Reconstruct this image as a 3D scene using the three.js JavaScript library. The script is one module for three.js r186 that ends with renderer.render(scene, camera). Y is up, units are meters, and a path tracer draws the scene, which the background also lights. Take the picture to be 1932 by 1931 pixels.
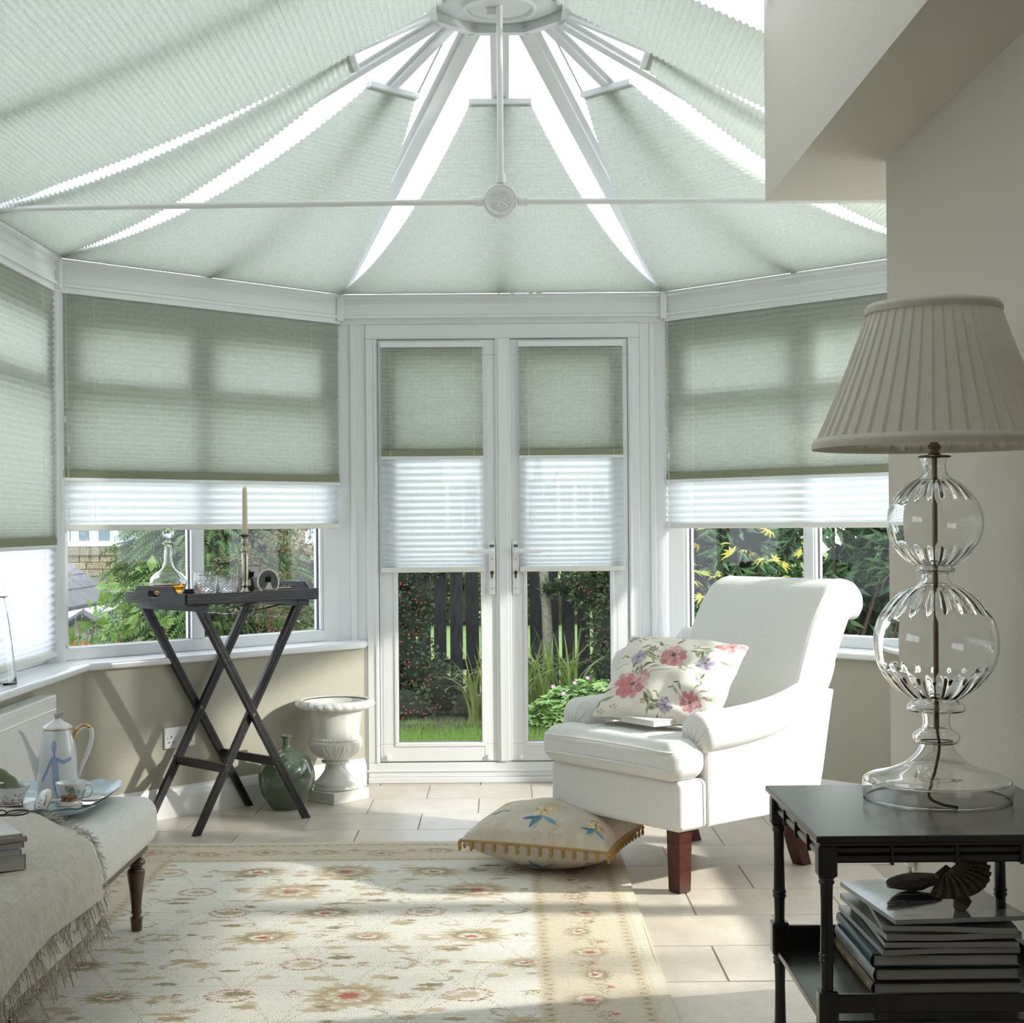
import * as THREE from 'three';
import { mergeGeometries } from 'three/addons/utils/BufferGeometryUtils.js';
import { RoundedBoxGeometry } from 'three/addons/geometries/RoundedBoxGeometry.js';

// ---------------------------------------------------------------- camera, sky, key light, exposure
const scene = new THREE.Scene();
const EYE = 1.19, BACK = 6.95;                                    // eye height; distance from the door plane (z = 0)
const camera = new THREE.PerspectiveCamera(2 * Math.atan(965.5 / 2836) * 180 / Math.PI, 1932 / 1931, 0.05, 200);
camera.position.set(0, EYE, BACK);
camera.rotation.z = -0.0082;                                      // the photograph is tilted by half a degree
camera.setViewOffset(1932, 1931, 16, -24.5, 1932, 1931);          // slight lens shift

const renderer = new THREE.WebGLRenderer({ antialias: true });
renderer.toneMapping = THREE.LinearToneMapping;
renderer.toneMappingExposure = 1.0;
renderer.shadowMap.enabled = true;
scene.background = new THREE.Color(0.885, 0.94, 1.065);              // bright, evenly overcast sky
scene.backgroundIntensity = 3.35;

// The hard light comes through the side windows and spreads out: chair, tray table and urn cast shadows that diverge
// from one spot outside. The source is out of view, built as a photographer's lamp on a stand (end of the file).
const LAMP = { x: 4.0, y: 2.35, z: 2.4, aim: [-0.4, 0.35, 1.6] };
const key = new THREE.SpotLight(new THREE.Color(1.0, 0.965, 0.905), 118, 0, 0.62, 0.35, 2);
key.name = 'unseen_studio_lamp_beam';
key.position.set(LAMP.x, LAMP.y, LAMP.z);
key.target.position.set(...LAMP.aim);
key.castShadow = true; key.shadow.mapSize.set(2048, 2048); key.shadow.radius = 2.8;
scene.add(key, key.target);

// ---------------------------------------------------------------- helpers
function rng(seed) { let a = seed >>> 0; return () => { a = (a + 0x6d2b79f5) | 0; let t = Math.imul(a ^ (a >>> 15), 1 | a); t = (t + Math.imul(t ^ (t >>> 7), 61 | t)) ^ t; return ((t ^ (t >>> 14)) >>> 0) / 4294967296; }; }
const V = (x, y, z) => new THREE.Vector3(x, y, z), lerp = THREE.MathUtils.lerp, TAU = Math.PI * 2, clamp = THREE.MathUtils.clamp;
const used = new Map();
function numbered(name) { const n = used.get(name) || 0; used.set(name, n + 1); return n ? name + '_' + String(n).padStart(3, '0') : name; }

function periodicNoise(cells, seed) {                              // value noise that repeats after `cells`
  const r = rng(seed), g = Float32Array.from({ length: cells * cells }, r), s = (t) => t * t * (3 - 2 * t);
  return (x, y) => { x = ((x % 1) + 1) % 1 * cells; y = ((y % 1) + 1) % 1 * cells; const i = Math.floor(x) % cells, j = Math.floor(y) % cells, u = s(x - Math.floor(x)), v = s(y - Math.floor(y)), i1 = (i + 1) % cells, j1 = (j + 1) % cells;
    return lerp(lerp(g[j * cells + i], g[j * cells + i1], u), lerp(g[j1 * cells + i], g[j1 * cells + i1], u), v); };
}
function dataTex(size, metres, fn, srgb = true) {                  // fn(u, v) -> [r, g, b] 0..1; repeats every `metres`
  const d = new Uint8Array(size * size * 4);
  for (let y = 0; y < size; y++) for (let x = 0; x < size; x++) { const c = fn(x / size, y / size), o = (y * size + x) * 4; for (let k = 0; k < 3; k++) d[o + k] = clamp(Math.round((c[k] ?? c[0]) * 255), 0, 255); d[o + 3] = 255; }
  const t = new THREE.DataTexture(d, size, size); t.wrapS = t.wrapT = THREE.RepeatWrapping; t.magFilter = THREE.LinearFilter; t.minFilter = THREE.LinearMipmapLinearFilter; t.generateMipmaps = true;
  t.repeat.set(1 / metres, 1 / metres); if (srgb) t.colorSpace = THREE.SRGBColorSpace; t.needsUpdate = true; return t;
}
function canvasTex(w, h, draw) { const c = document.createElement('canvas'); c.width = w; c.height = h; draw(c.getContext('2d'), w, h); const t = new THREE.CanvasTexture(c); t.colorSpace = THREE.SRGBColorSpace; t.anisotropy = 8; return t; }
function mat(color, rough, more = {}) {
  const { metre, ...rest } = more, phys = ['transmission', 'clearcoat', 'sheen', 'ior', 'specularIntensity', 'thickness'].some((k) => k in rest);
  const m = new (phys ? THREE.MeshPhysicalMaterial : THREE.MeshStandardMaterial)({ roughness: rough, side: THREE.DoubleSide, ...rest });
  Array.isArray(color) ? m.color.setRGB(...color) : m.color.set(color);
  if (metre || ['map', 'bumpMap', 'roughnessMap'].some((k) => m[k] && m[k].isDataTexture)) m.userData.metre = true;
  return m;
}
function plain(g) { g = g.index ? g.toNonIndexed() : g; for (const k of Object.keys(g.attributes)) if (!['position', 'normal', 'uv'].includes(k)) g.deleteAttribute(k); if (!g.attributes.normal) g.computeVertexNormals(); if (!g.attributes.uv) g.setAttribute('uv', new THREE.BufferAttribute(new Float32Array(g.attributes.position.count * 2), 2)); return g; }
function metreUV(g) {                                              // uv in metres, by the way each triangle faces
  const p = g.attributes.position, uv = g.attributes.uv, a = V(), b = V(), c = V(), n = V();
  for (let i = 0; i < p.count; i += 3) { a.fromBufferAttribute(p, i); b.fromBufferAttribute(p, i + 1); c.fromBufferAttribute(p, i + 2); n.subVectors(b, a).cross(c.clone().sub(a)); const x = Math.abs(n.x), y = Math.abs(n.y), z = Math.abs(n.z);
    [a, b, c].forEach((q, k) => (x >= y && x >= z ? uv.setXY(i + k, q.z, q.y) : y >= z ? uv.setXY(i + k, q.x, q.z) : uv.setXY(i + k, q.x, q.y))); }
  return g;
}
function merge(list) { list = [].concat(list).map(plain); return list.length > 1 ? mergeGeometries(list, false) : list[0]; }
function mesh(name, geos, material, parent) {
  let g = merge(geos); if (material.userData.metre && !g.userData.ownUV) g = metreUV(g);
  const m = new THREE.Mesh(g, material); m.name = name; if (parent) parent.add(m); return m;
}
function each(name, geos, material, parent) { return geos.map((g) => mesh(name, g, material, parent)); }
function thing(name, label, category, pos = [0, 0, 0], turn = 0, group) { const o = new THREE.Group(); o.name = numbered(name); o.position.set(...pos); o.rotation.y = turn; o.userData = { label, category }; if (group) o.userData.group = group; scene.add(o); return o; }
function struct(name, label, category, pos = [0, 0, 0], turn = 0) { const o = thing(name, label, category, pos, turn); o.userData.kind = 'structure'; return o; }
function single(name, label, category, geos, material, kind, group) { const m = mesh(numbered(name), geos, material, scene); m.userData = { label, category }; if (kind) m.userData.kind = kind; if (group) m.userData.group = group; return m; }
function stuff(m, label) { m.userData.kind = 'stuff'; if (label) m.userData.label = label; return m; }

const box = (w, h, d, x = 0, y = 0, z = 0) => new THREE.BoxGeometry(w, h, d).translate(x, y, z);
const span = (x0, x1, y0, y1, z0, z1) => box(x1 - x0, y1 - y0, z1 - z0, (x0 + x1) / 2, (y0 + y1) / 2, (z0 + z1) / 2);
const rbox = (w, h, d, r, x = 0, y = 0, z = 0, s = 2) => new RoundedBoxGeometry(w, h, d, s, r).translate(x, y, z);
const rspan = (x0, x1, y0, y1, z0, z1, r = 0.004) => rbox(x1 - x0, y1 - y0, z1 - z0, r, (x0 + x1) / 2, (y0 + y1) / 2, (z0 + z1) / 2);
const cyl = (r0, r1, h, x = 0, y = 0, z = 0, s = 24) => new THREE.CylinderGeometry(r1, r0, h, s).translate(x, y, z);
const ball = (r, x = 0, y = 0, z = 0, s = 16) => new THREE.SphereGeometry(r, s, Math.ceil(s * 0.7)).translate(x, y, z);
function beam(a, b, w, h, lift = 0) {                              // a bar from a to b, underside on that line
  const d = b.clone().sub(a), l = d.length(), f = d.normalize(), s = V(0, 1, 0).cross(f).normalize(), u = f.clone().cross(s);
  return box(w, h, l, 0, h / 2 + lift, l / 2).applyMatrix4(new THREE.Matrix4().makeBasis(s, u, f).setPosition(a));
}
function tube(pts, r, seg = 24, rad = 8, closed = false) { return new THREE.TubeGeometry(new THREE.CatmullRomCurve3(pts, closed), seg, r, rad, closed); }
function prism(plan, y0, y1) {                                     // plan: [x, z] corners
  const s = new THREE.Shape(plan.map(([x, z]) => new THREE.Vector2(x, -z)));
  return new THREE.ExtrudeGeometry(s, { depth: y1 - y0, bevelEnabled: false }).rotateX(-Math.PI / 2).translate(0, y0, 0);
}
function poly(pts) {                                               // flat convex polygon
  const g = new THREE.BufferGeometry(), p = []; for (let i = 1; i < pts.length - 1; i++) for (const q of [pts[0], pts[i], pts[i + 1]]) p.push(q.x, q.y, q.z);
  g.setAttribute('position', new THREE.Float32BufferAttribute(p, 3)); g.computeVertexNormals(); return g;
}
function lathe(prof, seg = 40, mod) {                              // prof: [r, y]; mod(i, phi) scales the radius
  const n = prof.length, pos = [], uv = [], idx = [];
  for (let j = 0; j <= seg; j++) for (let i = 0; i < n; i++) { const a = j / seg * TAU, k = mod ? mod(i / (n - 1), a, prof[i]) : 1, r = prof[i][0] * k; pos.push(r * Math.sin(a), prof[i][1], r * Math.cos(a)); uv.push(j / seg, i / (n - 1)); }
  for (let j = 0; j < seg; j++) for (let i = 0; i < n - 1; i++) { const a = j * n + i, b = a + n; idx.push(a, b, a + 1, b, b + 1, a + 1); }
  const g = new THREE.BufferGeometry(); g.setAttribute('position', new THREE.Float32BufferAttribute(pos, 3)); g.setAttribute('uv', new THREE.Float32BufferAttribute(uv, 2)); g.setIndex(idx); g.computeVertexNormals();
  const nm = g.attributes.normal; for (let i = 0; i < n; i++) { const q = V().fromBufferAttribute(nm, i).add(V().fromBufferAttribute(nm, seg * n + i)).normalize(); nm.setXYZ(i, q.x, q.y, q.z); nm.setXYZ(seg * n + i, q.x, q.y, q.z); }
  return g;
}
function smoothProfile(pts, n = 40) { const c = new THREE.SplineCurve(pts.map(([a, b]) => new THREE.Vector2(a, b))); return c.getPoints(n).map((p) => [Math.max(0, p.x), p.y]); }
function sweep(pts, radii, seg = 28, rad = 14, squash = 1) {       // round tube of changing thickness with rounded ends
  const c = new THREE.CatmullRomCurve3(pts), fr = c.computeFrenetFrames(seg, false), pos = [], idx = [], uv = [];
  const ring = (p, N, B, r, v) => { for (let j = 0; j <= rad; j++) { const a = j / rad * TAU, q = p.clone().addScaledVector(N, Math.cos(a) * r).addScaledVector(B, Math.sin(a) * r * squash); pos.push(q.x, q.y, q.z); uv.push(j / rad, v); } };
  const R = (t) => { const k = t * (radii.length - 1), i = Math.min(Math.floor(k), radii.length - 2); return lerp(radii[i], radii[i + 1], k - i); };
  const T0 = c.getTangentAt(0), T1 = c.getTangentAt(1); let rings = 0;
  for (const q of [1, 0.85, 0.5]) { ring(c.getPointAt(0).addScaledVector(T0, -R(0) * q * 0.5), fr.normals[0], fr.binormals[0], R(0) * Math.sqrt(Math.max(1 - q * q, 0)), 0); rings++; }
  for (let i = 0; i <= seg; i++) { ring(c.getPointAt(i / seg), fr.normals[i], fr.binormals[i], R(i / seg), i / seg); rings++; }
  for (const q of [0.5, 0.85, 1]) { ring(c.getPointAt(1).addScaledVector(T1, R(1) * q * 0.5), fr.normals[seg], fr.binormals[seg], R(1) * Math.sqrt(Math.max(1 - q * q, 0)), 1); rings++; }
  for (let i = 0; i < rings - 1; i++) for (let j = 0; j < rad; j++) { const a = i * (rad + 1) + j, b = a + rad + 1; idx.push(a, a + 1, b, b, a + 1, b + 1); }
  const g = new THREE.BufferGeometry(); g.setAttribute('position', new THREE.Float32BufferAttribute(pos, 3)); g.setAttribute('uv', new THREE.Float32BufferAttribute(uv, 2)); g.setIndex(idx); g.computeVertexNormals(); return g;
}
function gridSurface(nu, nv, fn, closedU = false) {                // fn(u, v) -> Vector3
  const pos = [], uv = [], idx = []; for (let j = 0; j <= nv; j++) for (let i = 0; i <= nu; i++) { const p = fn(i / nu, j / nv); pos.push(p.x, p.y, p.z); uv.push(i / nu, j / nv); }
  for (let j = 0; j < nv; j++) for (let i = 0; i < nu; i++) { const a = j * (nu + 1) + i, b = a + nu + 1; idx.push(a, a + 1, b, b, a + 1, b + 1); }
  const g = new THREE.BufferGeometry(); g.setAttribute('position', new THREE.Float32BufferAttribute(pos, 3)); g.setAttribute('uv', new THREE.Float32BufferAttribute(uv, 2)); g.setIndex(idx); g.computeVertexNormals(); return g;
}
function pillow(w, h, t, n = 36, wob = 0.006, seed = 1) {          // two puffed faces sewn at the rim, in the x-y plane
  const ns = periodicNoise(7, seed), face = (s) => gridSurface(n, n, (a, b) => { const u = a * 2 - 1, v = b * 2 - 1, e = Math.max(1 - u * u, 0) * Math.max(1 - v * v, 0); const pinch = 0.055;
    const k = Math.pow(e, 0.42); return V(w / 2 * u * (1 - pinch * (1 - v * v)), h / 2 * v * (1 - pinch * (1 - u * u)), s * (t / 2 * k + wob * k * (ns(a + 0.3 * s, b) - 0.5) * 4)); });
  const f = face(1), b = face(-1); const ix = b.index.array; for (let i = 0; i < ix.length; i += 3) { const q = ix[i]; ix[i] = ix[i + 1]; ix[i + 1] = q; } b.computeVertexNormals(); return [f, b];
}
function extrudeProfile(shape, width, bevel, seg = 3) {            // shape drawn in (forward, up); result is `width` wide along x, centred
  const g = new THREE.ExtrudeGeometry(shape, { depth: width - 2 * bevel, bevelEnabled: bevel > 0, bevelThickness: bevel, bevelSize: bevel, bevelOffset: -bevel, bevelSegments: seg, curveSegments: 24 });
  return g.rotateY(-Math.PI / 2).translate(width / 2 - bevel, 0, 0);
}
function splineShape(pts, n = 60, closed = true) { const c = new THREE.CatmullRomCurve3(pts.map(([a, b]) => V(a, b, 0)), closed, 'centripetal'); return new THREE.Shape(c.getPoints(n).map((p) => new THREE.Vector2(p.x, p.y))); }

// ---------------------------------------------------------------- materials
const n8 = periodicNoise(8, 11), n24 = periodicNoise(24, 12), n64 = periodicNoise(64, 13), n128 = periodicNoise(128, 14);
const grain = (u, v) => 0.5 * n8(u, v) + 0.3 * n24(u, v) + 0.2 * n64(u, v);
const paintBump = dataTex(256, 0.5, (u, v) => { const k = 0.6 * n64(u, v) + 0.4 * n128(u, v); return [k, k, k]; }, false);
const linenTex = (lo) => dataTex(256, 0.14, (u, v) => { const a = n128(u, v * 0.12), b = n128(u * 0.12 + 0.3, v), c = lo + (1 - lo) * (0.5 * a + 0.5 * b); return [c, c, c]; });
const linen = linenTex(0.84);
const weaveBump = dataTex(256, 0.06, (u, v) => { const k = 0.5 + 0.25 * Math.sin(u * TAU * 40) * Math.sin(v * TAU * 40) + 0.25 * n128(u, v); return [k, k, k]; }, false);
const M = {
  upvc: mat([0.80, 0.815, 0.815], 0.28),
  upvcSill: mat([0.82, 0.83, 0.83], 0.22),
  gasket: mat([0.02, 0.022, 0.025], 0.5),
  sage: mat([0.43, 0.41, 0.325], 0.75, { bumpMap: paintBump, bumpScale: 0.0006 }),
  cream: mat([0.61, 0.565, 0.475], 0.8, { bumpMap: paintBump, bumpScale: 0.0006 }),
  ceilingPaint: mat([0.70, 0.68, 0.62], 0.85),
  skirting: mat([0.82, 0.82, 0.80], 0.3),
  pane: mat([0.97, 0.985, 0.98], 0.0, { transmission: 1, thickness: 0, ior: 1.5 }),
  paneEdge: mat([0.05, 0.16, 0.14], 0.2),
  sageBlind: mat([0.745, 0.775, 0.685], 1, { transmission: 0.51, thickness: 0, map: linen, specularIntensity: 0.2 }),
  lining: mat([0.95, 0.965, 0.965], 1, { transmission: 0.80, thickness: 0, specularIntensity: 0.2 }),
  sageRail: mat([0.30, 0.31, 0.19], 0.8, { map: linen }),
  sheer: mat([0.93, 0.95, 0.965], 0.96, { transmission: 0.60, thickness: 0, map: linenTex(0.93), specularIntensity: 0.2 }),
  creamRail: mat([0.80, 0.79, 0.72], 0.6),
  whitePlastic: mat([0.86, 0.86, 0.85], 0.3),
  brass: mat([0.42, 0.34, 0.16], 0.3, { metalness: 1 }),
  brassDark: mat([0.20, 0.16, 0.085], 0.35, { metalness: 1 }),
  steel: mat([0.45, 0.44, 0.42], 0.28, { metalness: 1 }),
  black: mat([0.016, 0.014, 0.0135], 0.32),
  socketHole: mat([0.01, 0.01, 0.01], 0.8),
};

// ================================================================ THE CONSERVATORY
// Plan: a door facet on z = 0, a window facet at 45 degrees on each side, then straight side walls.
const HX = 0.755, WX = 1.77, WZ = WX - HX, NEAR = 4.62, FL = WZ * Math.SQRT2;      // corner half-widths, corner depth, end of the side walls, facet length
const SILL = 0.66, HEAD = 2.145, EAVE = 2.25, PITCH = 0.428;
const PIER = 1.0, PIERZ = 3.05, SOFFIT = 2.123, BULKX = 0.767, BULKZ = 2.59;        // the house wall beside the opening
const facets = {                                                   // origin, turn and length; local x runs along the facet, local z points into the room
  left: { o: [-WX, NEAR], turn: Math.PI / 2, L: NEAR - WZ }, leftBay: { o: [-WX, WZ], turn: Math.PI / 4, L: FL },
  door: { o: [-HX, 0], turn: 0, L: 2 * HX }, rightBay: { o: [HX, 0], turn: -Math.PI / 4, L: FL }, right: { o: [WX, WZ], turn: -Math.PI / 2, L: PIERZ - WZ },
};
const place = (g, f) => { g.position.set(f.o[0], 0, f.o[1]); g.rotation.y = f.turn; return g; };

// ---- floor: stone tiles in half-bond courses on a bed of grout
{
  const fl = struct('floor', 'beige stone tiles laid in half-bond courses', 'floor');
  mesh('grout_bed', span(-3.2, 1.9, -0.12, -0.004, -0.09, 9.2), mat([0.40, 0.35, 0.28], 0.9, { bumpMap: paintBump, bumpScale: 0.001 }), fl);
  const tones = [[0.660, 0.600, 0.515], [0.640, 0.580, 0.495], [0.675, 0.620, 0.538], [0.625, 0.572, 0.488]], mats = tones.map((t, k) => {
    const a = periodicNoise(5, 40 + k), b = periodicNoise(19, 50 + k), c = periodicNoise(90, 60 + k);
    return mat(t, 0.3, { map: dataTex(256, 0.8, (u, v) => { const s = 0.89 + 0.045 * a(u, v) + 0.05 * b(u, v * 0.6) + 0.05 * (c(u, v) - 0.5); return [s, s * 0.99, s * 0.975]; }) });
  });
  const r = rng(5), L = 0.46, C = 0.3296;
  for (let row = -1; row < 19; row++) {
    const z0 = Math.max(0.085 + (row - 1) * C, -0.09), z1 = 0.085 + row * C; if (z1 - z0 < 0.02) continue;
    const off = (row & 1) ? -0.345 : -0.575;
    for (let k = -6; k < 4; k++) { const x0 = off + k * L, x1 = x0 + L; if (x1 < -2.2 || x0 > 1.78 || (z0 > 4.7 && (x0 > 1.1 || x1 < -2.1))) continue;
      const g = rspan(Math.max(x0, -3.1) + 0.0022, Math.min(x1, 1.84) - 0.0022, -0.012, 0, z0 + 0.0022, z1 - 0.0022, 0.0016);
      const t = mesh('tile', g, mats[Math.floor(r() * 4)], fl); t.position.y = (r() - 0.5) * 0.0006; }
  }
}

// ---- dwarf walls, window boards, skirting
const bayLine = (o) => -HX + o * Math.SQRT2;                        // x + z on the left bay at inward offset o
const cornerAt = (o) => [-WX + o, bayLine(o) + WX - o];
const mir = (pts) => pts.map(([x, z]) => [-x, z]).reverse();
const WO = 0.115, endX = -0.648;
const bayWall = [[endX, bayLine(WO) - endX], cornerAt(WO), cornerAt(-0.2), [bayLine(-0.2) + 0.085, -0.085], [-HX - 0.012, -0.085], [-HX - 0.012, 0.002], [endX, 0.002]];
const wallLabel = (w) => 'low sage painted wall under the ' + w;
single('wall_back_left', wallLabel('garden window behind the tray stand'), 'wall', prism(bayWall, 0, SILL - 0.022), M.sage, 'structure');
single('wall_back_right', wallLabel('garden window behind the armchair'), 'wall', prism(mir(bayWall), 0, SILL - 0.022), M.sage, 'structure');
single('wall_left', wallLabel('blinds above the radiator'), 'wall', prism([cornerAt(WO), [-WX + WO, NEAR], [-WX - 0.2, NEAR], cornerAt(-0.2)], 0, SILL - 0.022), M.sage, 'structure');
single('wall_right', wallLabel('side window the hard light falls through'), 'wall', prism([[WX - WO, PIERZ], [-cornerAt(WO)[0], cornerAt(WO)[1]], [-cornerAt(-0.2)[0], cornerAt(-0.2)[1]], [WX + 0.2, PIERZ]], 0, SILL - 0.022), M.sage, 'structure');
function boardGeo(plan) {                                           // window board with a rounded front
  const s = new THREE.Shape(plan.map(([x, z]) => new THREE.Vector2(x, -z)));
  return new THREE.ExtrudeGeometry(s, { depth: 0.008, bevelEnabled: true, bevelThickness: 0.011, bevelSize: 0.011, bevelOffset: -0.011, bevelSegments: 4 }).rotateX(-Math.PI / 2).translate(0, SILL - 0.019, 0);
}
const SO = 0.15, bayBoard = [[-0.632, bayLine(SO) + 0.632], cornerAt(SO), cornerAt(-0.12), [bayLine(-0.12) + 0.02, -0.02], [-HX - 0.006, 0.003], [-0.632, 0.003]];
const boards = [
  ['trim_1', 'white window board under the garden window behind the tray stand', bayBoard], ['trim_2', 'white window board under the garden window behind the armchair', mir(bayBoard)],
  ['trim_3', 'white window board over the radiator', [cornerAt(SO), [-WX + SO, NEAR], [-WX - 0.12, NEAR], cornerAt(-0.12)].map(([x, z], i) => (i === 0 || i === 3 ? [x, z + 0.002] : [x, z]))],
  ['trim_4', 'white window board under the side window beside the house wall', mir([cornerAt(SO), [-WX + SO, PIERZ], [-WX - 0.12, PIERZ], cornerAt(-0.12)])],
];
for (const [n, l, p] of boards) single(n, l, 'window sill', boardGeo(p), M.upvcSill, 'structure');
function skirt(pts) {                                               // pts: two [x, z] points on the wall face, room on the right of the run
  const [a, b] = pts.map(([x, z]) => V(x, 0, z)), d = b.clone().sub(a), l = d.length(), f = d.normalize(), s = V(f.z, 0, -f.x);
  const sh = new THREE.Shape([[0, 0], [0.018, 0], [0.018, 0.085], [0.0145, 0.098], [0.0115, 0.103], [0.008, 0.116], [0.004, 0.122], [0, 0.124]].map(([x, y]) => new THREE.Vector2(-x, y)));
  return new THREE.ExtrudeGeometry(sh, { depth: l, bevelEnabled: false }).applyMatrix4(new THREE.Matrix4().makeBasis(s, V(0, 1, 0), f).setPosition(a));
}
const inner = [endX, bayLine(WO) - endX], cw = cornerAt(WO);
single('baseboard_back_left', 'white moulded skirting board behind the tray stand and urn', 'skirting board', skirt([cw, inner]), M.skirting, 'structure');
single('baseboard_left', 'white moulded skirting board under the radiator', 'skirting board', skirt([[-WX + WO, NEAR], cw]), M.skirting, 'structure');
single('baseboard_back_right', 'white moulded skirting board behind the armchair', 'skirting board', skirt([[-inner[0], inner[1]], [-cw[0], cw[1]]]), M.skirting, 'structure');
single('baseboard_right', 'white moulded skirting board on the wall beside the lamp table', 'skirting board', skirt([[PIER, PIERZ], [PIER, 8.9]]), M.skirting, 'structure');

// ---- house wall beside the opening and the dropped beam above it; the room the camera stands in
single('wall_house', 'cream plastered house wall behind the glass table lamp', 'wall', [span(PIER, PIER + 0.9, 0, SOFFIT, PIERZ, 9.0)], M.cream, 'structure');
single('ceiling_bulkhead', 'cream plastered box beam hanging over the lamp table', 'ceiling beam', [span(BULKX, PIER + 0.9, SOFFIT, 3.4, BULKZ, 9.0)], M.cream, 'structure');
single('wall_near', 'cream back wall of the room behind the camera', 'wall', span(-3.0, PIER, 0, 2.6, 8.9, 9.1), M.cream, 'structure');
single('wall_near_left', 'cream side wall of the room behind the camera', 'wall', [span(-3.1, -2.9, 0, 2.6, NEAR, 5.4), span(-3.1, -2.9, 0, 2.6, 7.9, 9.0), span(-3.1, -2.9, 0, 1.25, 5.4, 7.9), span(-3.1, -2.9, 2.3, 2.6, 5.4, 7.9)], M.cream, 'structure');
{                                                                   // out-of-view window, placed to light the lamp shade and the bench from the side
  const w = struct('window_5', 'unseen wide white window behind the camera, placed to light the lamp shade and bench', 'window', [-3.0, 0, 5.4], -Math.PI / 2); const L = 2.5;
  mesh('frame', [rspan(0, L, 1.25, 1.32, -0.05, 0.05), rspan(0, L, 2.23, 2.3, -0.05, 0.05), rspan(0, 0.07, 1.32, 2.23, -0.05, 0.05), rspan(L - 0.07, L, 1.32, 2.23, -0.05, 0.05)], M.upvc, w); for (const x of [L / 2]) mesh('mullion', rspan(x - 0.035, x + 0.035, 1.32, 2.23, -0.05, 0.05), M.upvc, w);
  for (let k = 0; k < 2; k++) mesh('pane', poly([V(k * L / 2 + 0.03, 1.32, 0), V((k + 1) * L / 2 - 0.03, 1.32, 0), V((k + 1) * L / 2 - 0.03, 2.23, 0), V(k * L / 2 + 0.03, 2.23, 0)]), M.pane, w);
}
single('wall_near_return', 'cream house wall at the end of the window row', 'wall', span(-3.1, -WX + 0.14, 0, 2.6, NEAR, NEAR + 0.2), M.cream, 'structure');
single('wall_gable', 'cream house wall over the room opening', 'wall', span(-2.2, BULKX, 2.5, 3.5, NEAR, NEAR + 0.2), M.cream, 'structure');
single('ceiling', 'plain painted ceiling of the room behind the camera', 'ceiling', span(-3.1, BULKX, 2.45, 2.6, NEAR + 0.2, 9.1), M.ceilingPaint, 'structure');

// ---- windows
function windowUnit(name, label, f, panes, transom, z = [-0.10, -0.03]) {
  const w = place(struct(name, label, 'window'), f), [z0, z1] = z, B = 0.05, x0 = -0.03, x1 = f.L + 0.03, zm = (z0 + z1) / 2;
  mesh('frame', [rspan(x0, x1, SILL, SILL + 0.05, z0, z1), rspan(x0, x1, HEAD - 0.1, HEAD + 0.02, z0, z1), rspan(x0, panes[0][0] - 0.02, SILL + 0.05, HEAD - 0.1, z0, z1), rspan(panes[panes.length - 1][1] + 0.02, x1, SILL + 0.05, HEAD - 0.1, z0, z1)], M.upvc, w);
  panes.forEach(([a, b], i) => {
    if (i) mesh('mullion', rspan(panes[i - 1][1] + 0.012, a - 0.012, SILL + 0.05, HEAD - 0.1, z0, z1 - 0.004), M.upvc, w);
    for (const [y0, y1, op] of [[SILL + 0.052, transom, 0], [transom + 0.035, HEAD - 0.11, 1]]) {
      const q = op ? 0.055 : 0.018;
      mesh(op ? 'opening_light' : 'glazing_bead', [rspan(a - 0.02, b + 0.02, y0 - 0.018, y0 + q - 0.018, z0 + 0.012, z1 - 0.008 + op * 0.012), rspan(a - 0.02, b + 0.02, y1 - q + 0.018, y1 + 0.018, z0 + 0.012, z1 - 0.008 + op * 0.012), rspan(a - 0.02, a - 0.02 + q, y0 + q - 0.018, y1 - q + 0.018, z0 + 0.012, z1 - 0.008 + op * 0.012), rspan(b + 0.02 - q, b + 0.02, y0 + q - 0.018, y1 - q + 0.018, z0 + 0.012, z1 - 0.008 + op * 0.012)], M.upvc, w);
      mesh('pane', poly([V(a - 0.01, y0, zm), V(b + 0.01, y0, zm), V(b + 0.01, y1, zm), V(a - 0.01, y1, zm)]), M.pane, w);
      mesh('gasket', [span(a - 0.003, a + 0.001, y0, y1, zm, zm + 0.012), span(b - 0.001, b + 0.003, y0, y1, zm, zm + 0.012), span(a, b, y0 - 0.003, y0 + 0.001, zm, zm + 0.01)], M.gasket, w);
      if (op) mesh('window_handle', [rspan((a + b) / 2 - 0.015, (a + b) / 2 + 0.015, y0 + 0.0, y0 + 0.03, z1, z1 + 0.014), rspan((a + b) / 2 - 0.055, (a + b) / 2 + 0.012, y0 + 0.012, y0 + 0.03, z1 + 0.012, z1 + 0.022)], M.whitePlastic, w);
    }
    mesh('transom', rspan(a - 0.012, b + 0.012, transom, transom + 0.05, z0, z1), M.upvc, w);
  });
  return w;
}
const bayPanes = [[0.078, 0.652], [0.721, 1.345]];
windowUnit('window_1', 'white two-light garden window behind the tray stand', facets.leftBay, bayPanes, 1.72);
windowUnit('window_2', 'white two-light garden window behind the armchair', facets.rightBay, bayPanes.map(([a, b]) => [FL - b, FL - a]).reverse(), 1.72);
{
  const run = (L, n) => Array.from({ length: n }, (_, k) => [0.075 + k * (L - 0.075) / n, (k + 1) * (L - 0.075) / n]);
  windowUnit('window_3', 'row of white windows behind closed blinds over the radiator', facets.left, run(facets.left.L, 4), 1.72);
  windowUnit('window_4', 'white side window between armchair and house wall', facets.right, run(facets.right.L, 3), 1.72);
}
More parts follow.
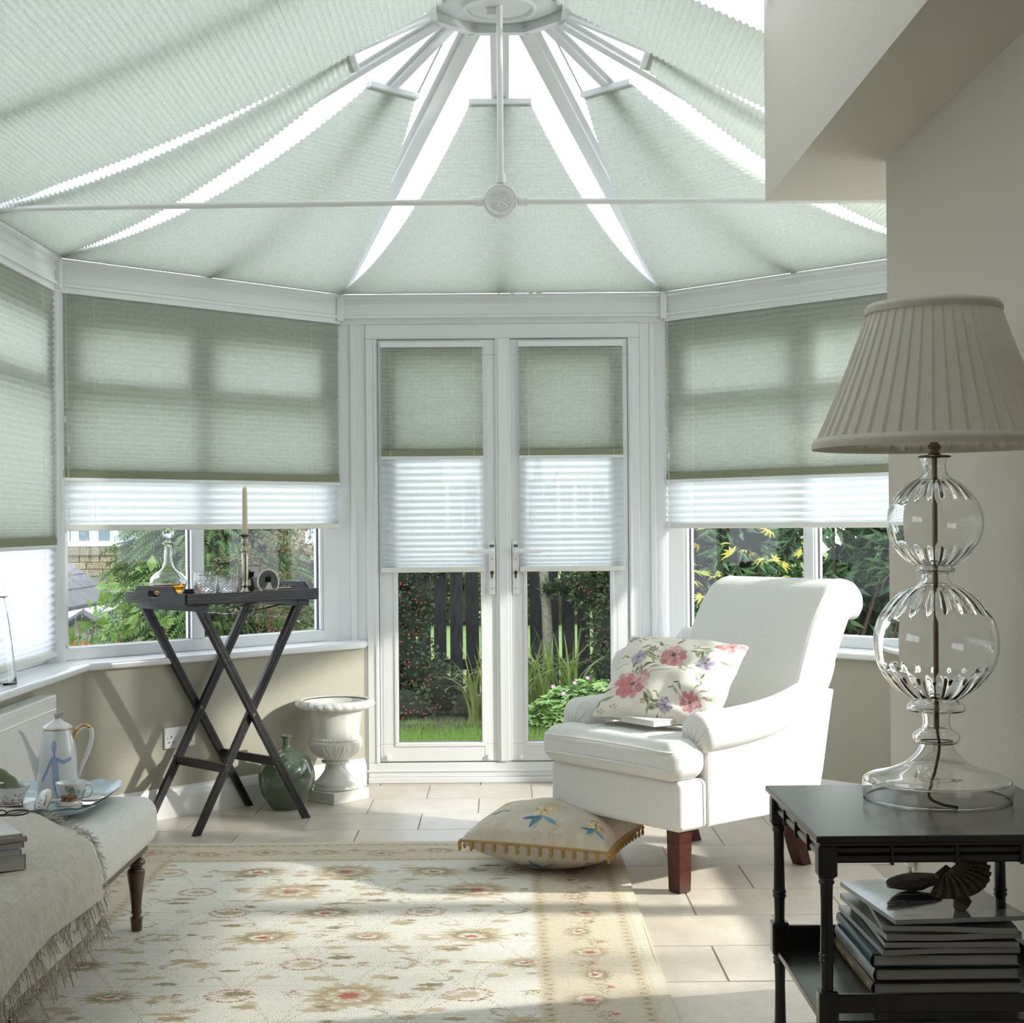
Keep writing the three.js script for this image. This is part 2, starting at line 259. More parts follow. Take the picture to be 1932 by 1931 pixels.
// corner posts
for (const [s, l] of [[-1, 'white post between the garden doors and the tray stand window'], [1, 'white post between the garden doors and the armchair window']]) single('corner_post', l, 'post', prism((s < 0 ? (q) => q : mir)([[-HX - 0.004, -0.002], [-HX - 0.075, 0.03], [-HX - 0.12, -0.05], [-HX - 0.02, -0.11], [-HX - 0.004, -0.084]]), SILL, HEAD), M.upvc, 'structure');
for (const [x, z, l] of [[-WX, WZ, 'white corner post between radiator wall and tray stand window'], [WX, WZ, 'white corner post between armchair window and side window']]) { const s = Math.sign(x), g = cyl(0.052, 0.052, HEAD - SILL + 0.02, x * 1.012, (HEAD + SILL) / 2, z - 0.02); single('corner_post', l, 'post', [g, rspan(x - 0.035 + s * 0.02, x + 0.035 + s * 0.02, SILL, HEAD, z - 0.05, z + 0.02)], M.upvc, 'structure'); }

// ---- eaves beams: stepped white box profile
function eaves(f, label, x0 = 0, x1 = f.L, name) {
  const o = place(struct(name, label, 'eaves beam'), f), prof = new THREE.Shape([[-0.12, HEAD], [0.030, HEAD], [0.030, HEAD + 0.012], [0.022, HEAD + 0.017], [0.019, HEAD + 0.055], [0.025, HEAD + 0.062], [0.020, HEAD + 0.090], [0.034, HEAD + 0.096], [0.034, HEAD + 0.108], [-0.12, HEAD + 0.108]].map(([a, b]) => new THREE.Vector2(a, b)));
  mesh('beam', new THREE.ExtrudeGeometry(prof, { depth: x1 - x0, bevelEnabled: false }).rotateY(-Math.PI / 2).translate(x1, 0, 0), M.upvc, o); return o;
}
for (const [k, l, n] of [['left', 'white eaves beam over the closed blinds', 'trim_5'], ['leftBay', 'white eaves beam over the tray stand window', 'trim_6'], ['door', 'white eaves beam over the garden doors', 'trim_7'], ['rightBay', 'white eaves beam over the armchair window', 'trim_8'], ['right', 'white eaves beam over the side window', 'trim_9']]) eaves(facets[k], l, k === 'left' || k === 'right' ? 0 : -0.01, facets[k].L + 0.012, n);
for (const [x, z, l] of [[-HX, 0, 'slim white joint cover beside the doors over the tray stand window'], [HX, 0, 'slim white joint cover beside the doors over the armchair window'], [-WX, WZ, 'slim white joint cover where radiator wall meets the tray stand window']]) single('trim_cover', l, 'trim', rbox(0.03, 0.125, 0.03, 0.004, x * 0.985, HEAD + 0.05, z + 0.028), M.whitePlastic, 'structure');

// ---- door frame and the two doors
{
  const fr = struct('trim_10', 'white frame with side panels around the garden doors', 'door frame'), z0 = -0.085, z1 = 0;
  mesh('side_panel', [rspan(-HX - 0.01, -0.632, 0, 2.118, z0, z1), rspan(-0.705, -0.68, 0.0, 2.118, z1 - 0.002, z1 + 0.009)], M.upvc, fr);
  mesh('side_panel', [rspan(0.632, HX + 0.01, 0, 2.118, z0, z1), rspan(0.68, 0.705, 0.0, 2.118, z1 - 0.002, z1 + 0.009)], M.upvc, fr);
  mesh('jamb', [rspan(-0.632, -0.578, 0.092, 2.05, z0, z1 + 0.012), rspan(-0.596, -0.582, 0.092, 2.05, z1, z1 + 0.017)], M.upvc, fr);
  mesh('jamb', [rspan(0.578, 0.632, 0.092, 2.05, z0, z1 + 0.012), rspan(0.582, 0.596, 0.092, 2.05, z1, z1 + 0.017)], M.upvc, fr);
  mesh('head', [rspan(-0.632, 0.632, 2.05, 2.117, z0, z1 + 0.012), rspan(-HX, HX, 2.117, HEAD + 0.004, z0, z1 + 0.004)], M.upvc, fr);
  mesh('threshold', [rspan(-0.632, 0.632, 0.026, 0.092, z0, z1 + 0.012), rspan(-0.632, 0.632, 0.0, 0.026, z0, z1 + 0.03), rspan(-0.64, 0.64, 0.05, 0.06, z1, z1 + 0.018)], M.upvc, fr);
  function leaf(name, label, x0, x1, hingeLeft) {
    const d = struct(name, label, 'door'), y0 = 0.098, y1 = 2.045, a = x0 + 0.083, b = x1 - 0.083, gy0 = 0.182, gy1 = 1.985, zf = 0.006, zb = -0.07;
    mesh('leaf_frame', [rspan(x0, x1, y0, gy0 - 0.005, zb, zf), rspan(x0, x1, gy1 - 0.01, y1, zb, zf), rspan(x0, a - 0.004, gy0 - 0.005, gy1 - 0.01, zb, zf), rspan(b + 0.004, x1, gy0 - 0.005, gy1 - 0.01, zb, zf)], M.upvc, d);
    mesh('glazing_bead', [rspan(a - 0.016, b + 0.016, gy0 - 0.016, gy0 + 0.002, zb + 0.02, zf + 0.006), rspan(a - 0.016, b + 0.016, gy1 - 0.002, gy1 + 0.016, zb + 0.02, zf + 0.006), rspan(a - 0.016, a + 0.002, gy0 + 0.002, gy1 - 0.002, zb + 0.02, zf + 0.006), rspan(b - 0.002, b + 0.016, gy0 + 0.002, gy1 - 0.002, zb + 0.02, zf + 0.006)], M.upvc, d);
    mesh('pane', poly([V(a, gy0, -0.03), V(b, gy0, -0.03), V(b, gy1, -0.03), V(a, gy1, -0.03)]), M.pane, d);
    mesh('gasket', [span(a, a + 0.004, gy0, gy1, -0.03, -0.012), span(b - 0.004, b, gy0, gy1, -0.03, -0.012), span(a, b, gy0, gy0 + 0.004, -0.03, -0.014)], M.gasket, d);
    const hx = hingeLeft ? x1 - 0.033 : x0 + 0.033, s = hingeLeft ? -1 : 1, h = new THREE.Group(); h.name = 'handle'; d.add(h);
    mesh('backplate', [rbox(0.032, 0.235, 0.012, 0.005, hx, 0.985, zf + 0.006, 3), cyl(0.016, 0.016, 0.012, 0, 0, 0).rotateX(Math.PI / 2).translate(hx, 1.10, zf + 0.006)], M.whitePlastic, h);
    mesh('lever', [cyl(0.011, 0.011, 0.05).rotateX(Math.PI / 2).translate(hx, 1.068, zf + 0.03), sweep([V(hx - s * 0.008, 1.068, zf + 0.05), V(hx + s * 0.03, 1.068, zf + 0.054), V(hx + s * 0.09, 1.0645, zf + 0.054), V(hx + s * 0.112, 1.064, zf + 0.052)], [0.011, 0.0105, 0.009, 0.0075], 16, 12, 0.8)], M.whitePlastic, h);
    mesh('lock_cylinder', [cyl(0.0085, 0.0085, 0.008).rotateX(Math.PI / 2).translate(hx, 0.968, zf + 0.014), rbox(0.0085, 0.024, 0.008, 0.002, hx, 0.955, zf + 0.014)], M.brassDark, h);
    mesh('screw', [cyl(0.003, 0.003, 0.002, 0, 0, 0, 10).rotateX(Math.PI / 2).translate(hx, 0.895, zf + 0.0125), cyl(0.003, 0.003, 0.002, 0, 0, 0, 10).rotateX(Math.PI / 2).translate(hx, 1.03, zf + 0.0125)], M.steel, h);
    const cx = hingeLeft ? [x0 + 0.036, x1 - 0.052] : [x0 + 0.052, x1 - 0.036];
    for (const x of cx) { mesh('tension_clip', rbox(0.018, 0.022, 0.016, 0.004, x, 0.118, zf + 0.008), M.whitePlastic, d); mesh('guide_cord', cyl(0.0009, 0.0009, 0.86, x, 0.55, zf + 0.012, 6), M.whitePlastic, d); }
    return d;
  }
  leaf('door_1', 'white glazed garden door next to the urn', -0.576, -0.022, true);
  leaf('door_2', 'white glazed garden door next to the armchair', -0.018 + 0.04, 0.576, false);
  single('trim_11', 'white moulded strip covering the joint between the two garden doors', 'trim', [rspan(-0.035, 0.035, 0.1, 2.05, -0.02, 0.02, 0.006), rspan(-0.022, 0.022, 0.1, 2.05, 0.015, 0.028, 0.005)], M.upvc, 'structure');
}

// ---- glazed roof: rafters, glazing bars, panes, the round boss at the apex
const APEX = V(0, EAVE + PITCH * 1.775, 1.85), RR = 0.235;
const roofY = (t) => EAVE + PITCH * t;                                // t: horizontal distance inward from an eaves line
const ringAt = (x, z) => { const d = Math.hypot(x, z - APEX.z), k = RR / d; return V(x * k, 0, APEX.z + (z - APEX.z) * k); };
const leftT = (p) => p.x + WX, bayT = (p) => (p.x + p.z + HX) * Math.SQRT1_2, doorT = (p) => p.z;
const onRoof = (p, T, up = 0) => V(p.x, roofY(T(p)) + up, p.z);
{
  const roof = struct('roof', 'white framed glass conservatory roof with rafters fanning from a round boss', 'roof');
  const flip = (v) => V(-v.x, v.y, v.z), bars = [], GL = 0.092;
  const barPair = (n, a, b, w, h) => { for (const m of [(v) => v, flip]) { const p = m(a), q = m(b); mesh(n, beam(p, q, w, h, 0.012), M.upvc, roof); mesh('bar_cap', beam(p, q, w * 0.45, 0.014, -0.002), M.upvc, roof); mesh('gasket', [-1, 1].map((s) => beam(p, q, 0.006, 0.010, 0).translate(s * (w / 2 + 0.002), h + 0.004, 0)), M.gasket, roof); } };
  const A = V(-HX, EAVE, 0), B = V(-WX, EAVE, WZ), rA = ringAt(-HX, 0), rB = ringAt(-WX, WZ);
  barPair('rafter', A, onRoof(rA, doorT), 0.085, 0.075); barPair('rafter', B, onRoof(rB, leftT), 0.085, 0.075);
  const mid = V(0, EAVE, 0), rm = V(0, 0, APEX.z - RR); mesh('glazing_bar', beam(mid, onRoof(rm, doorT), 0.068, 0.07, 0.012), M.upvc, roof);
  const bm = V(-(HX + WX) / 2, EAVE, WZ / 2), rb = ringAt(bm.x, bm.z); barPair('glazing_bar', bm, onRoof(rb, bayT), 0.068, 0.07);
  const zs = [APEX.z, 2.69, 3.53, NEAR];
  zs.forEach((z, i) => { const a = V(-WX, EAVE, z), b = i ? V(-0.03, roofY(WX - 0.03), z) : onRoof(V(-RR, 0, z), leftT); barPair('glazing_bar', a, b, 0.068, 0.07); });
  mesh('ridge_beam', beam(V(0, roofY(WX) - 0.03, APEX.z + RR * 0.9), V(0, roofY(WX) - 0.03, NEAR), 0.16, 0.13), M.upvc, roof);
  const pane = (pts, T) => { for (const m of [(v) => v, flip]) mesh('pane', poly(pts.map((p) => m(onRoof(p, T, GL)))), M.pane, roof); };
  pane([V(-HX, 0, 0), V(0, 0, 0), rm, rA], doorT); pane([B, bm, rb, rB], bayT); pane([bm, A, rA, rb], bayT);
  pane([V(-WX, 0, APEX.z), B, rB, V(-RR, 0, APEX.z)], leftT);
  for (let i = 0; i < 3; i++) pane([V(-WX, 0, zs[i + 1]), V(-WX, 0, zs[i]), V(-0.02, 0, zs[i]), V(-0.02, 0, zs[i + 1])], leftT);
  // boss: an eight-sided skirt, a ring of trims and a shallow round cover
  const oct = (r0, r1, y0, y1) => new THREE.CylinderGeometry(r1, r0, y1 - y0, 8, 1, true, Math.PI / 8).translate(0, (y0 + y1) / 2, APEX.z);
  const yb = roofY(APEX.z - RR);
  mesh('boss_skirt', [oct(RR + 0.03, RR + 0.0, yb - 0.012, yb + 0.075), oct(RR + 0.005, RR + 0.005, yb - 0.012, yb + 0.1), new THREE.RingGeometry(RR - 0.005, RR + 0.03, 8, 1, Math.PI / 8).rotateX(Math.PI / 2).translate(0, yb - 0.012, APEX.z)], M.upvc, roof);
  mesh('boss_cover', lathe([[0, -0.004], [0.11, -0.002], [0.115, -0.012], [0.125, -0.012], [0.13, 0], [0.20, 0.012], [0.235, 0.02], [0.24, 0.05], [0.23, 0.06], [0, 0.075]], 48).translate(0, yb + 0.005, APEX.z), M.upvc, roof);
  mesh('boss_bracket', rbox(0.05, 0.03, 0.02, 0.004, -0.02, yb - 0.008, APEX.z), M.upvc, roof);
  for (let k = 0; k < 8; k++) { const a = k * Math.PI / 4 + Math.PI / 8; mesh('boss_joint_cover', rbox(0.022, 0.075, 0.022, 0.004, Math.sin(a) * (RR + 0.022), yb + 0.02, APEX.z + Math.cos(a) * (RR + 0.022)), M.upvc, roof); }
}

// ---- tie rods: two rods and a drop rod meeting at a round rosette
{
  const t = thing('roof_tie_rod', 'white metal tie rods meeting at a round rosette under the glass roof', 'tie rod'), y = 2.283, z = APEX.z + 0.02;
  mesh('rod', cyl(0.0105, 0.0105, WX - 0.03, 0, 0, 0, 16).rotateZ(Math.PI / 2).rotateZ(0.006).translate(-(WX + 0.03) / 2, y - 0.006, z), M.whitePlastic, t);
  mesh('rod', cyl(0.0105, 0.0105, WX - 0.03, 0, 0, 0, 16).rotateZ(Math.PI / 2).rotateZ(-0.006).translate((WX + 0.03) / 2, y - 0.006, z), M.whitePlastic, t);
  mesh('drop_rod', cyl(0.0105, 0.0105, 0.63, 0, y + 0.36, z, 16), M.whitePlastic, t);
  each('collar', [cyl(0.0165, 0.0165, 0.03).rotateZ(Math.PI / 2).translate(-0.075, y, z), cyl(0.0165, 0.0165, 0.03).rotateZ(Math.PI / 2).translate(0.075, y, z), cyl(0.0165, 0.0165, 0.03, 0, y + 0.075, z)], M.whitePlastic, t);
  const ros = mesh('rosette', lathe([[0, -0.022], [0.05, -0.022], [0.058, -0.014], [0.0595, 0], [0.058, 0.012], [0.053, 0.018], [0.050, 0.0155], [0.046, 0.015], [0, 0.015]], 48).rotateX(Math.PI / 2).translate(0, y, z), M.whitePlastic, t);
  const orn = []; for (let k = 0; k < 5; k++) { const a = k / 5 * TAU + 0.3; for (const s of [-1, 1]) { const P = (r, f) => V(Math.sin(a + s * f) * r, y + Math.cos(a + s * f) * r, z + 0.0165); orn.push(tube([P(0.006, 0), P(0.017, 0.18), P(0.028, 0.42), P(0.033, 0.18), P(0.027, 0.08)], 0.0021, 16, 6)); } orn.push(ball(0.0032, Math.sin(a) * 0.026, y + Math.cos(a) * 0.026, z + 0.016, 8)); }
  for (let k = 0; k < 30; k++) { const a = k / 30 * TAU; orn.push(ball(0.0021, Math.sin(a) * 0.036, y + Math.cos(a) * 0.036, z + 0.016, 6)); }
  mesh('rosette_ornament', orn, M.whitePlastic, ros);
}

// ================================================================ BLINDS (cellular: a sage face, a pale lining, glued seams between cells)
function cellFabric(Ls, Rs, Ns, depth, flat = 0.0022) {              // seams from Ls[i] to Rs[i]; returns face, lining, seams
  const quad = (a, b, c, d, pos, uv, w, v0, v1) => { for (const [p, u, v] of [[a, 0, v0], [b, w, v0], [c, w, v1], [a, 0, v0], [c, w, v1], [d, 0, v1]]) { pos.push(p.x, p.y, p.z); uv.push(u, v); } };
  const out = []; let v = 0;
  const put = (s, side) => { const pos = [], uv = []; v = 0; for (let i = 0; i < Ls.length - 1; i++) { const q = (P, k, o) => P[k].clone().addScaledVector(Ns[k], o), w = Ls[i].distanceTo(Rs[i]), h = Ls[i].distanceTo(Ls[i + 1]); const a = q(Ls, i, side * flat), b = q(Rs, i, side * flat), c = q(Rs, i + 1, side * flat), d = q(Ls, i + 1, side * flat), m = (A, B) => A.clone().lerp(B, 0.5).addScaledVector(Ns[i], side * depth), ml = m(a, d), mr = m(b, c); quad(a, b, mr, ml, pos, uv, w, v, v + h / 2); quad(ml, mr, c, d, pos, uv, w, v + h / 2, v + h); v += h; }
    const g = new THREE.BufferGeometry(); g.setAttribute('position', new THREE.Float32BufferAttribute(pos, 3)); g.setAttribute('uv', new THREE.Float32BufferAttribute(uv, 2)); g.computeVertexNormals(); g.userData.ownUV = true; return g; };
  const seam = () => { const pos = [], uv = []; for (let i = 1; i < Ls.length - 1; i++) { const q = (P, o) => P[i].clone().addScaledVector(Ns[i], o); quad(q(Ls, -flat * 1.6), q(Rs, -flat * 1.6), q(Rs, flat), q(Ls, flat), pos, uv, 1, 0, 0.01); } const g = new THREE.BufferGeometry(); g.setAttribute('position', new THREE.Float32BufferAttribute(pos, 3)); g.setAttribute('uv', new THREE.Float32BufferAttribute(uv, 2)); g.computeVertexNormals(); g.userData.ownUV = true; return g; };
  return { face: put(0, 1), lining: put(0, -1), seams: seam() };
}
// pleat spacing closes up towards the lower end, where the cloth rests on its rail
const pleats = (n, tight) => { const w = Array.from({ length: n }, (_, i) => 1 - tight * Math.pow(i / (n - 1), 5)), s = w.reduce((a, b) => a + b, 0); let k = 0; return [0, ...w.map((x) => (k += x) / s)]; };
function pleatedSheet(Ls, Rs, N, depth) {                            // single pleated layer (zigzag)
  const pos = [], uv = []; let v = 0;
  for (let i = 0; i < Ls.length - 1; i++) { const o = (P, k) => P[k].clone().addScaledVector(N, (k & 1 ? 1 : -1) * depth), w = Ls[i].distanceTo(Rs[i]), h = Ls[i].distanceTo(Ls[i + 1]); const a = o(Ls, i), b = o(Rs, i), c = o(Rs, i + 1), d = o(Ls, i + 1); for (const [p, u, q] of [[a, 0, v], [b, w, v], [c, w, v + h], [a, 0, v], [c, w, v + h], [d, 0, v + h]]) { pos.push(p.x, p.y, p.z); uv.push(u, q); } v += h; }
  const g = new THREE.BufferGeometry(); g.setAttribute('position', new THREE.Float32BufferAttribute(pos, 3)); g.setAttribute('uv', new THREE.Float32BufferAttribute(uv, 2)); g.computeVertexNormals(); g.userData.ownUV = true; return g;
}
function wallBlind(label, f, x0, x1, top, mid, bottom, opt = {}) {
  const b = place(thing('pleated_blind', label, 'blind', [0, 0, 0], 0, opt.group), f), N = V(0, 0, 1), zc = opt.z ?? 0.0, col = (x, ys) => ys.map((y) => V(x, y, zc)), rails = opt.thin ? 0.010 : 0.013;
  mesh('headrail', rspan(x0, x1, top - 0.004, top + 0.022, zc - 0.016, zc + 0.018, 0.003), M.upvc, b);
  const H = top - (mid + 0.033), n = Math.round(H / (opt.pitch || 0.0212)), ys = pleats(n, opt.tight ?? 0.8).map((t) => top - 0.004 - t * (H - 0.004)), c = cellFabric(col(x0 + 0.003, ys), col(x1 - 0.003, ys), ys.map(() => N), 0.0082);
  mesh('upper_fabric', c.face, M.sageBlind, b); mesh('upper_lining', c.lining, M.lining, b); mesh('fabric_seam', c.seams, M.sageBlind, b);
  mesh('middle_rail_cover', rspan(x0 + 0.002, x1 - 0.002, mid + 0.005, mid + 0.036, zc - rails, zc + rails, 0.004), M.sageRail, b);
  mesh('middle_rail', rspan(x0, x1, mid - 0.009, mid + 0.006, zc - rails, zc + rails, 0.003), M.upvc, b);
  const H2 = mid - 0.009 - (bottom + 0.022), n2 = Math.max(2, Math.round(H2 / 0.0135)), y2 = pleats(n2, 0.72).map((t) => mid - 0.009 - t * H2);
  mesh('lower_fabric', pleatedSheet(col(x0 + 0.003, y2), col(x1 - 0.003, y2), N, 0.0075), M.sheer, b);
  mesh('bottom_rail', [rspan(x0, x1, bottom, bottom + 0.024, zc - 0.012, zc + 0.012, 0.004)], M.creamRail, b);
  each('lift_cord', [x0 + (opt.cordInset ?? 0.16), x1 - (opt.cordInset ?? 0.16)].map((x) => cyl(0.0007, 0.0007, top - bottom, x, (top + bottom) / 2, zc + 0.0105, 6)), M.whitePlastic, b);
  if (opt.pull) { const x = opt.pull > 0 ? x1 - 0.012 : x0 + 0.012; for (const k of [0, 1]) mesh('pull_cord', tube([V(x + k * 0.014 * -opt.pull, top, zc + 0.026), V(x + k * 0.018 * -opt.pull, 1.45, zc + 0.03), V(x + k * 0.03 * -opt.pull, 0.95, zc + 0.034), V(x + (k * 0.05 + 0.012) * -opt.pull, SILL + 0.03, zc + 0.05), V(x + (k * 0.03 + 0.05) * -opt.pull, SILL + 0.006, zc + 0.06)], 0.0011, 40, 6), M.whitePlastic, b); each('cord_toggle', [cyl(0.004, 0.0055, 0.022, x - 0.004 * opt.pull, 1.62, zc + 0.03, 10), cyl(0.004, 0.0055, 0.022, x - 0.02 * opt.pull, 1.50, zc + 0.031, 10)], M.whitePlastic, b); mesh('headrail_end', rspan(x - 0.012, x + 0.03, top - 0.004, top + 0.02, zc + 0.017, zc + 0.02, 0.001), M.whitePlastic, b); }
  if (opt.grip) each('rail_grip', [rbox(0.032, 0.006, 0.01, 0.002, (x0 + x1) / 2, mid - 0.002, zc + 0.016), rbox(0.032, 0.006, 0.01, 0.002, (x0 + x1) / 2, bottom + 0.003, zc + 0.016)], M.whitePlastic, b);
  return b;
}
wallBlind('sage and white day-night blind over the tray stand window', facets.leftBay, 0.012, FL - 0.008, HEAD - 0.02, 1.385, 1.178, { pull: -1 });
wallBlind('sage and white day-night blind over the armchair window', facets.rightBay, 0.008, FL - 0.012, HEAD - 0.02, 1.385, 1.165, { pull: -1 });
{
  const L = facets.left.L, cut = [L - 0.012, L - 1.62, L - 3.2];
  wallBlind('sage and white day-night blind over the radiator, pulled low beside the corner post', facets.left, cut[1] + 0.008, cut[0], HEAD - 0.02, 1.118, 0.684, { tight: 0.7 });
  wallBlind('sage and white day-night blind at the house end of the window row', facets.left, 0.1, cut[1] - 0.006, HEAD - 0.02, 1.118, 0.684, { tight: 0.7 });
  wallBlind('unseen sage and white day-night blind on the side window next to the armchair window', facets.right, 0.03, 0.80, HEAD - 0.02, 1.72, 1.52);  // both side window blinds are out of view, hung to shape the lamp light
  wallBlind('unseen sage and white day-night blind on the side window next to the house wall', facets.right, 0.815, facets.right.L - 0.02, HEAD - 0.02, 1.45, 1.27);
  wallBlind('narrow day-night blind clipped to the garden door next to the urn', facets.door, HX - 0.562, HX - 0.088, 2.012, 1.502, 0.972, { z: 0.024, grip: 1, thin: 1, pitch: 0.0168, cordInset: 0.045 });
  wallBlind('narrow day-night blind clipped to the garden door next to the armchair', facets.door, HX + 0.074, HX + 0.556, 2.012, 1.502, 0.972, { z: 0.024, grip: 1, thin: 1, pitch: 0.0168, cordInset: 0.045 });
}
// roof blinds: tapered cellular sheets that sag between the eaves and a rail high on the slope
function roofBlind(label, E0, E1, T0, T1, sag, opt = {}) {
  const b = thing('roof_blind', label, 'blind', [0, 0, 0], 0, opt.group), len = E0.clone().add(E1).distanceTo(T0.clone().add(T1)) / 2, n = Math.round(len / 0.0195);
  const at = (P, Q, s) => P.clone().lerp(Q, s).add(V(0, -4 * sag * s * (1 - s), 0)), ss = pleats(n, 0.55).map((t) => 1 - t).reverse();
  const Ls = ss.map((s) => at(E0, T0, s)), Rs = ss.map((s) => at(E1, T1, s)), Ns = ss.map((s) => { const d = at(E0, T0, Math.min(s + 0.01, 1)).sub(at(E0, T0, Math.max(s - 0.01, 0))).add(at(E1, T1, Math.min(s + 0.01, 1)).sub(at(E1, T1, Math.max(s - 0.01, 0)))), w = E1.clone().sub(E0), q = d.cross(w).normalize(); return q.y > 0 ? q.negate() : q; });
  const c = cellFabric(Ls, Rs, Ns, 0.0085);
  mesh('fabric', c.face, M.sageBlind, b); mesh('lining', c.lining, M.lining, b); mesh('fabric_seam', c.seams, M.sageBlind, b);
  const ext = T1.clone().sub(T0).normalize().multiplyScalar(0.006);
  mesh('top_rail', [beam(T0.clone().sub(ext), T1.clone().add(ext), 0.034, 0.018, -0.012)], M.upvc, b);
  each('rail_end', [T0, T1].map((p) => rbox(0.014, 0.024, 0.014, 0.003, p.x, p.y - 0.002, p.z)), M.whitePlastic, b);
  mesh('bottom_rail', beam(E0, E1, 0.02, 0.016, -0.008), M.upvc, b);
  // tension wires run from the top rail up to the boss
  if (opt.wires) each('tension_wire', opt.wires.map((q, k) => tube([(k ? T1 : T0).clone().lerp(k ? T0 : T1, 0.15), q], 0.0009, 4, 5)), M.whitePlastic, b);
  return b;
}
{
  const up = 0.002, P = (x, z, T) => V(x, roofY(T({ x, z })) + up, z), RT = 1.262, HW = 0.112;
  roofBlind('tapered sage roof blind over the garden doors', P(-HX + 0.012, 0.03, doorT), P(HX - 0.012, 0.03, doorT), P(-HW, RT, doorT), P(HW, RT, doorT), 0.097, { wires: [P(-0.09, 1.62, doorT), P(0.09, 1.62, doorT)] });
  const e = V(-Math.SQRT1_2, 0, Math.SQRT1_2), n = V(Math.SQRT1_2, 0, Math.SQRT1_2), mid = V(-(HX + WX) / 2, 0, WZ / 2), Q = (a, t) => { const p = mid.clone().addScaledVector(e, a).addScaledVector(n, t); return P(p.x, p.z, bayT); }, W = FL / 2 - 0.012, off = 0.035;
  const bay = [Q(-W, 0.03), Q(W, 0.03), Q(-HW + off, RT), Q(HW + off, RT)], fl = (v) => V(-v.x, v.y, v.z);
  roofBlind('tapered sage roof blind above the tray stand window', ...bay, 0.097); roofBlind('tapered sage roof blind above the armchair window', ...bay.map(fl), 0.097);
  const side = [P(-WX + 0.03, WZ + 0.015, leftT), P(-WX + 0.03, APEX.z + 0.035, leftT), P(-WX + RT, 1.69, leftT), P(-WX + RT, APEX.z + 0.095, leftT)];
  roofBlind('narrow tapered sage roof blind beside the first straight bay over the radiator', ...side, 0.075); roofBlind('narrow tapered sage roof blind over the side window', ...side.map(fl), 0.075);
  const bayA = [P(-WX + 0.03, APEX.z + 0.075, leftT), P(-WX + 0.03, 3.5, leftT), P(-0.13, APEX.z + 0.135, leftT), P(-0.13, 3.5, leftT)];
  roofBlind('long sage roof blind over the radiator side', ...bayA, 0.06);
  roofBlind('long sage roof blind above the box beam side', ...bayA.map(fl).map((v, i) => (i & 1 ? V(v.x, v.y, BULKZ - 0.01) : v)), 0.06);
  const bayB = [P(-WX + 0.03, 3.54, leftT), P(-WX + 0.03, NEAR - 0.02, leftT), P(-0.13, 3.54, leftT), P(-0.13, NEAR - 0.02, leftT)];
  roofBlind('sage roof blind against the house wall', ...bayB, 0.05);
}

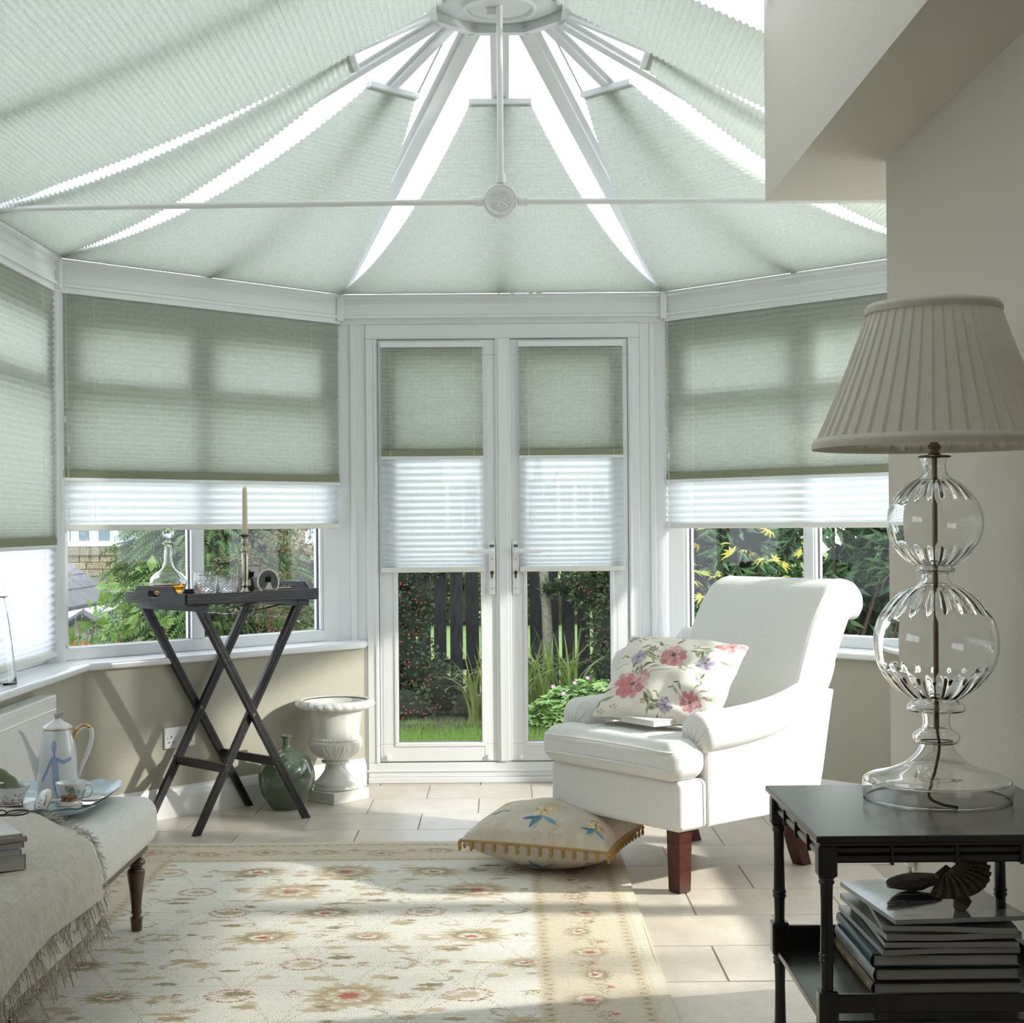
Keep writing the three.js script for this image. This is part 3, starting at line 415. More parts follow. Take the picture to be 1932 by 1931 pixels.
// ================================================================ RUG
const rugR = { x0: -1.5, x1: 0.405, z0: 1.335, z1: 4.25 };
{
  const W = rugR.x1 - rugR.x0, D = rugR.z1 - rugR.z0, PW = 1330, PH = Math.round(PW * D / W);
  const tex = canvasTex(PW, PH, (g) => {
    const r = rng(77), px = PW / W, col = { field: '#e7e3d8', border: '#d6cab5', band: '#ccbda3', tan: '#b5a283', tan2: '#c8b89b', olive: '#998d6d', red: '#b9695a', pink: '#c08a78', line: '#a28e6c' };
    g.fillStyle = col.border; g.fillRect(0, 0, PW, PH);
    const bw = 0.325 * px, e = 0.028 * px;
    g.fillStyle = '#ddd4c0'; g.fillRect(0, 0, PW, e); g.fillRect(0, PH - e, PW, e); g.fillRect(0, 0, e, PH); g.fillRect(PW - e, 0, e, PH);
    g.fillStyle = col.band; for (const k of [0.045, 0.285]) { const o = k * px, w = 0.03 * px; g.fillRect(o, o, PW - 2 * o, w); g.fillRect(o, PH - o - w, PW - 2 * o, w); g.fillRect(o, o, w, PH - 2 * o); g.fillRect(PW - o - w, o, w, PH - 2 * o); }
    g.fillStyle = col.field; g.fillRect(bw, bw, PW - 2 * bw, PH - 2 * bw);
    // knotted motifs: rosettes, palmettes, curled leaves and sprigs, each with a ragged woven edge
    const blob = (x, y, rx, ry, c, n, j = 0.25) => { g.fillStyle = c; g.beginPath(); for (let k = 0; k <= n; k++) { const a = k / n * TAU, q = 1 + j * Math.cos(k * Math.PI) * 0.5 + (r() - 0.5) * 0.14; g.lineTo(x + Math.cos(a) * rx * q, y + Math.sin(a) * ry * q); } g.fill(); };
    const stroke = (pts, c, w) => { g.strokeStyle = c; g.lineWidth = w; g.lineCap = 'round'; g.beginPath(); g.moveTo(...pts[0]); for (let i = 1; i < pts.length - 1; i += 2) g.quadraticCurveTo(...pts[i], ...pts[i + 1]); g.stroke(); };
    const rosette = (x, y, s) => { g.globalAlpha = 0.75; blob(x, y, s, s * 0.92, col.tan2, 32, 0.3); g.globalAlpha = 0.9; blob(x, y, s * 0.74, s * 0.7, col.tan, 28, 0.24); blob(x, y, s * 0.52, s * 0.48, col.field, 24, 0.2); blob(x, y, s * 0.42, s * 0.4, col.tan2, 20, 0.3); g.globalAlpha = 1; blob(x, y, s * 0.24, s * 0.22, col.red, 14, 0.4); for (let k = 0; k < 8; k++) { const a = k / 8 * TAU; stroke([[x + Math.cos(a) * s * 0.3, y + Math.sin(a) * s * 0.3], [x, y], [x + Math.cos(a) * s * 0.86, y + Math.sin(a) * s * 0.8]], col.line, 1.6); } };
    const palm = (x, y, s, t) => { g.save(); g.translate(x, y); g.rotate(t); g.globalAlpha = 0.8; blob(0, 0, s * 0.9, s * 0.62, col.tan2, 26, 0.34); blob(0, -s * 0.05, s * 0.6, s * 0.42, col.olive, 22, 0.3); g.globalAlpha = 1; blob(0, 0, s * 0.34, s * 0.24, col.field, 16, 0.25); blob(0, s * 0.02, s * 0.2, s * 0.14, col.red, 12, 0.5); g.restore(); };
    const sprig = (x, y, s, t, c) => { g.save(); g.translate(x, y); g.rotate(t); stroke([[0, s * 0.7], [s * 0.2, 0], [0, -s * 0.6]], col.line, 1.8); for (const k of [-1, 1]) { g.globalAlpha = 0.8; blob(k * s * 0.32, 0, s * 0.26, s * 0.14, col.tan, 10, 0.3); blob(k * s * 0.26, -s * 0.36, s * 0.2, s * 0.11, col.olive, 10, 0.3); } g.globalAlpha = 1; blob(0, -s * 0.62, s * 0.22, s * 0.17, c, 10, 0.6); g.restore(); };
    const wreath = (x, y, s) => { for (let k = 0; k < 22; k++) { const a = k / 22 * TAU; blob(x + Math.cos(a) * s, y + Math.sin(a) * s * 0.9, s * 0.13, s * 0.11, k % 2 ? col.red : col.tan, 8, 0.4); } blob(x, y, s * 0.5, s * 0.44, col.tan2, 16, 0.3); };
    const curl = (x, y, s, t) => { g.save(); g.translate(x, y); g.rotate(t); stroke([[-s, 0], [-s * 0.4, -s * 0.9], [s * 0.5, -s * 0.35], [s * 1.1, s * 0.1], [s * 0.5, s * 0.42]], col.tan, s * 0.2); stroke([[-s, 0], [-s * 0.4, -s * 0.9], [s * 0.5, -s * 0.35]], col.line, s * 0.06); g.restore(); };
    const cx = PW / 2, gx = 0.30 * px, gy = 0.27 * px;
    g.save(); g.beginPath(); g.rect(bw, bw, PW - 2 * bw, PH - 2 * bw); g.clip();
    for (let j = 0; j * gy < PH; j++) for (let i = -3; i <= 3; i++) { const x = cx + (i + (j & 1 ? 0.5 : 0)) * gx, y = bw + 0.16 * px + j * gy; stroke([[x, y], [x + gx * 0.3, y + gy * 0.2], [x + gx * 0.5, y + gy], [x + gx * 0.1, y + gy * 0.7], [x, y + gy * 2]], col.line, 1.3); stroke([[x, y], [x - gx * 0.3, y + gy * 0.2], [x - gx * 0.5, y + gy]], col.line, 1.3); }
    for (let j = 0; j * gy < PH; j++) for (let i = -3; i <= 3; i++) { const x = cx + (i + (j & 1 ? 0.5 : 0)) * gx, y = bw + 0.16 * px + j * gy, k = (Math.abs(i * (j & 1 ? 2 : 1)) + j * 3) % 5; if (k === 0) rosette(x, y, 0.112 * px); else if (k === 1) palm(x, y, 0.115 * px, i * 0.3); else if (k === 2) wreath(x, y, 0.055 * px); else if (k === 3) { curl(x - 0.03 * px, y, 0.055 * px, 0.4 + i); sprig(x + 0.05 * px, y, 0.05 * px, i, col.red); } else palm(x, y, 0.085 * px, Math.PI);
      for (let q = 0; q < 4; q++) blob(x + (r() - 0.5) * gx, y + (r() - 0.5) * gy, (0.016 + r() * 0.03) * px, (0.008 + r() * 0.012) * px, [col.tan2, col.tan, col.olive][q % 3], 14, 0.5);
      sprig(x + gx * 0.5, y + (r() - 0.5) * 20, 0.042 * px, (r() - 0.5) * 3, r() < 0.6 ? col.red : col.pink); if (r() < 0.6) curl(x + gx * 0.26, y + gy * 0.5, 0.034 * px, r() * 6); blob(x - gx * 0.26, y + gy * 0.42, 0.03 * px, 0.017 * px, col.tan2, 12, 0.3); }
    g.restore();
    const edge = (x, y, k, t) => { if (k % 4 === 0) palm(x, y, 0.075 * px, t); else if (k % 4 === 2) rosette(x, y, 0.062 * px); else sprig(x, y, 0.05 * px, t, col.red); curl(x + Math.cos(t) * 0.06 * px, y + Math.sin(t) * 0.06 * px, 0.032 * px, t); };
    for (let k = 0; k * 0.105 * px < PW; k++) { edge(k * 0.105 * px, 0.182 * px + 14 * Math.sin(k * 2), k, 0.2); edge(k * 0.105 * px, PH - 0.182 * px, k, 0.2); } for (let k = 2; k * 0.105 * px < PH; k++) { edge(0.182 * px + 14 * Math.sin(k * 2), k * 0.105 * px, k, 1.6); edge(PW - 0.182 * px + 14 * Math.sin(k * 2), k * 0.105 * px, k, 1.6); }
    for (const o of [0.06, 0.30]) for (let q = 0; q < PH; q += 0.04 * px) { blob(o * px, q, 5, 6, col.line, 6); blob(PW - o * px, q, 5, 6, col.line, 6); if (q < PW) { blob(q, o * px, 6, 5, col.line, 6); } }
    // ragged knotting: every woven row sits a few knots to one side
    { const im = g.getImageData(0, 0, PW, PH), src = im.data.slice(), q = rng(19); let sh = 0; for (let y = 0; y < PH; y++) { if (y % 3 === 0) sh = Math.round((q() - 0.5) * 13); for (let x = 0; x < PW; x++) { const sx = Math.min(PW - 1, Math.max(0, x + (x > 40 && x < PW - 40 ? sh : 0))), o = (y * PW + x) * 4, i = (y * PW + sx) * 4; im.data[o] = src[i]; im.data[o + 1] = src[i + 1]; im.data[o + 2] = src[i + 2]; } } g.putImageData(im, 0, 0); }
    // abrash: uneven dye in woven rows, and worn knots
    for (let y = 0; y < PH; y += 3) { g.fillStyle = r() < 0.5 ? 'rgba(120,92,50,' + (r() * 0.10).toFixed(3) + ')' : 'rgba(255,246,225,' + (r() * 0.12).toFixed(3) + ')'; const x = r() * PW * 0.7; g.fillRect(x, y, PW * (0.15 + r() * 0.5), 2 + r() * 3); }
    for (let k = 0; k < 26000; k++) { g.fillStyle = r() < 0.5 ? 'rgba(112,86,50,0.20)' : 'rgba(250,240,218,0.24)'; g.fillRect(r() * PW, r() * PH, 2 + r() * 9, 1.6); }
  });
  const m = mat([0.98, 0.975, 0.96], 0.95, { map: tex, bumpMap: dataTex(256, 0.12, (u, v) => { const k = 0.5 * n128(u, v) + 0.5 * n64(u, v); return [k, k, k]; }, false), bumpScale: 0.002, sheen: 0.3 }); m.userData.metre = false; m.bumpMap.repeat.set(W / 0.12, D / 0.12);
  const top = gridSurface(60, 90, (u, v) => V(lerp(rugR.x0, rugR.x1, u) + 0.006 * Math.sin(v * 9) * (u > 0.99 || u < 0.01 ? 1 : 0), 0.0085 + 0.0012 * Math.sin(u * 13 + v * 7) * Math.sin(v * 21), lerp(rugR.z0, rugR.z1, 1 - v)));
  const uv = top.attributes.uv; for (let i = 0; i < uv.count; i++) uv.setXY(i, uv.getX(i), uv.getY(i));
  const rug = thing('rug', 'large faded cream and tan rug with scattered floral motifs on the tiles', 'rug');
  mesh('pile', top, m, rug);
  mesh('edge_binding', [span(rugR.x1 - 0.004, rugR.x1 + 0.004, 0.0012, 0.0075, rugR.z0, rugR.z1), span(rugR.x0 - 0.004, rugR.x0 + 0.004, 0.0012, 0.0075, rugR.z0, rugR.z1), span(rugR.x0, rugR.x1, 0.0012, 0.007, rugR.z0 - 0.002, rugR.z0 + 0.006), span(rugR.x0, rugR.x1, 0.0012, 0.006, rugR.z0, rugR.z1)], mat([0.62, 0.53, 0.38], 0.95), rug);
  const r = rng(9), fr = []; for (let x = rugR.x0; x < rugR.x1; x += 0.006) { const a = (r() - 0.5) * 0.02, l = 0.012 + r() * 0.016; fr.push(tube([V(x, 0.006, rugR.z0 + 0.003), V(x + a * 0.5, 0.006, rugR.z0 - l * 0.5), V(x + a, 0.002, rugR.z0 - l)], 0.0011, 3, 4)); }
  stuff(mesh('fringe', fr, mat([0.66, 0.58, 0.44], 0.95), rug), 'short pale knotted fringe');
}

// ================================================================ ARMCHAIR
const chairFabric = mat([0.88, 0.87, 0.84], 0.9, { map: linenTex(0.94), bumpMap: weaveBump, bumpScale: 0.0003, sheen: 0.15 });
const mahogany = mat([0.085, 0.022, 0.014], 0.28, { map: dataTex(128, 0.3, (u, v) => { const k = 0.7 + 0.3 * n24(u * 0.3, v) + 0.1 * n64(u, v); return [k, k, k]; }) });
const chairAt = [0.61, 0, 1.719], chairTurn = -0.893;
{
  const c = thing('armchair', 'white upholstered scroll-back armchair standing in the light by the window', 'armchair', chairAt, chairTurn);
  mesh('seat_base', rbox(0.63, 0.165, 0.65, 0.022, 0, 0.282, 0.005, 4), chairFabric, c);
  // seat cushion: crowned box with wings in front of the arms
  const puff = (w, h, d, r, x, y, z) => { const g = rbox(w, h, d, r, 0, 0, 0, 7), p = g.attributes.position; for (let i = 0; i < p.count; i++) { const X = p.getX(i) / (w / 2), Y = p.getY(i), Z = p.getZ(i) / (d / 2), k = Math.max(0, 1 - X * X) * Math.max(0, 1 - Z * Z * Z * Z); p.setY(i, Y + (Y > 0 ? 0.03 : -0.006) * k); p.setX(i, p.getX(i) * (1 + 0.012 * (1 - Y * Y / (h * h / 4)))); p.setZ(i, p.getZ(i) * (1 + 0.014 * (1 - Y * Y / (h * h / 4)))); } g.computeVertexNormals(); return g.translate(x, y, z); };
  const sc = mesh('seat_cushion', [puff(0.46, 0.128, 0.60, 0.052, 0, 0.425, 0.062), puff(0.655, 0.122, 0.165, 0.05, 0, 0.424, 0.287)], chairFabric, c);
  mesh('piping', [0.46, 0.40].map((y) => tube([V(-0.31, y, 0.225), V(-0.318, y, 0.30), V(-0.302, y, 0.362), V(-0.2, y + 0.004, 0.374), V(0, y + 0.006, 0.376), V(0.2, y + 0.004, 0.374), V(0.302, y, 0.362), V(0.318, y, 0.30), V(0.31, y, 0.225)], 0.0035, 60, 7)), chairFabric, sc);
  // back: raked slab that rolls over at the top
  const back = new THREE.Shape(new THREE.CatmullRomCurve3([[-0.205, 0.345], [-0.225, 0.45], [-0.275, 0.62], [-0.345, 0.79], [-0.415, 0.905], [-0.47, 0.962], [-0.54, 0.985], [-0.605, 0.97], [-0.645, 0.925], [-0.645, 0.872], [-0.612, 0.838], [-0.575, 0.842], [-0.545, 0.80], [-0.475, 0.66], [-0.405, 0.47], [-0.36, 0.30], [-0.335, 0.21], [-0.22, 0.22]].map(([a, b]) => V(a, b, 0)), true, 'centripetal').getPoints(110).map((p) => new THREE.Vector2(p.x, p.y)));
  mesh('backrest', extrudeProfile(back, 0.60, 0.035, 5), chairFabric, c);
  const folds = []; for (const s of [-1, 1]) for (let k = 0; k < 5; k++) { const t = k / 4, z = lerp(-0.43, -0.545, t), y = lerp(0.917, 0.984, Math.pow(t, 0.7)); folds.push(sweep([V(s * 0.294, y - 0.012, z - 0.012), V(s * 0.27, y - 0.0015, z), V(s * 0.225, y - 0.003, z + 0.002)], [0.004, 0.0045, 0.001], 10, 6)); }
  mesh('gathered_fold', folds, chairFabric, c);
  for (const s of [-1, 1]) {
    const arm = new THREE.Group(); arm.name = 'arm'; c.add(arm);
    const panel = new THREE.Shape([[0.205, 0.205], [0.205, 0.50], [0.06, 0.50], [-0.12, 0.515], [-0.28, 0.55], [-0.38, 0.59], [-0.435, 0.605], [-0.42, 0.54], [-0.375, 0.33], [-0.34, 0.205]].map(([a, b]) => new THREE.Vector2(a, b)));
    mesh('side_panel', extrudeProfile(panel, 0.075, 0.014, 4).translate(s * 0.288, 0, 0), chairFabric, arm);
    mesh('arm_roll', sweep([V(s * 0.292, 0.508, 0.215), V(s * 0.293, 0.512, 0.08), V(s * 0.294, 0.53, -0.10), V(s * 0.292, 0.57, -0.26), V(s * 0.284, 0.635, -0.39), V(s * 0.272, 0.70, -0.45)], [0.068, 0.067, 0.064, 0.058, 0.048, 0.036], 40, 24), chairFabric, arm);
    const pl = []; for (let k = 0; k < 7; k++) { const a = lerp(-0.2, Math.PI + 0.2, k / 6), R = 0.064, q = (f) => V(s * 0.292 + Math.cos(a) * R * f, 0.508 + Math.sin(a) * R * f - (1 - f) * 0.045, 0.218 + 0.034 * Math.sqrt(Math.max(0, 1 - f * f * 0.92))); pl.push(tube([q(0.05), q(0.4), q(0.75), q(0.99)], 0.0019, 10, 5)); }
    each('scroll_pleat', pl, chairFabric, arm);
    mesh('side_seam', tube([V(s * 0.327, 0.21, 0.205), V(s * 0.327, 0.34, 0.208), V(s * 0.327, 0.47, 0.207)], 0.0022, 12, 6), chairFabric, arm);
  }
  const taper = (x, z) => { const g = box(0.058, 0.2, 0.058, 0, 0.1, 0), p = g.attributes.position; for (let i = 0; i < p.count; i++) { const k = 0.86 + 0.14 * p.getY(i) / 0.2; p.setX(i, p.getX(i) * k); p.setZ(i, p.getZ(i) * k); } return [rbox(0.05, 0.012, 0.05, 0.005, x, 0.006, z), g.translate(x, 0.006, z)]; };
  for (const s of [-1, 1]) mesh('leg', taper(s * 0.268, 0.282).map((g) => (s < 0 ? g.scale(1, 0.95, 1).translate(0, 0.0098, 0) : g)), mahogany, c);
  const sab = new THREE.Shape(); sab.moveTo(-0.255, 0.215); sab.quadraticCurveTo(-0.262, 0.10, -0.318, 0.0); sab.lineTo(-0.362, 0.0); sab.quadraticCurveTo(-0.318, 0.11, -0.318, 0.215);
  for (const s of [-1, 1]) mesh('leg', extrudeProfile(sab, 0.052, 0.004, 2).translate(s * 0.262, 0, 0.012), mahogany, c);
}
// printed cottons: drawn petal by petal
function flowerPrint(w, h, bg, items, seed) {
  return canvasTex(w, h, (g) => {
    const r = rng(seed); g.fillStyle = bg; g.fillRect(0, 0, w, h);
    const leaf = (x, y, l, a, c) => { g.save(); g.translate(x, y); g.rotate(a); g.fillStyle = c; g.beginPath(); g.moveTo(0, 0); g.quadraticCurveTo(l * 0.5, -l * 0.3, l, 0); g.quadraticCurveTo(l * 0.5, l * 0.26, 0, 0); g.fill(); g.strokeStyle = 'rgba(60,70,40,.5)'; g.lineWidth = 1; g.beginPath(); g.moveTo(0, 0); g.lineTo(l, 0); g.stroke(); g.restore(); };
    const stem = (p, c, t) => { g.strokeStyle = c; g.lineWidth = t; g.lineCap = 'round'; g.beginPath(); g.moveTo(p[0], p[1]); g.quadraticCurveTo(p[2], p[3], p[4], p[5]); g.stroke(); };
    const bloom = (x, y, s, cols) => { for (let ring = 0; ring < 4; ring++) { const n = 11 - ring * 2, R = s * (1 - ring * 0.22); for (let k = 0; k < n; k++) { const a = k / n * TAU + ring * 0.5 + r() * 0.3, q = R * (0.8 + r() * 0.3); g.fillStyle = cols[Math.floor(r() * cols.length)]; g.globalAlpha = 0.85; g.beginPath(); g.moveTo(x, y); g.quadraticCurveTo(x + Math.cos(a - 0.42) * q * 1.05, y + Math.sin(a - 0.42) * q * 1.05, x + Math.cos(a) * q, y + Math.sin(a) * q); g.quadraticCurveTo(x + Math.cos(a + 0.42) * q * 1.05, y + Math.sin(a + 0.42) * q * 1.05, x, y); g.fill(); g.globalAlpha = 0.35; g.strokeStyle = '#8d4a4a'; g.lineWidth = 1; g.stroke(); } } g.globalAlpha = 1; g.fillStyle = '#75724a'; g.beginPath(); g.arc(x, y, s * 0.13, 0, TAU); g.fill(); };
    items({ g, r, leaf, stem, bloom, w, h });
  });
}
const pinks = ['#dd9aa0', '#e8b4b6', '#cf7f88', '#f0cdca', '#d98a8a'], lilacs = ['#a9a0b8', '#bdb5c6', '#8f86a4', '#cfc9d4'], greens = ['#8f9a72', '#a3ab86', '#76825c', '#b5ba98'];
const roseCloth = flowerPrint(1024, 1024, '#f1ece0', ({ g, r, leaf, stem, bloom, w }) => {
  const spray = (x, y, s, cols) => { for (let k = 0; k < 7; k++) { const a = r() * TAU; stem([x, y, x + Math.cos(a) * s, y + Math.sin(a) * s, x + Math.cos(a + 0.4) * s * 2.1, y + Math.sin(a + 0.4) * s * 2.1], '#8b9470', 3); leaf(x + Math.cos(a + 0.2) * s * 1.2, y + Math.sin(a + 0.2) * s * 1.2, s * 0.8, a + 0.6, greens[k % 4]); leaf(x + Math.cos(a + 0.4) * s * 1.9, y + Math.sin(a + 0.4) * s * 1.9, s * 0.62, a - 0.5, greens[(k + 1) % 4]); } bloom(x, y, s, cols); };
  stem([140, 760, 400, 640, 640, 560], '#7d8760', 5); stem([640, 560, 820, 520, 960, 420], '#7d8760', 4); stem([640, 560, 560, 420, 540, 320], '#7d8760', 4);
  spray(270, 730, 150, pinks); spray(520, 350, 128, pinks); spray(820, 430, 98, lilacs); spray(230, 430, 86, lilacs); spray(930, 110, 130, pinks); spray(790, 860, 96, pinks); spray(90, 120, 60, lilacs); spray(600, 930, 70, lilacs);
  for (let k = 0; k < 26; k++) { const x = r() * w, y = r() * w, s = 14 + r() * 14; stem([x, y, x + s, y - s, x + s * 3, y - s * 0.4], '#98a07c', 2); for (let q = 0; q < 5; q++) leaf(x + q * s * 0.6, y - s * 0.5 * Math.sin(q), s * 1.2, (q & 1 ? 1 : -1) * 0.9, greens[q % 4]); if (k % 3 === 0) for (let q = 0; q < 6; q++) { g.fillStyle = k % 2 ? '#c9a66a' : '#dd9aa0'; g.beginPath(); g.arc(x + (r() - 0.5) * 40, y + (r() - 0.5) * 40, 6, 0, TAU); g.fill(); } }
}, 31);
const blueLeafCloth = flowerPrint(1024, 1024, '#d8d0bf', ({ g, r, leaf, stem, bloom, w }) => {
  for (let k = 0; k < 60; k++) { g.fillStyle = 'rgba(150,125,95,0.07)'; g.beginPath(); g.ellipse(r() * w, r() * w, 40 + r() * 90, 30 + r() * 70, r() * 3, 0, TAU); g.fill(); }
  g.strokeStyle = 'rgba(120,110,95,0.35)'; g.lineWidth = 2; for (let k = 0; k < 90; k++) { const x = r() * w, y = r() * w, s = 8 + r() * 18; g.beginPath(); g.arc(x, y, s, r() * 6, r() * 6 + 4); g.arc(x + s * 0.8, y, s * 0.5, 3, 6); g.stroke(); }
  const blues = ['#5f8fa6', '#7aa5b5', '#4d7c93', '#8fb3bd'];
  const spr = (x, y, s, f) => { stem([x, y, x + s * 0.3, y + s * 0.8, x - s * 0.2, y + s * 1.8], '#6f7f6a', 4); leaf(x, y + s * 0.4, s * 1.5, 1.9, blues[0]); leaf(x, y + s * 0.7, s * 1.3, 0.6, blues[1]); leaf(x - 4, y + s * 0.9, s * 1.1, 2.9, blues[2]); if (f) bloom(x, y, s * 0.75, ['#d9b77c', '#e3cb9b', '#c99d63', '#efe2c2']); };
  spr(300, 150, 130, 1); spr(720, 470, 70, 1); spr(180, 640, 80, 0); spr(860, 200, 60, 1); spr(520, 760, 120, 1); spr(900, 820, 80, 1); spr(60, 380, 60, 1);
}, 52);
function cushion(name, label, w, h, t, map, pos, U, Vv, seed, back, wob = 0.012) {
  const c = thing(name, label, 'cushion'), u = U.clone().normalize(), n = u.clone().cross(Vv).normalize(), v = n.clone().cross(u);
  c.matrixAutoUpdate = true; new THREE.Matrix4().makeBasis(u, v, n).setPosition(...pos).decompose(c.position, c.quaternion, c.scale);
  const m = mat([0.92, 0.91, 0.89], 0.85, { map, sheen: 0.1 }); m.userData.metre = false; const [f, b] = pillow(w, h, t, 44, wob, seed);
  const cover = mesh('cover', f, m, c); mesh('back_cover', b, back || m, c); return { c, cover };
}
cushion('scatter_cushion', 'white cushion printed with pink roses leaning in the armchair', 0.45, 0.41, 0.15, roseCloth, [0.575, 0.645, 1.755], V(0.88, -0.05, 0.46), V(0.165, 0.26, -0.285), 3, mat([0.60, 0.62, 0.50], 0.9));
{
  const { c } = cushion('floor_cushion', 'cream cushion with blue leaf print and gold tassel trim on the rug', 0.52, 0.47, 0.225, blueLeafCloth, [0.165, 0.1165, 1.725], V(0.945, -0.02, 0.325), V(0.3, 0.0, -0.94), 8, undefined, 0.004);
  const gold = mat([0.42, 0.26, 0.07], 0.5), braid = [], pin = 0.055, W = 0.52 / 2, H = 0.47 / 2, at = (k) => { const q = ((k % 4) + 4) % 4, s = q - Math.floor(q), e = 2 * s - 1, i = (1 - pin * (1 - e * e)); return [V(e * W, -H * i, 0), V(W * i, e * H, 0), V(-e * W, H * i, 0), V(-W * i, -e * H, 0)][Math.floor(q)]; };
  const pts = []; for (let k = 0; k < 4; k += 0.04) pts.push(at(k)); mesh('braid', tube(pts, 0.0045, 160, 6, true), gold, c);
  const tg = merge([ball(0.0075, 0, -0.008, 0, 8).scale(1, 0.8, 1), cyl(0.0035, 0.0045, 0.006, 0, -0.014, 0, 8), lathe([[0.0001, -0.036], [0.003, -0.034], [0.0062, -0.026], [0.0055, -0.019], [0.0035, -0.016]], 8)]);
  for (let k = 0; k < 52; k++) { const m = mesh('tassel', tg, gold, c), p = at(k / 13); m.position.copy(p); m.quaternion.copy(c.quaternion).invert(); }
}
// two notebooks on the seat, half under the cushion
{
  const F = V(Math.sin(chairTurn), 0, Math.cos(chairTurn)), X = V(Math.cos(chairTurn), 0, -Math.sin(chairTurn)), at = (x, y, z) => V(chairAt[0], y, chairAt[2]).addScaledVector(X, x).addScaledVector(F, z), page = mat([0.80, 0.76, 0.68], 0.9);
  const nb = (label, p, w, h, d, turn, cover, name) => { const b = thing(name, label, 'book', [p.x, p.y, p.z], turn); mesh('pages', box(w - 0.006, h - 0.004, d - 0.006, 0, h / 2, 0), page, b); mesh('cover', [box(w, 0.002, d, 0, 0.001, 0), box(w, 0.002, d, 0, h - 0.001, 0), box(0.002, h, d, -w / 2, h / 2, 0)], cover, b); return b; };
  nb('slim cream notebook under the rose cushion on the armchair seat', at(-0.125, 0.5155, 0.165), 0.15, 0.016, 0.11, chairTurn, mat([0.74, 0.71, 0.63], 0.7), 'notebook');
  const b = nb('cream spiral notebook with red binding wire on the armchair seat', at(0.045, 0.5165, 0.19), 0.185, 0.02, 0.12, chairTurn - 0.1, mat([0.85, 0.82, 0.76], 0.7), 'notebook');
  mesh('binding_wire', Array.from({ length: 26 }, (_, k) => new THREE.TorusGeometry(0.0035, 0.0008, 5, 10).rotateY(Math.PI / 2).translate(-0.08 + k * 0.0064, 0.0195, -0.058)), mat([0.5, 0.08, 0.03], 0.5), b);
}

// ================================================================ FOLDING TRAY STAND AND TRAY
const trayAt = [-1.139, 0.855], trayTurn = Math.PI / 4, U_ = V(Math.SQRT1_2, 0, -Math.SQRT1_2), N_ = V(Math.SQRT1_2, 0, Math.SQRT1_2);   // local x along the wall, local z into the room
const onTray = (u, n, y = 0.9125) => [trayAt[0] + U_.x * u + N_.x * n, y, trayAt[1] + U_.z * u + N_.z * n];
const blackWood = mat([0.020, 0.0185, 0.019], 0.35, { bumpMap: dataTex(128, 0.2, (u, v) => { const k = n64(u * 0.15, v); return [k, k, k]; }, false), bumpScale: 0.0005 });
{
  const s = thing('folding_tray_stand', 'black wooden folding stand with crossed legs carrying the tray', 'tray stand', [trayAt[0], 0, trayAt[1]], trayTurn);
  const TH = 0.885;
  for (const [n, k] of [[-0.178, 1], [0.19, -1]]) for (const d of [1, -1]) {
    const z = n + (d * k > 0 ? 0.013 : -0.013), a = V(-0.255 * d, 0.0, z), b = V(0.245 * d, TH - 0.012, z), l = a.distanceTo(b), ang = Math.atan2(b.x - a.x, b.y - a.y);
    const sh = new THREE.Shape([[-0.0185 - 0.0, 0], [0.0185, 0], [0.0185, l], [-0.0185, l]].map(([x, y]) => new THREE.Vector2(x, y)));
    const g = new THREE.ExtrudeGeometry(sh, { depth: 0.016, bevelEnabled: true, bevelThickness: 0.003, bevelSize: 0.003, bevelOffset: -0.003, bevelSegments: 2 }).translate(0, 0, -0.008).rotateZ(-ang).translate(a.x, a.y, a.z);
    const p = g.attributes.position; for (let i = 0; i < p.count; i++) { if (p.getY(i) < 0.012) p.setY(i, 0.0); }
    mesh('leg', g, blackWood, s); const gv = box(0.003, l * 0.96, 0.002, 0, l / 2, 0.0108).rotateZ(-ang).translate(a.x, a.y, a.z); mesh('leg_groove', gv, M.socketHole, s);
  }
  for (const x of [-0.245, 0.245]) mesh('top_rail', rspan(x - 0.03, x + 0.03, TH - 0.02, TH + 0.004, -0.21, 0.212, 0.003), blackWood, s);
  for (const x of [-0.119, 0.119]) mesh('cross_bar', rspan(x - 0.009, x + 0.009, 0.225, 0.26, -0.178, 0.19, 0.003), blackWood, s);
  for (const n of [-0.178, 0.19]) mesh('pivot_bolt', cyl(0.007, 0.007, 0.05, 0, 0, 0, 12).rotateX(Math.PI / 2).translate(-0.005, 0.446, n), M.brassDark, s);
  for (const z of [-0.09, 0.10]) { const st = gridSurface(24, 1, (u, v) => V(lerp(-0.225, 0.225, u), TH - 0.012 - 0.045 * 4 * u * (1 - u) * 0.55, z + (v - 0.5) * 0.032)); mesh('strap', st, mat([0.30, 0.14, 0.05], 0.7), s); }
}
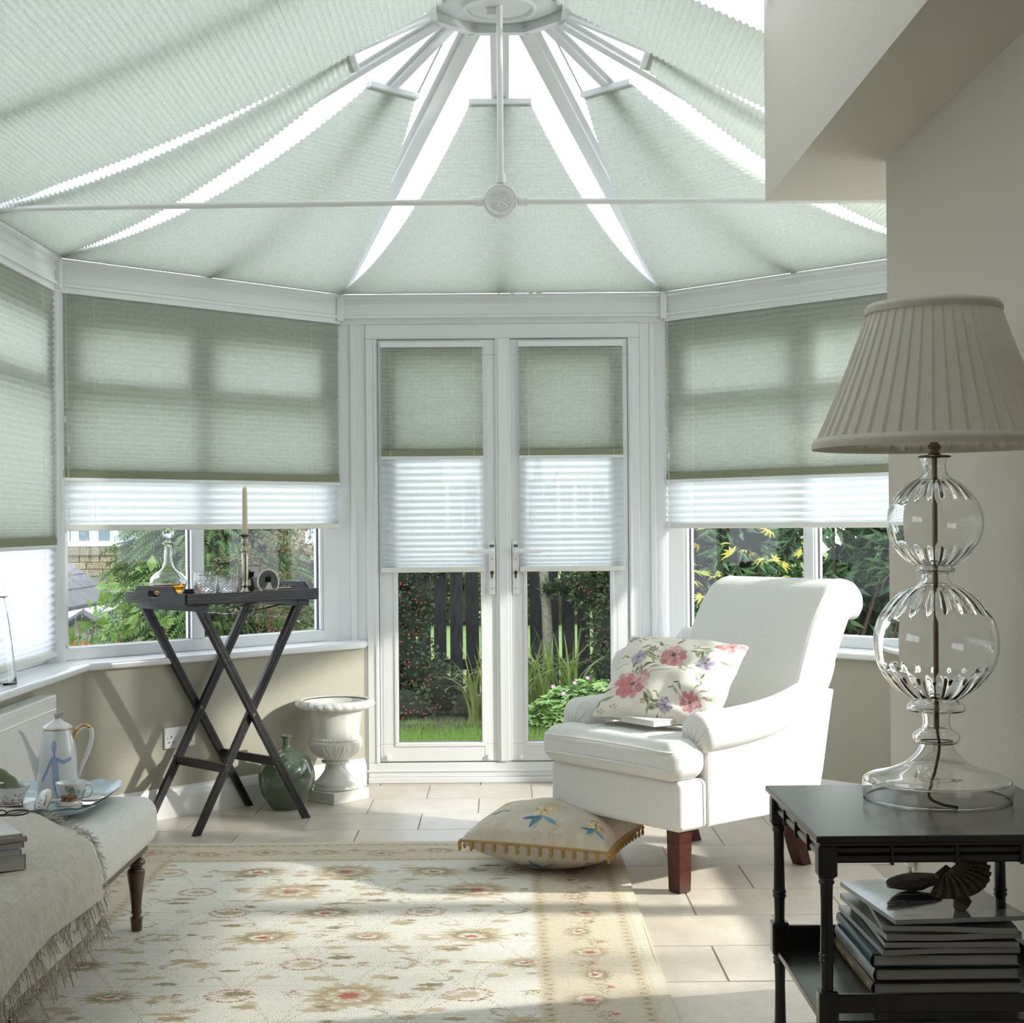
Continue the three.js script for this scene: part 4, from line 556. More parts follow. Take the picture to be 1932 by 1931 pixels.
{
  const t = thing('butler_tray', 'black wooden tray with cut-out handles set on the folding stand', 'tray', [trayAt[0], 0.8895, trayAt[1]], trayTurn), L = 0.315, W = 0.215;
  mesh('tray_base', rspan(-L, L, 0, 0.012, -W, W, 0.003), blackWood, t);
  for (const z of [-W, W]) mesh('side_rim', rspan(-L, L, 0.004, 0.044, z - 0.007, z + 0.007, 0.003), blackWood, t);
  for (const s of [-1, 1]) {
    const sh = new THREE.Shape(); sh.moveTo(-W, 0); sh.lineTo(W, 0); sh.lineTo(W, 0.044); sh.lineTo(0.155, 0.044); sh.quadraticCurveTo(0.14, 0.05, 0.125, 0.07); sh.lineTo(-0.125, 0.07); sh.quadraticCurveTo(-0.14, 0.05, -0.155, 0.044); sh.lineTo(-W, 0.044);
    const h = new THREE.Path(); h.absellipse(-0.032, 0.038, 0.0125, 0.0125, Math.PI / 2, Math.PI * 1.5, false); h.absellipse(0.032, 0.038, 0.0125, 0.0125, -Math.PI / 2, Math.PI / 2, false); sh.holes.push(h);
    mesh('handle_end', new THREE.ExtrudeGeometry(sh, { depth: 0.008, bevelEnabled: true, bevelThickness: 0.002, bevelSize: 0.002, bevelOffset: -0.002, bevelSegments: 2 }).translate(0, 0, -0.004).rotateY(Math.PI / 2).translate(s * L, 0.002, 0), blackWood, t);
  }
}

// ---- glassware on the tray
const crystal = mat([1, 1, 1], 0.0, { transmission: 1, thickness: 0.01, ior: 1.5 });
const whisky = mat([1, 1, 1], 0.0, { transmission: 1, thickness: 0.05, ior: 1.34, attenuationColor: new THREE.Color(0.85, 0.52, 0.10), attenuationDistance: 0.06 });
{
  const d = thing('decanter', 'cut-glass decanter with faceted ball stopper and amber spirit on the tray', 'decanter', onTray(-0.215, -0.065));
  const out = smoothProfile([[0.030, 0], [0.040, 0.003], [0.060, 0.02], [0.0725, 0.05], [0.071, 0.072], [0.055, 0.092], [0.034, 0.106], [0.022, 0.122], [0.0165, 0.15], [0.0155, 0.185], [0.018, 0.205], [0.026, 0.214]], 60), inn = smoothProfile([[0.026, 0.2135], [0.0155, 0.203], [0.0128, 0.185], [0.0138, 0.15], [0.0195, 0.122], [0.031, 0.104], [0.052, 0.089], [0.068, 0.071], [0.0695, 0.05], [0.057, 0.022], [0.038, 0.007], [0.0001, 0.006]], 60);
  mesh('bottle', lathe([[0.0001, 0], ...out, ...inn], 64, (i, a, p) => (p[1] > 0.03 && p[1] < 0.068 && p[0] > 0.062 ? 1 - 0.012 * Math.pow(Math.abs(Math.sin(a * 12)), 3) : 1)), crystal, d);
  mesh('spirit', lathe([[0.0001, 0.0065], [0.0375, 0.0076], [0.0565, 0.0225], [0.0660, 0.04], [0.0692, 0.052], [0.0001, 0.0522]], 48), whisky, d);
  const st = mesh('stopper', [new THREE.IcosahedronGeometry(0.0255, 1).translate(0, 0.255, 0)], mat([1, 1, 1], 0.0, { transmission: 1, thickness: 0.02, ior: 1.52, flatShading: true }), d); mesh('stopper_neck', lathe([[0.0001, 0.196], [0.009, 0.197], [0.0115, 0.212], [0.019, 0.2155], [0.019, 0.219], [0.010, 0.223], [0.008, 0.231], [0.0001, 0.232]], 24), crystal, st);
}
function tumbler(label, u, n, h, r) {
  const t = thing('whisky_tumbler', label, 'glass', onTray(u, n), u * 9), N = 14, cut = (y, a) => { const k = y / h; if (k < 0.1 || k > 0.68) return 1; const p = k * 9, d = Math.abs(((a * N / TAU + p) % 1) - 0.5), e = Math.abs(((a * N / TAU - p + 40) % 1) - 0.5); return 1 - 0.028 * (Math.max(0, 0.16 - d) + Math.max(0, 0.16 - e)) / 0.16; };
  const outp = []; for (let k = 0; k <= 44; k++) outp.push([r * (0.93 + 0.07 * k / 44), h * k / 44]);
  mesh('glass_body', lathe([[0.0001, 0], [r * 0.86, 0], ...outp, [r * 0.965, h * 1.0], [r * 0.93, h * 0.6], [r * 0.88, h * 0.2], [r * 0.7, h * 0.155], [0.0001, h * 0.15]], 140, (i, a, p) => (p[0] >= r * 0.929 && i < 0.85 ? cut(p[1], a) : 1)), crystal, t); return t;
}
tumbler('cut-glass tumbler on the tray, in front beside the decanter', -0.155, 0.125, 0.088, 0.040);
tumbler('cut-glass tumbler on the tray, next to the candlestick', -0.067, 0.14, 0.080, 0.040);
tumbler('tall cut-glass tumbler touching the decanter on the tray', -0.102, 0.005, 0.10, 0.036);
tumbler('small cut-glass tumbler behind the others on the tray', -0.03, 0.055, 0.085, 0.032);
{
  const c = thing('candlestick', 'slender silver plated candlestick standing on the tray', 'candlestick', onTray(0.035, 0.105));
  mesh('stem', lathe([[0.0001, 0], [0.036, 0], [0.037, 0.004], [0.034, 0.009], [0.022, 0.014], [0.014, 0.022], [0.010, 0.032], [0.013, 0.037], [0.0135, 0.042], [0.0105, 0.047], [0.0115, 0.060], [0.0135, 0.10], [0.0145, 0.150], [0.0145, 0.166], [0.010, 0.172], [0.0165, 0.178], [0.0165, 0.186], [0.010, 0.192], [0.0105, 0.20], [0.0165, 0.21], [0.0165, 0.216], [0.0125, 0.222], [0.015, 0.236], [0.0255, 0.244], [0.026, 0.248], [0.013, 0.249], [0.0001, 0.249]], 36), mat([0.47, 0.42, 0.33], 0.25, { metalness: 1 }), c);
  const k = thing('candle', 'ivory taper candle in the silver candlestick', 'candle', onTray(0.035, 0.105, 0.9125 + 0.2495));
  mesh('wax', lathe([[0.0001, 0], [0.0108, 0], [0.0098, 0.16], [0.0092, 0.178], [0.006, 0.186], [0.0001, 0.187]], 20), mat([0.74, 0.68, 0.46], 0.5, { transmission: 0.12, thickness: 0 }), k); mesh('wick', cyl(0.0008, 0.0008, 0.008, 0, 0.19, 0, 6), M.socketHole, k);
}
function figurePhoto(g, w, h, draw) { g.fillStyle = '#8d8d8b'; g.fillRect(0, 0, w, h); const r = rng(7); for (let k = 0; k < 900; k++) { g.fillStyle = 'rgba(' + (r() < 0.5 ? '40,40,40' : '220,220,220') + ',0.06)'; g.fillRect(r() * w, r() * h, 8, 8); } draw(g); }
{
  const p1 = canvasTex(192, 256, (g, w, h) => figurePhoto(g, w, h, () => { g.fillStyle = '#c7c7c4'; g.fillRect(0, 0, w, 110); g.fillStyle = '#3a3936'; g.beginPath(); g.moveTo(50, 256); g.quadraticCurveTo(40, 110, 80, 84); g.quadraticCurveTo(130, 90, 140, 256); g.fill(); g.fillStyle = '#b3aca4'; g.beginPath(); g.ellipse(84, 62, 17, 23, 0.1, 0, TAU); g.fill(); g.fillStyle = '#2c2a28'; g.beginPath(); g.ellipse(84, 46, 20, 14, 0, 0, TAU); g.fill(); g.fillStyle = '#d5d1ca'; g.fillRect(74, 130, 26, 60); }));
  const frm = mat([0.42, 0.39, 0.34], 0.3, { metalness: 1 }), f = thing('photo_frame', 'small rectangular silver photo frame with black and white portrait on the tray', 'photo frame', onTray(0.115, 0.03), 0.42);
  const inn = new THREE.Group(); inn.name = 'front'; inn.rotation.x = -0.2; f.add(inn); const W = 0.042, H = 0.125;
  mesh('frame_rim', [rspan(-W - 0.008, -W, 0, H, -0.004, 0.004, 0.002), rspan(W, W + 0.008, 0, H, -0.004, 0.004, 0.002), rspan(-W - 0.008, W + 0.008, 0, 0.008, -0.004, 0.004, 0.002), rspan(-W - 0.008, W + 0.008, H - 0.008, H, -0.004, 0.004, 0.002)], frm, inn);
  const pm = mat([1, 1, 1], 0.25, { map: p1 }); mesh('photo', new THREE.PlaneGeometry(2 * W, H - 0.016).translate(0, H / 2, 0.001), pm, inn); mesh('frame_back', span(-W, W, 0.006, H - 0.006, -0.004, -0.001), blackWood, inn); mesh('easel_leg', rbox(0.03, 0.105, 0.003, 0.001, 0, 0.052, -0.004).rotateX(0.52).translate(0, 0, -0.05), blackWood, f);
  const p2 = canvasTex(192, 256, (g, w, h) => figurePhoto(g, w, h, () => { g.fillStyle = '#5c5c5a'; g.fillRect(0, 0, w, h); g.fillStyle = '#8a8986'; g.fillRect(0, 190, w, 70); g.fillStyle = '#dcdad5'; g.beginPath(); g.moveTo(97, 92); g.quadraticCurveTo(94, 150, 62, 205); g.lineTo(140, 208); g.quadraticCurveTo(118, 150, 112, 92); g.fill(); g.fillStyle = '#bcb5ae'; g.beginPath(); g.ellipse(104, 70, 14, 19, 0, 0, TAU); g.fill(); g.fillStyle = '#35322f'; g.beginPath(); g.ellipse(104, 56, 17, 12, 0, 0, TAU); g.fill(); }));
  const o = thing('photo_frame', 'oval silver photo frame with black and white picture of a dancer in white', 'photo frame', onTray(0.115, 0.15), 0.2); const oi = new THREE.Group(); oi.name = 'front'; oi.rotation.x = -0.25; o.add(oi);
  const rim = new THREE.TorusGeometry(0.041, 0.0038, 10, 48).scale(1, 1.22, 1).translate(0, 0.054, 0); mesh('frame_rim', rim, mat([0.72, 0.68, 0.60], 0.3, { metalness: 0.7 }), oi);
  const disc = new THREE.CircleGeometry(0.04, 40).scale(1, 1.22, 1).translate(0, 0.054, 0.001); mesh('photo', disc, mat([1, 1, 1], 0.25, { map: p2 }), oi); mesh('frame_back', new THREE.CylinderGeometry(0.04, 0.04, 0.003, 32).rotateX(Math.PI / 2).scale(1, 1.2, 1).translate(0, 0.054, -0.003), blackWood, oi); mesh('easel_leg', rbox(0.022, 0.085, 0.003, 0.001, 0, 0.042, -0.002).rotateX(0.5).translate(0, 0, -0.04), blackWood, o);
}
function hardback(label, pos, turn, w, h, d, cover, opt = {}) {      // lies flat; spine on local -x
  const b = thing('book', label, 'book', pos, turn, opt.group), page = opt.page || mat([0.78, 0.72, 0.60], 0.9), T = opt.board ?? 0.0025;
  mesh('pages', box(w - 0.008, h - 2 * T, d - 0.008, -0.001, h / 2, 0), page, b);
  mesh('cover', [rspan(-w / 2, w / 2, 0, T, -d / 2, d / 2, T * 0.4), rspan(-w / 2, w / 2, h - T, h, -d / 2, d / 2, T * 0.4)], cover, b); mesh('spine', lathe([[h / 2, -d / 2], [h / 2, d / 2]], 20).scale(1, 1, 1).rotateX(Math.PI / 2).scale(0.32, 1, 1).translate(-w / 2 + h * 0.06, h / 2, 0), opt.spine || cover, b); return b;
}
const redLeather = mat([0.075, 0.022, 0.018], 0.45);
hardback('slim olive book lying on the tray under another book', onTray(0.195, 0.085, 0.9022), trayTurn + Math.PI / 2 + 0.05, 0.12, 0.011, 0.155, mat([0.16, 0.17, 0.07], 0.6));
hardback('dark red bound book lying on top of the olive book on the tray', onTray(0.19, 0.085, 0.9135), trayTurn + Math.PI / 2 + 0.1, 0.108, 0.024, 0.14, redLeather);

// ================================================================ URN, BOTTLE VASE, SOCKET
{
  const glaze = mat([0.74, 0.73, 0.67], 0.16, { clearcoat: 0.6, clearcoatRoughness: 0.08 }), u = thing('garden_urn', 'cream glazed ceramic urn on a square plinth beside the garden doors', 'urn', [-0.738, 0, 0.415], Math.PI / 4 + 0.06);
  mesh('plinth', [rbox(0.205, 0.05, 0.205, 0.004, 0, 0.025, 0, 3)], glaze, u);
  mesh('foot', lathe([[0.0001, 0.05], [0.098, 0.05], [0.099, 0.057], [0.092, 0.064], [0.095, 0.070], [0.093, 0.082], [0.082, 0.088], [0.066, 0.105], [0.050, 0.128], [0.044, 0.150], [0.046, 0.158], [0.058, 0.162], [0.060, 0.170], [0.054, 0.176], [0.0001, 0.177]], 64, (i, a, p) => (p[1] > 0.066 && p[1] < 0.084 ? 1 + 0.012 * Math.sin(a * 30) : p[1] > 0.159 && p[1] < 0.173 ? 1 + 0.04 * Math.sin(a * 18) : 1)), glaze, u);
  // bowl with acanthus relief, plain bell, rope band
  mesh('bowl', lathe(smoothProfile([[0.048, 0.172], [0.07, 0.182], [0.096, 0.205], [0.1125, 0.232], [0.117, 0.256], [0.108, 0.262]], 60), 220, (i, a, p) => { const lf = a * 8 / TAU, f = Math.abs((lf % 1) - 0.5) * 2, y = (p[1] - 0.172) / 0.09; const leaf = Math.max(0, 1 - f * (0.9 + y * 0.5)); return 1 + 0.05 * Math.max(0, Math.sin(y * Math.PI)) * (leaf * 0.8 + 0.35 * Math.sin(a * 40 + y * 9 * (((lf % 1) - 0.5) > 0 ? 1 : -1)) * leaf + 0.25 * Math.max(0, Math.sin(a * 24))); }), glaze, u);
  mesh('rope_band', lathe([[0.104, 0.258], [0.111, 0.262], [0.1125, 0.269], [0.108, 0.275], [0.102, 0.277]], 200, (i, a, p) => 1 + 0.014 * Math.sin(a * 44 + p[1] * 300)), glaze, u);
  mesh('bell', lathe([...smoothProfile([[0.103, 0.274], [0.1055, 0.30], [0.110, 0.335], [0.118, 0.375], [0.134, 0.402], [0.150, 0.412]], 30), [0.150, 0.426], [0.142, 0.428], ...smoothProfile([[0.138, 0.424], [0.124, 0.405], [0.110, 0.375], [0.100, 0.335], [0.095, 0.29], [0.06, 0.265], [0.0001, 0.26]], 24)], 72), glaze, u);
  mesh('rim', lathe(smoothProfile([[0.140, 0.400], [0.160, 0.402], [0.1695, 0.411], [0.170, 0.421], [0.162, 0.432], [0.150, 0.437], [0.140, 0.432]], 30), 240, (i, a, p) => 1 + 0.022 * Math.sin(i * Math.PI) * Math.abs(Math.sin(a * 13 + i * 2.2))), glaze, u);
}
{
  const v = thing('bottle_vase', 'round green glazed bottle vase with narrow neck behind the tray stand', 'vase', [-0.925, 0, 0.605]);
  mesh('body', lathe([[0.0001, 0.004], ...smoothProfile([[0.05, 0], [0.066, 0.006], [0.095, 0.045], [0.1165, 0.105], [0.1175, 0.155], [0.098, 0.205], [0.06, 0.237], [0.030, 0.250], [0.0185, 0.262], [0.016, 0.285], [0.0185, 0.297]], 60), [0.025, 0.300], [0.026, 0.306], [0.022, 0.309], [0.016, 0.305], [0.012, 0.285], [0.0001, 0.26]], 64, (i, a) => 1 + 0.006 * Math.sin(a * 3 + i * 5)), mat([0.115, 0.165, 0.105], 0.07, { clearcoat: 1, clearcoatRoughness: 0.03, map: dataTex(128, 1, (u, w) => { const k = 0.85 + 0.3 * (n8(u, w) - 0.5); return [k, k, k]; }) }), v);
}
{
  const s = WO * Math.SQRT2, P = V(-1.346, 0.333, 0), x = P.x; const z = bayLine(WO) - x; const k = thing('wall_socket', 'white double power socket on the sage wall behind the tray stand', 'socket', [x + 0.0005, 0.325, z + 0.0005], trayTurn);
  mesh('face_plate', rbox(0.146, 0.086, 0.010, 0.004, 0, 0, 0.0052, 3), M.whitePlastic, k);
  for (const q of [-0.036, 0.036]) { mesh('switch', rbox(0.013, 0.02, 0.006, 0.002, q * 0.35, 0.02, 0.0105), M.whitePlastic, k); mesh('pin_hole', [box(0.004, 0.009, 0.002, q + 0.006 * Math.sign(q), 0.005, 0.0102), box(0.007, 0.004, 0.002, q - 0.011 + 0.006 * Math.sign(q), -0.017, 0.0102), box(0.007, 0.004, 0.002, q + 0.011 + 0.006 * Math.sign(q), -0.017, 0.0102)], M.socketHole, k); mesh('screw', cyl(0.003, 0.003, 0.002, 0, 0, 0, 10).rotateX(Math.PI / 2).translate(Math.sign(q) * 0.06, 0, 0.0105), M.steel, k); }
}

// ================================================================ LAMP TABLE WITH ITS LAMP, BOOKS AND SHELL
const ebony = mat([0.0065, 0.0054, 0.005], 0.24, { clearcoat: 0.4, clearcoatRoughness: 0.18, bumpMap: dataTex(128, 0.25, (u, v) => { const k = 0.7 * n64(u, v * 0.1) + 0.3 * n24(u, v); return [k, k, k]; }, false), bumpScale: 0.0003 });
{
  const T = 0.69, x0 = 0.493, x1 = 0.962, z0 = 4.092, z1 = 4.562, t = thing('side_table', 'black lacquered bamboo-turned side table against the cream house wall', 'side table'), lx = [0.514, 0.93], lz = [4.118, 4.535];
  mesh('table_top', [rspan(x0, x1, T - 0.011, T, z0, z1, 0.003), rspan(x0 + 0.006, x1 - 0.006, T - 0.018, T - 0.010, z0 + 0.006, z1 - 0.006, 0.003)], ebony, t);
  const legP = (y0, y1) => { const p = [[0.0001, y0], [0.0098, y0]], n = Math.max(2, Math.round((y1 - y0) / 0.115)); for (let k = 1; k <= n; k++) { const y = lerp(y0, y1, k / n), q = y - 0.006; p.push([0.0095, q - 0.05], [0.0103, q - 0.012], [0.0128, q - 0.009], [0.0128, q - 0.006], [0.0108, q - 0.004], [0.0130, q - 0.001], [0.0130, q + 0.002], [0.0108, q + 0.004]); } p.push([0.0001, y1]); return p; };
  for (const x of lx) for (const z of lz) {
    const l = new THREE.Group(); l.name = 'leg'; t.add(l);
    mesh('turned_shaft', lathe(legP(0, 0.625), 20).translate(x, 0, z), ebony, l);
    mesh('leg_block', rbox(0.031, 0.052, 0.031, 0.004, x, T - 0.043, z), ebony, l); mesh('leg_block', rbox(0.032, 0.062, 0.032, 0.005, x, 0.408, z), ebony, l);
  }
  const rail = (ax, a, b, c, y) => { const g = [], len = b - a, R = 0.0082; for (const q of [0, 0.0145]) { const m = cyl(R, R, len, 0, 0, 0, 12); g.push(ax === 'x' ? m.rotateZ(Math.PI / 2).translate((a + b) / 2, y - q, c) : m.rotateX(Math.PI / 2).translate(c, y - q, (a + b) / 2)); } return g; };
  const clip = (ax, s, c, y) => { const m = rbox(0.006, 0.036, 0.022, 0.002); return ax === 'x' ? m.translate(s, y - 0.007, c) : m.rotateY(Math.PI / 2).translate(c, y - 0.007, s); };
  for (const z of lz) { mesh('apron_rail', rail('x', lx[0], lx[1], z, T - 0.026), ebony, t); for (const k of [0.25, 0.5, 0.75]) mesh('rail_ring', clip('x', lerp(lx[0], lx[1], k), z, T - 0.026), ebony, t); }
  for (const x of lx) { mesh('apron_rail', rail('z', lz[0], lz[1], x, T - 0.026), ebony, t); for (const k of [0.25, 0.5, 0.75]) mesh('rail_ring', clip('z', lerp(lz[0], lz[1], k), x, T - 0.026), ebony, t); }
  const S = 0.389; mesh('shelf', rspan(lx[0] - 0.008, lx[1] + 0.008, S - 0.012, S, lz[0] - 0.006, lz[1] + 0.006, 0.003), ebony, t);
  for (const z of lz) { mesh('shelf_rail', rspan(lx[0], lx[1], z === lz[1] ? S + 0.012 : S - 0.01, S + 0.042, z - 0.006, z + 0.006, 0.003), ebony, t); }
  mesh('shelf_rail', rspan(lx[1] - 0.006, lx[1] + 0.006, S - 0.01, S + 0.042, lz[0], lz[1], 0.003), ebony, t);
  mesh('stretcher_shelf', rspan(0.64, 0.925, 0.10, 0.118, 4.13, 4.52, 0.003), ebony, t);
  mesh('stretcher', [rspan(lx[0], lx[1], 0.095, 0.115, 4.31, 4.33, 0.003)], ebony, t);
}
{
  const L = thing('table_lamp', 'tall clear glass table lamp with two fluted globes and cream pleated shade', 'lamp', [0.78, 0.6905, 4.232]), gl = mat([1, 1, 1], 0.0, { transmission: 1, thickness: 0.01, ior: 1.48 }), th = 0.0032;
  // each glass piece is blown hollow: outer wall up, inner wall down
  const shell = (prof, flute) => { const o = smoothProfile(prof, 90), i = []; for (let k = o.length - 1; k >= 0; k--) { const a = o[Math.max(k - 1, 0)], b = o[Math.min(k + 1, o.length - 1)], dx = b[0] - a[0], dy = b[1] - a[1], l = Math.hypot(dx, dy) || 1; i.push([Math.max(o[k][0] - th * dy / l, 0.001), o[k][1] + th * dx / l]); } const no = o.length; return lathe([...o, ...i, o[0]], flute ? 200 : 72, flute ? (t, a, p) => { const q = t * (2 * no) | 0; if (q >= no) return 1; const f = flute(p[1]); return 1 - 0.05 * f * Math.pow(Math.abs(Math.cos(a * 10)), 1.4); } : undefined); };
  const globe = (c, R) => (y) => { const k = (y - c) / R; return Math.max(0, Math.min(1, (Math.abs(k) - 0.42) / 0.12)) * Math.max(0, Math.min(1, (0.93 - Math.abs(k)) / 0.1)); };
  const arc = (c, R, a0, a1, n) => Array.from({ length: n + 1 }, (_, k) => { const a = lerp(a0, a1, k / n) * Math.PI / 180; return [R * Math.cos(a), c + R * Math.sin(a)]; });
  mesh('glass_foot', shell([[0.1285, 0], [0.1312, 0.004], [0.1312, 0.028], [0.1285, 0.034], [0.115, 0.041], [0.085, 0.049], [0.055, 0.063], [0.036, 0.082], [0.029, 0.096], [0.030, 0.102]]), gl, L);
  mesh('glass_knop', shell([[0.030, 0.0975], [0.037, 0.099], [0.0415, 0.106], [0.041, 0.114], [0.033, 0.121], [0.026, 0.126], [0.024, 0.14], [0.026, 0.153]]), gl, L);
  mesh('lower_globe', shell([[0.034, 0.1545], [0.048, 0.156], [0.0515, 0.161], [0.050, 0.167], [0.045, 0.172], ...arc(0.2795, 0.1105, -70, 70, 14), [0.031, 0.386], [0.0255, 0.395], [0.0245, 0.405]], globe(0.2795, 0.1105)), gl, L);
  mesh('upper_globe', shell([[0.028, 0.4065], [0.0335, 0.408], [0.0345, 0.413], [0.030, 0.418], ...arc(0.4965, 0.0853, -66, 66, 12), [0.027, 0.579], [0.022, 0.59], [0.0215, 0.603], [0.0265, 0.613], [0.0285, 0.6155]], globe(0.4965, 0.0853)), gl, L);
  mesh('stem_rod', [cyl(0.0048, 0.0048, 0.52, 0, 0.382, 0, 16)], M.brassDark, L);
  mesh('cap', lathe([[0.0001, 0.614], [0.029, 0.6145], [0.029, 0.617], [0.012, 0.619], [0.008, 0.626], [0.012, 0.631], [0.012, 0.635], [0.0075, 0.639], [0.0075, 0.675], [0.0001, 0.675]], 28), M.brassDark, L);
  mesh('bulb_holder', lathe([[0.0001, 0.67], [0.014, 0.672], [0.015, 0.72], [0.0001, 0.722]], 20), M.brassDark, L);
  mesh('shade_carrier', [...[0, 1, 2].map((k) => beam(V(0, 0.70, 0), V(Math.sin(k * 2.1) * 0.138, 0.78, Math.cos(k * 2.1) * 0.138), 0.003, 0.003)), new THREE.TorusGeometry(0.138, 0.0018, 6, 48).rotateX(Math.PI / 2).translate(0, 0.78, 0)], M.brassDark, L);
  mesh('flex', tube([V(0, 0.125, 0), V(0.003, 0.095, 0.006), V(-0.012, 0.05, 0.03), V(-0.03, 0.012, 0.055), V(-0.018, 0.004, 0.09), V(0.0, 0.004, 0.12)], 0.0026, 40, 8), mat([0.10, 0.07, 0.05], 0.8), L);
  const silk = mat([0.84, 0.80, 0.68], 1, { transmission: 0.28, thickness: 0, specularIntensity: 0.2, map: linenTex(0.94) }); silk.userData.metre = true;
  const P = 46, H0 = 0.636, H1 = 0.888, pr = []; for (let k = 0; k <= 16; k++) { const t = k / 16; pr.push([lerp(0.2135, 0.1135, t) - 0.004 * Math.sin(t * Math.PI), lerp(H0, H1, t)]); }
  const sh = new THREE.Group(); sh.name = 'lamp_shade'; L.add(sh);
  mesh('pleated_silk', lathe(pr, P * 14, (t, a) => { const q = (a * P / TAU) % 1; return 1 + 0.022 * (q < 0.86 ? q / 0.86 : (1 - q) / 0.14) - 0.012; }), silk, sh);
  const band = (r0, y0, r1, y1) => lathe([[r0, y0], [(r0 + r1) / 2 + 0.003, (y0 + y1) / 2], [r1, y1], [(r0 + r1) / 2 - 0.003, (y0 + y1) / 2], [r0, y0]], 180, (t, a) => 1 + 0.0035 * Math.sin(a * 37) * Math.sin(a * 11));
  mesh('bottom_band', band(0.2175, H0 - 0.005, 0.2115, H0 + 0.015), silk, sh); mesh('top_band', band(0.121, H1 - 0.014, 0.116, H1 + 0.004), silk, sh);
}
// stack on the shelf: three bound books, five magazines, driftwood and a scallop shell
{
  const S = 0.3893, X = 0.744, Z = 4.262, txt = (t, bg, fg, w = 512, h = 44) => { const tx = canvasTex(w, h, (g) => { g.fillStyle = bg; g.fillRect(0, 0, w, h); g.fillStyle = fg; g.font = 'bold ' + Math.round(h * 0.62) + 'px serif'; g.textBaseline = 'middle'; t.forEach(([s, x]) => g.fillText(s, x, h / 2)); }); const m = mat([1, 1, 1], 0.45, { map: tx }); return m; };
  const bk = (label, y, h, w, d, dx, dz, turn, cover, spineText) => { const b = thing('book', label, 'book', [X + dx, y, Z + dz], turn); const pg = mat([0.60, 0.57, 0.50], 0.9); mesh('pages', box(w - 0.008, h - 0.005, d - 0.01, 0, h / 2, 0), pg, b); mesh('cover', [rspan(-w / 2, w / 2, 0, 0.0025, -d / 2, d / 2, 0.001), rspan(-w / 2, w / 2, h - 0.0025, h, -d / 2, d / 2, 0.001)], cover, b);
    mesh('spine', gridSurface(30, 8, (u, v) => V(-w / 2 - 0.0035 * Math.sin(v * Math.PI), h * v, lerp(-d / 2, d / 2, u))), spineText, b); return b; };
  bk('large tan book lettered ROME at the bottom of the shelf stack', S, 0.0215, 0.252, 0.285, 0, 0.006, 0, mat([0.05, 0.035, 0.025], 0.4), txt([['OUT OF', 40], ['ROME', 190], ['W', 455]], '#7d6d4c', '#cfc6a8'));
  bk('large black and white book with lettered silver spine in the shelf stack', S + 0.0218, 0.0225, 0.247, 0.283, 0.0, 0.004, 0.01, mat([0.012, 0.012, 0.014], 0.35), txt([['LONDON: ROBERTA S', 20]], '#b9bcb8', '#3c3f40'));
  bk('large teal book on top of the bound books in the shelf stack', S + 0.0446, 0.0225, 0.25, 0.28, 0.002, 0.002, -0.012, mat([0.015, 0.045, 0.055], 0.3), mat([0.03, 0.10, 0.12], 0.3));
  const cover = (c) => mat(c, 0.18), sheet = (w, d, h, sag, seed, lift) => { const ns = periodicNoise(3, seed); return (k) => gridSurface(18, 14, (u, v) => V((u - 0.5) * w, k * h + sag * (ns(u * 0.8, v * 0.3) - 0.5) + lift * Math.pow(u, 3), (v - 0.5) * d)); };
  function magazine(label, y, h, w, d, dx, dz, turn, m, seed, sag = 0.004, lift = 0) {
    const b = thing('magazine', label, 'magazine', [X + dx, y, Z + dz], turn, 'magazines in the shelf stack'), f = sheet(w, d, h, sag, seed, lift), top = f(1), bot = f(0), q = (u, v, k) => { const i = Math.round(v * 14) * 19 + Math.round(u * 18), g = k ? top : bot; return V().fromBufferAttribute(g.attributes.position, i); };
    const edge = [gridSurface(18, 1, (u, k) => q(u, 0, k)), gridSurface(18, 1, (u, k) => q(u, 1, k)), gridSurface(14, 1, (v, k) => q(0, v, k)), gridSurface(14, 1, (v, k) => q(1, v, k))];
    mesh('page_block', edge, mat([0.50, 0.49, 0.46], 0.6), b); mesh('cover', top, m, b); mesh('back_cover', bot, mat([0.35, 0.34, 0.32], 0.3), b); return b;
  }
  const Y = S + 0.0686; 
  magazine('slim magazine with grey cover directly on the bound books', Y, 0.009, 0.235, 0.295, 0.003, 0.0, 0.03, cover([0.16, 0.15, 0.15]), 3, 0.003);
  magazine('magazine second from the bound books on the shelf', Y + 0.0115, 0.009, 0.225, 0.29, 0.012, 0.004, -0.03, cover([0.10, 0.095, 0.09]), 4, 0.003);
  magazine('magazine third from the bound books on the shelf', Y + 0.023, 0.010, 0.232, 0.29, 0.006, 0.0, 0.05, cover([0.30, 0.28, 0.25]), 5, 0.003);
  magazine('thick magazine right under the glossy one on the shelf', Y + 0.0355, 0.009, 0.225, 0.285, 0.02, 0.0, -0.10, cover([0.20, 0.19, 0.18]), 6, 0.003);
  const art = canvasTex(512, 640, (g, w, h) => { g.fillStyle = '#77777a'; g.fillRect(0, 0, w, h); g.fillStyle = '#c5c8cc'; g.fillRect(0, 0, w, 110); g.fillStyle = '#57544f'; g.fillRect(250, 110, w - 250, h - 140); g.fillStyle = '#3a2f2a'; g.fillRect(150, 150, 130, 260); const r = rng(5); for (let k = 0; k < 40; k++) { g.fillStyle = ['#9fa3a8', '#b9bcc0', '#5e5c59'][k % 3]; g.fillRect(20 + r() * 140, 130 + r() * 400, 60 + r() * 60, 6 + r() * 16); } g.fillStyle = '#4b4b4c'; g.font = 'bold 54px serif'; g.fillText('S', 330, 84); g.fillRect(60, 40, 60, 30); });
  const gloss = mat([1, 1, 1], 0.12, { map: art, clearcoat: 1, clearcoatRoughness: 0.08 }); gloss.userData.metre = false;
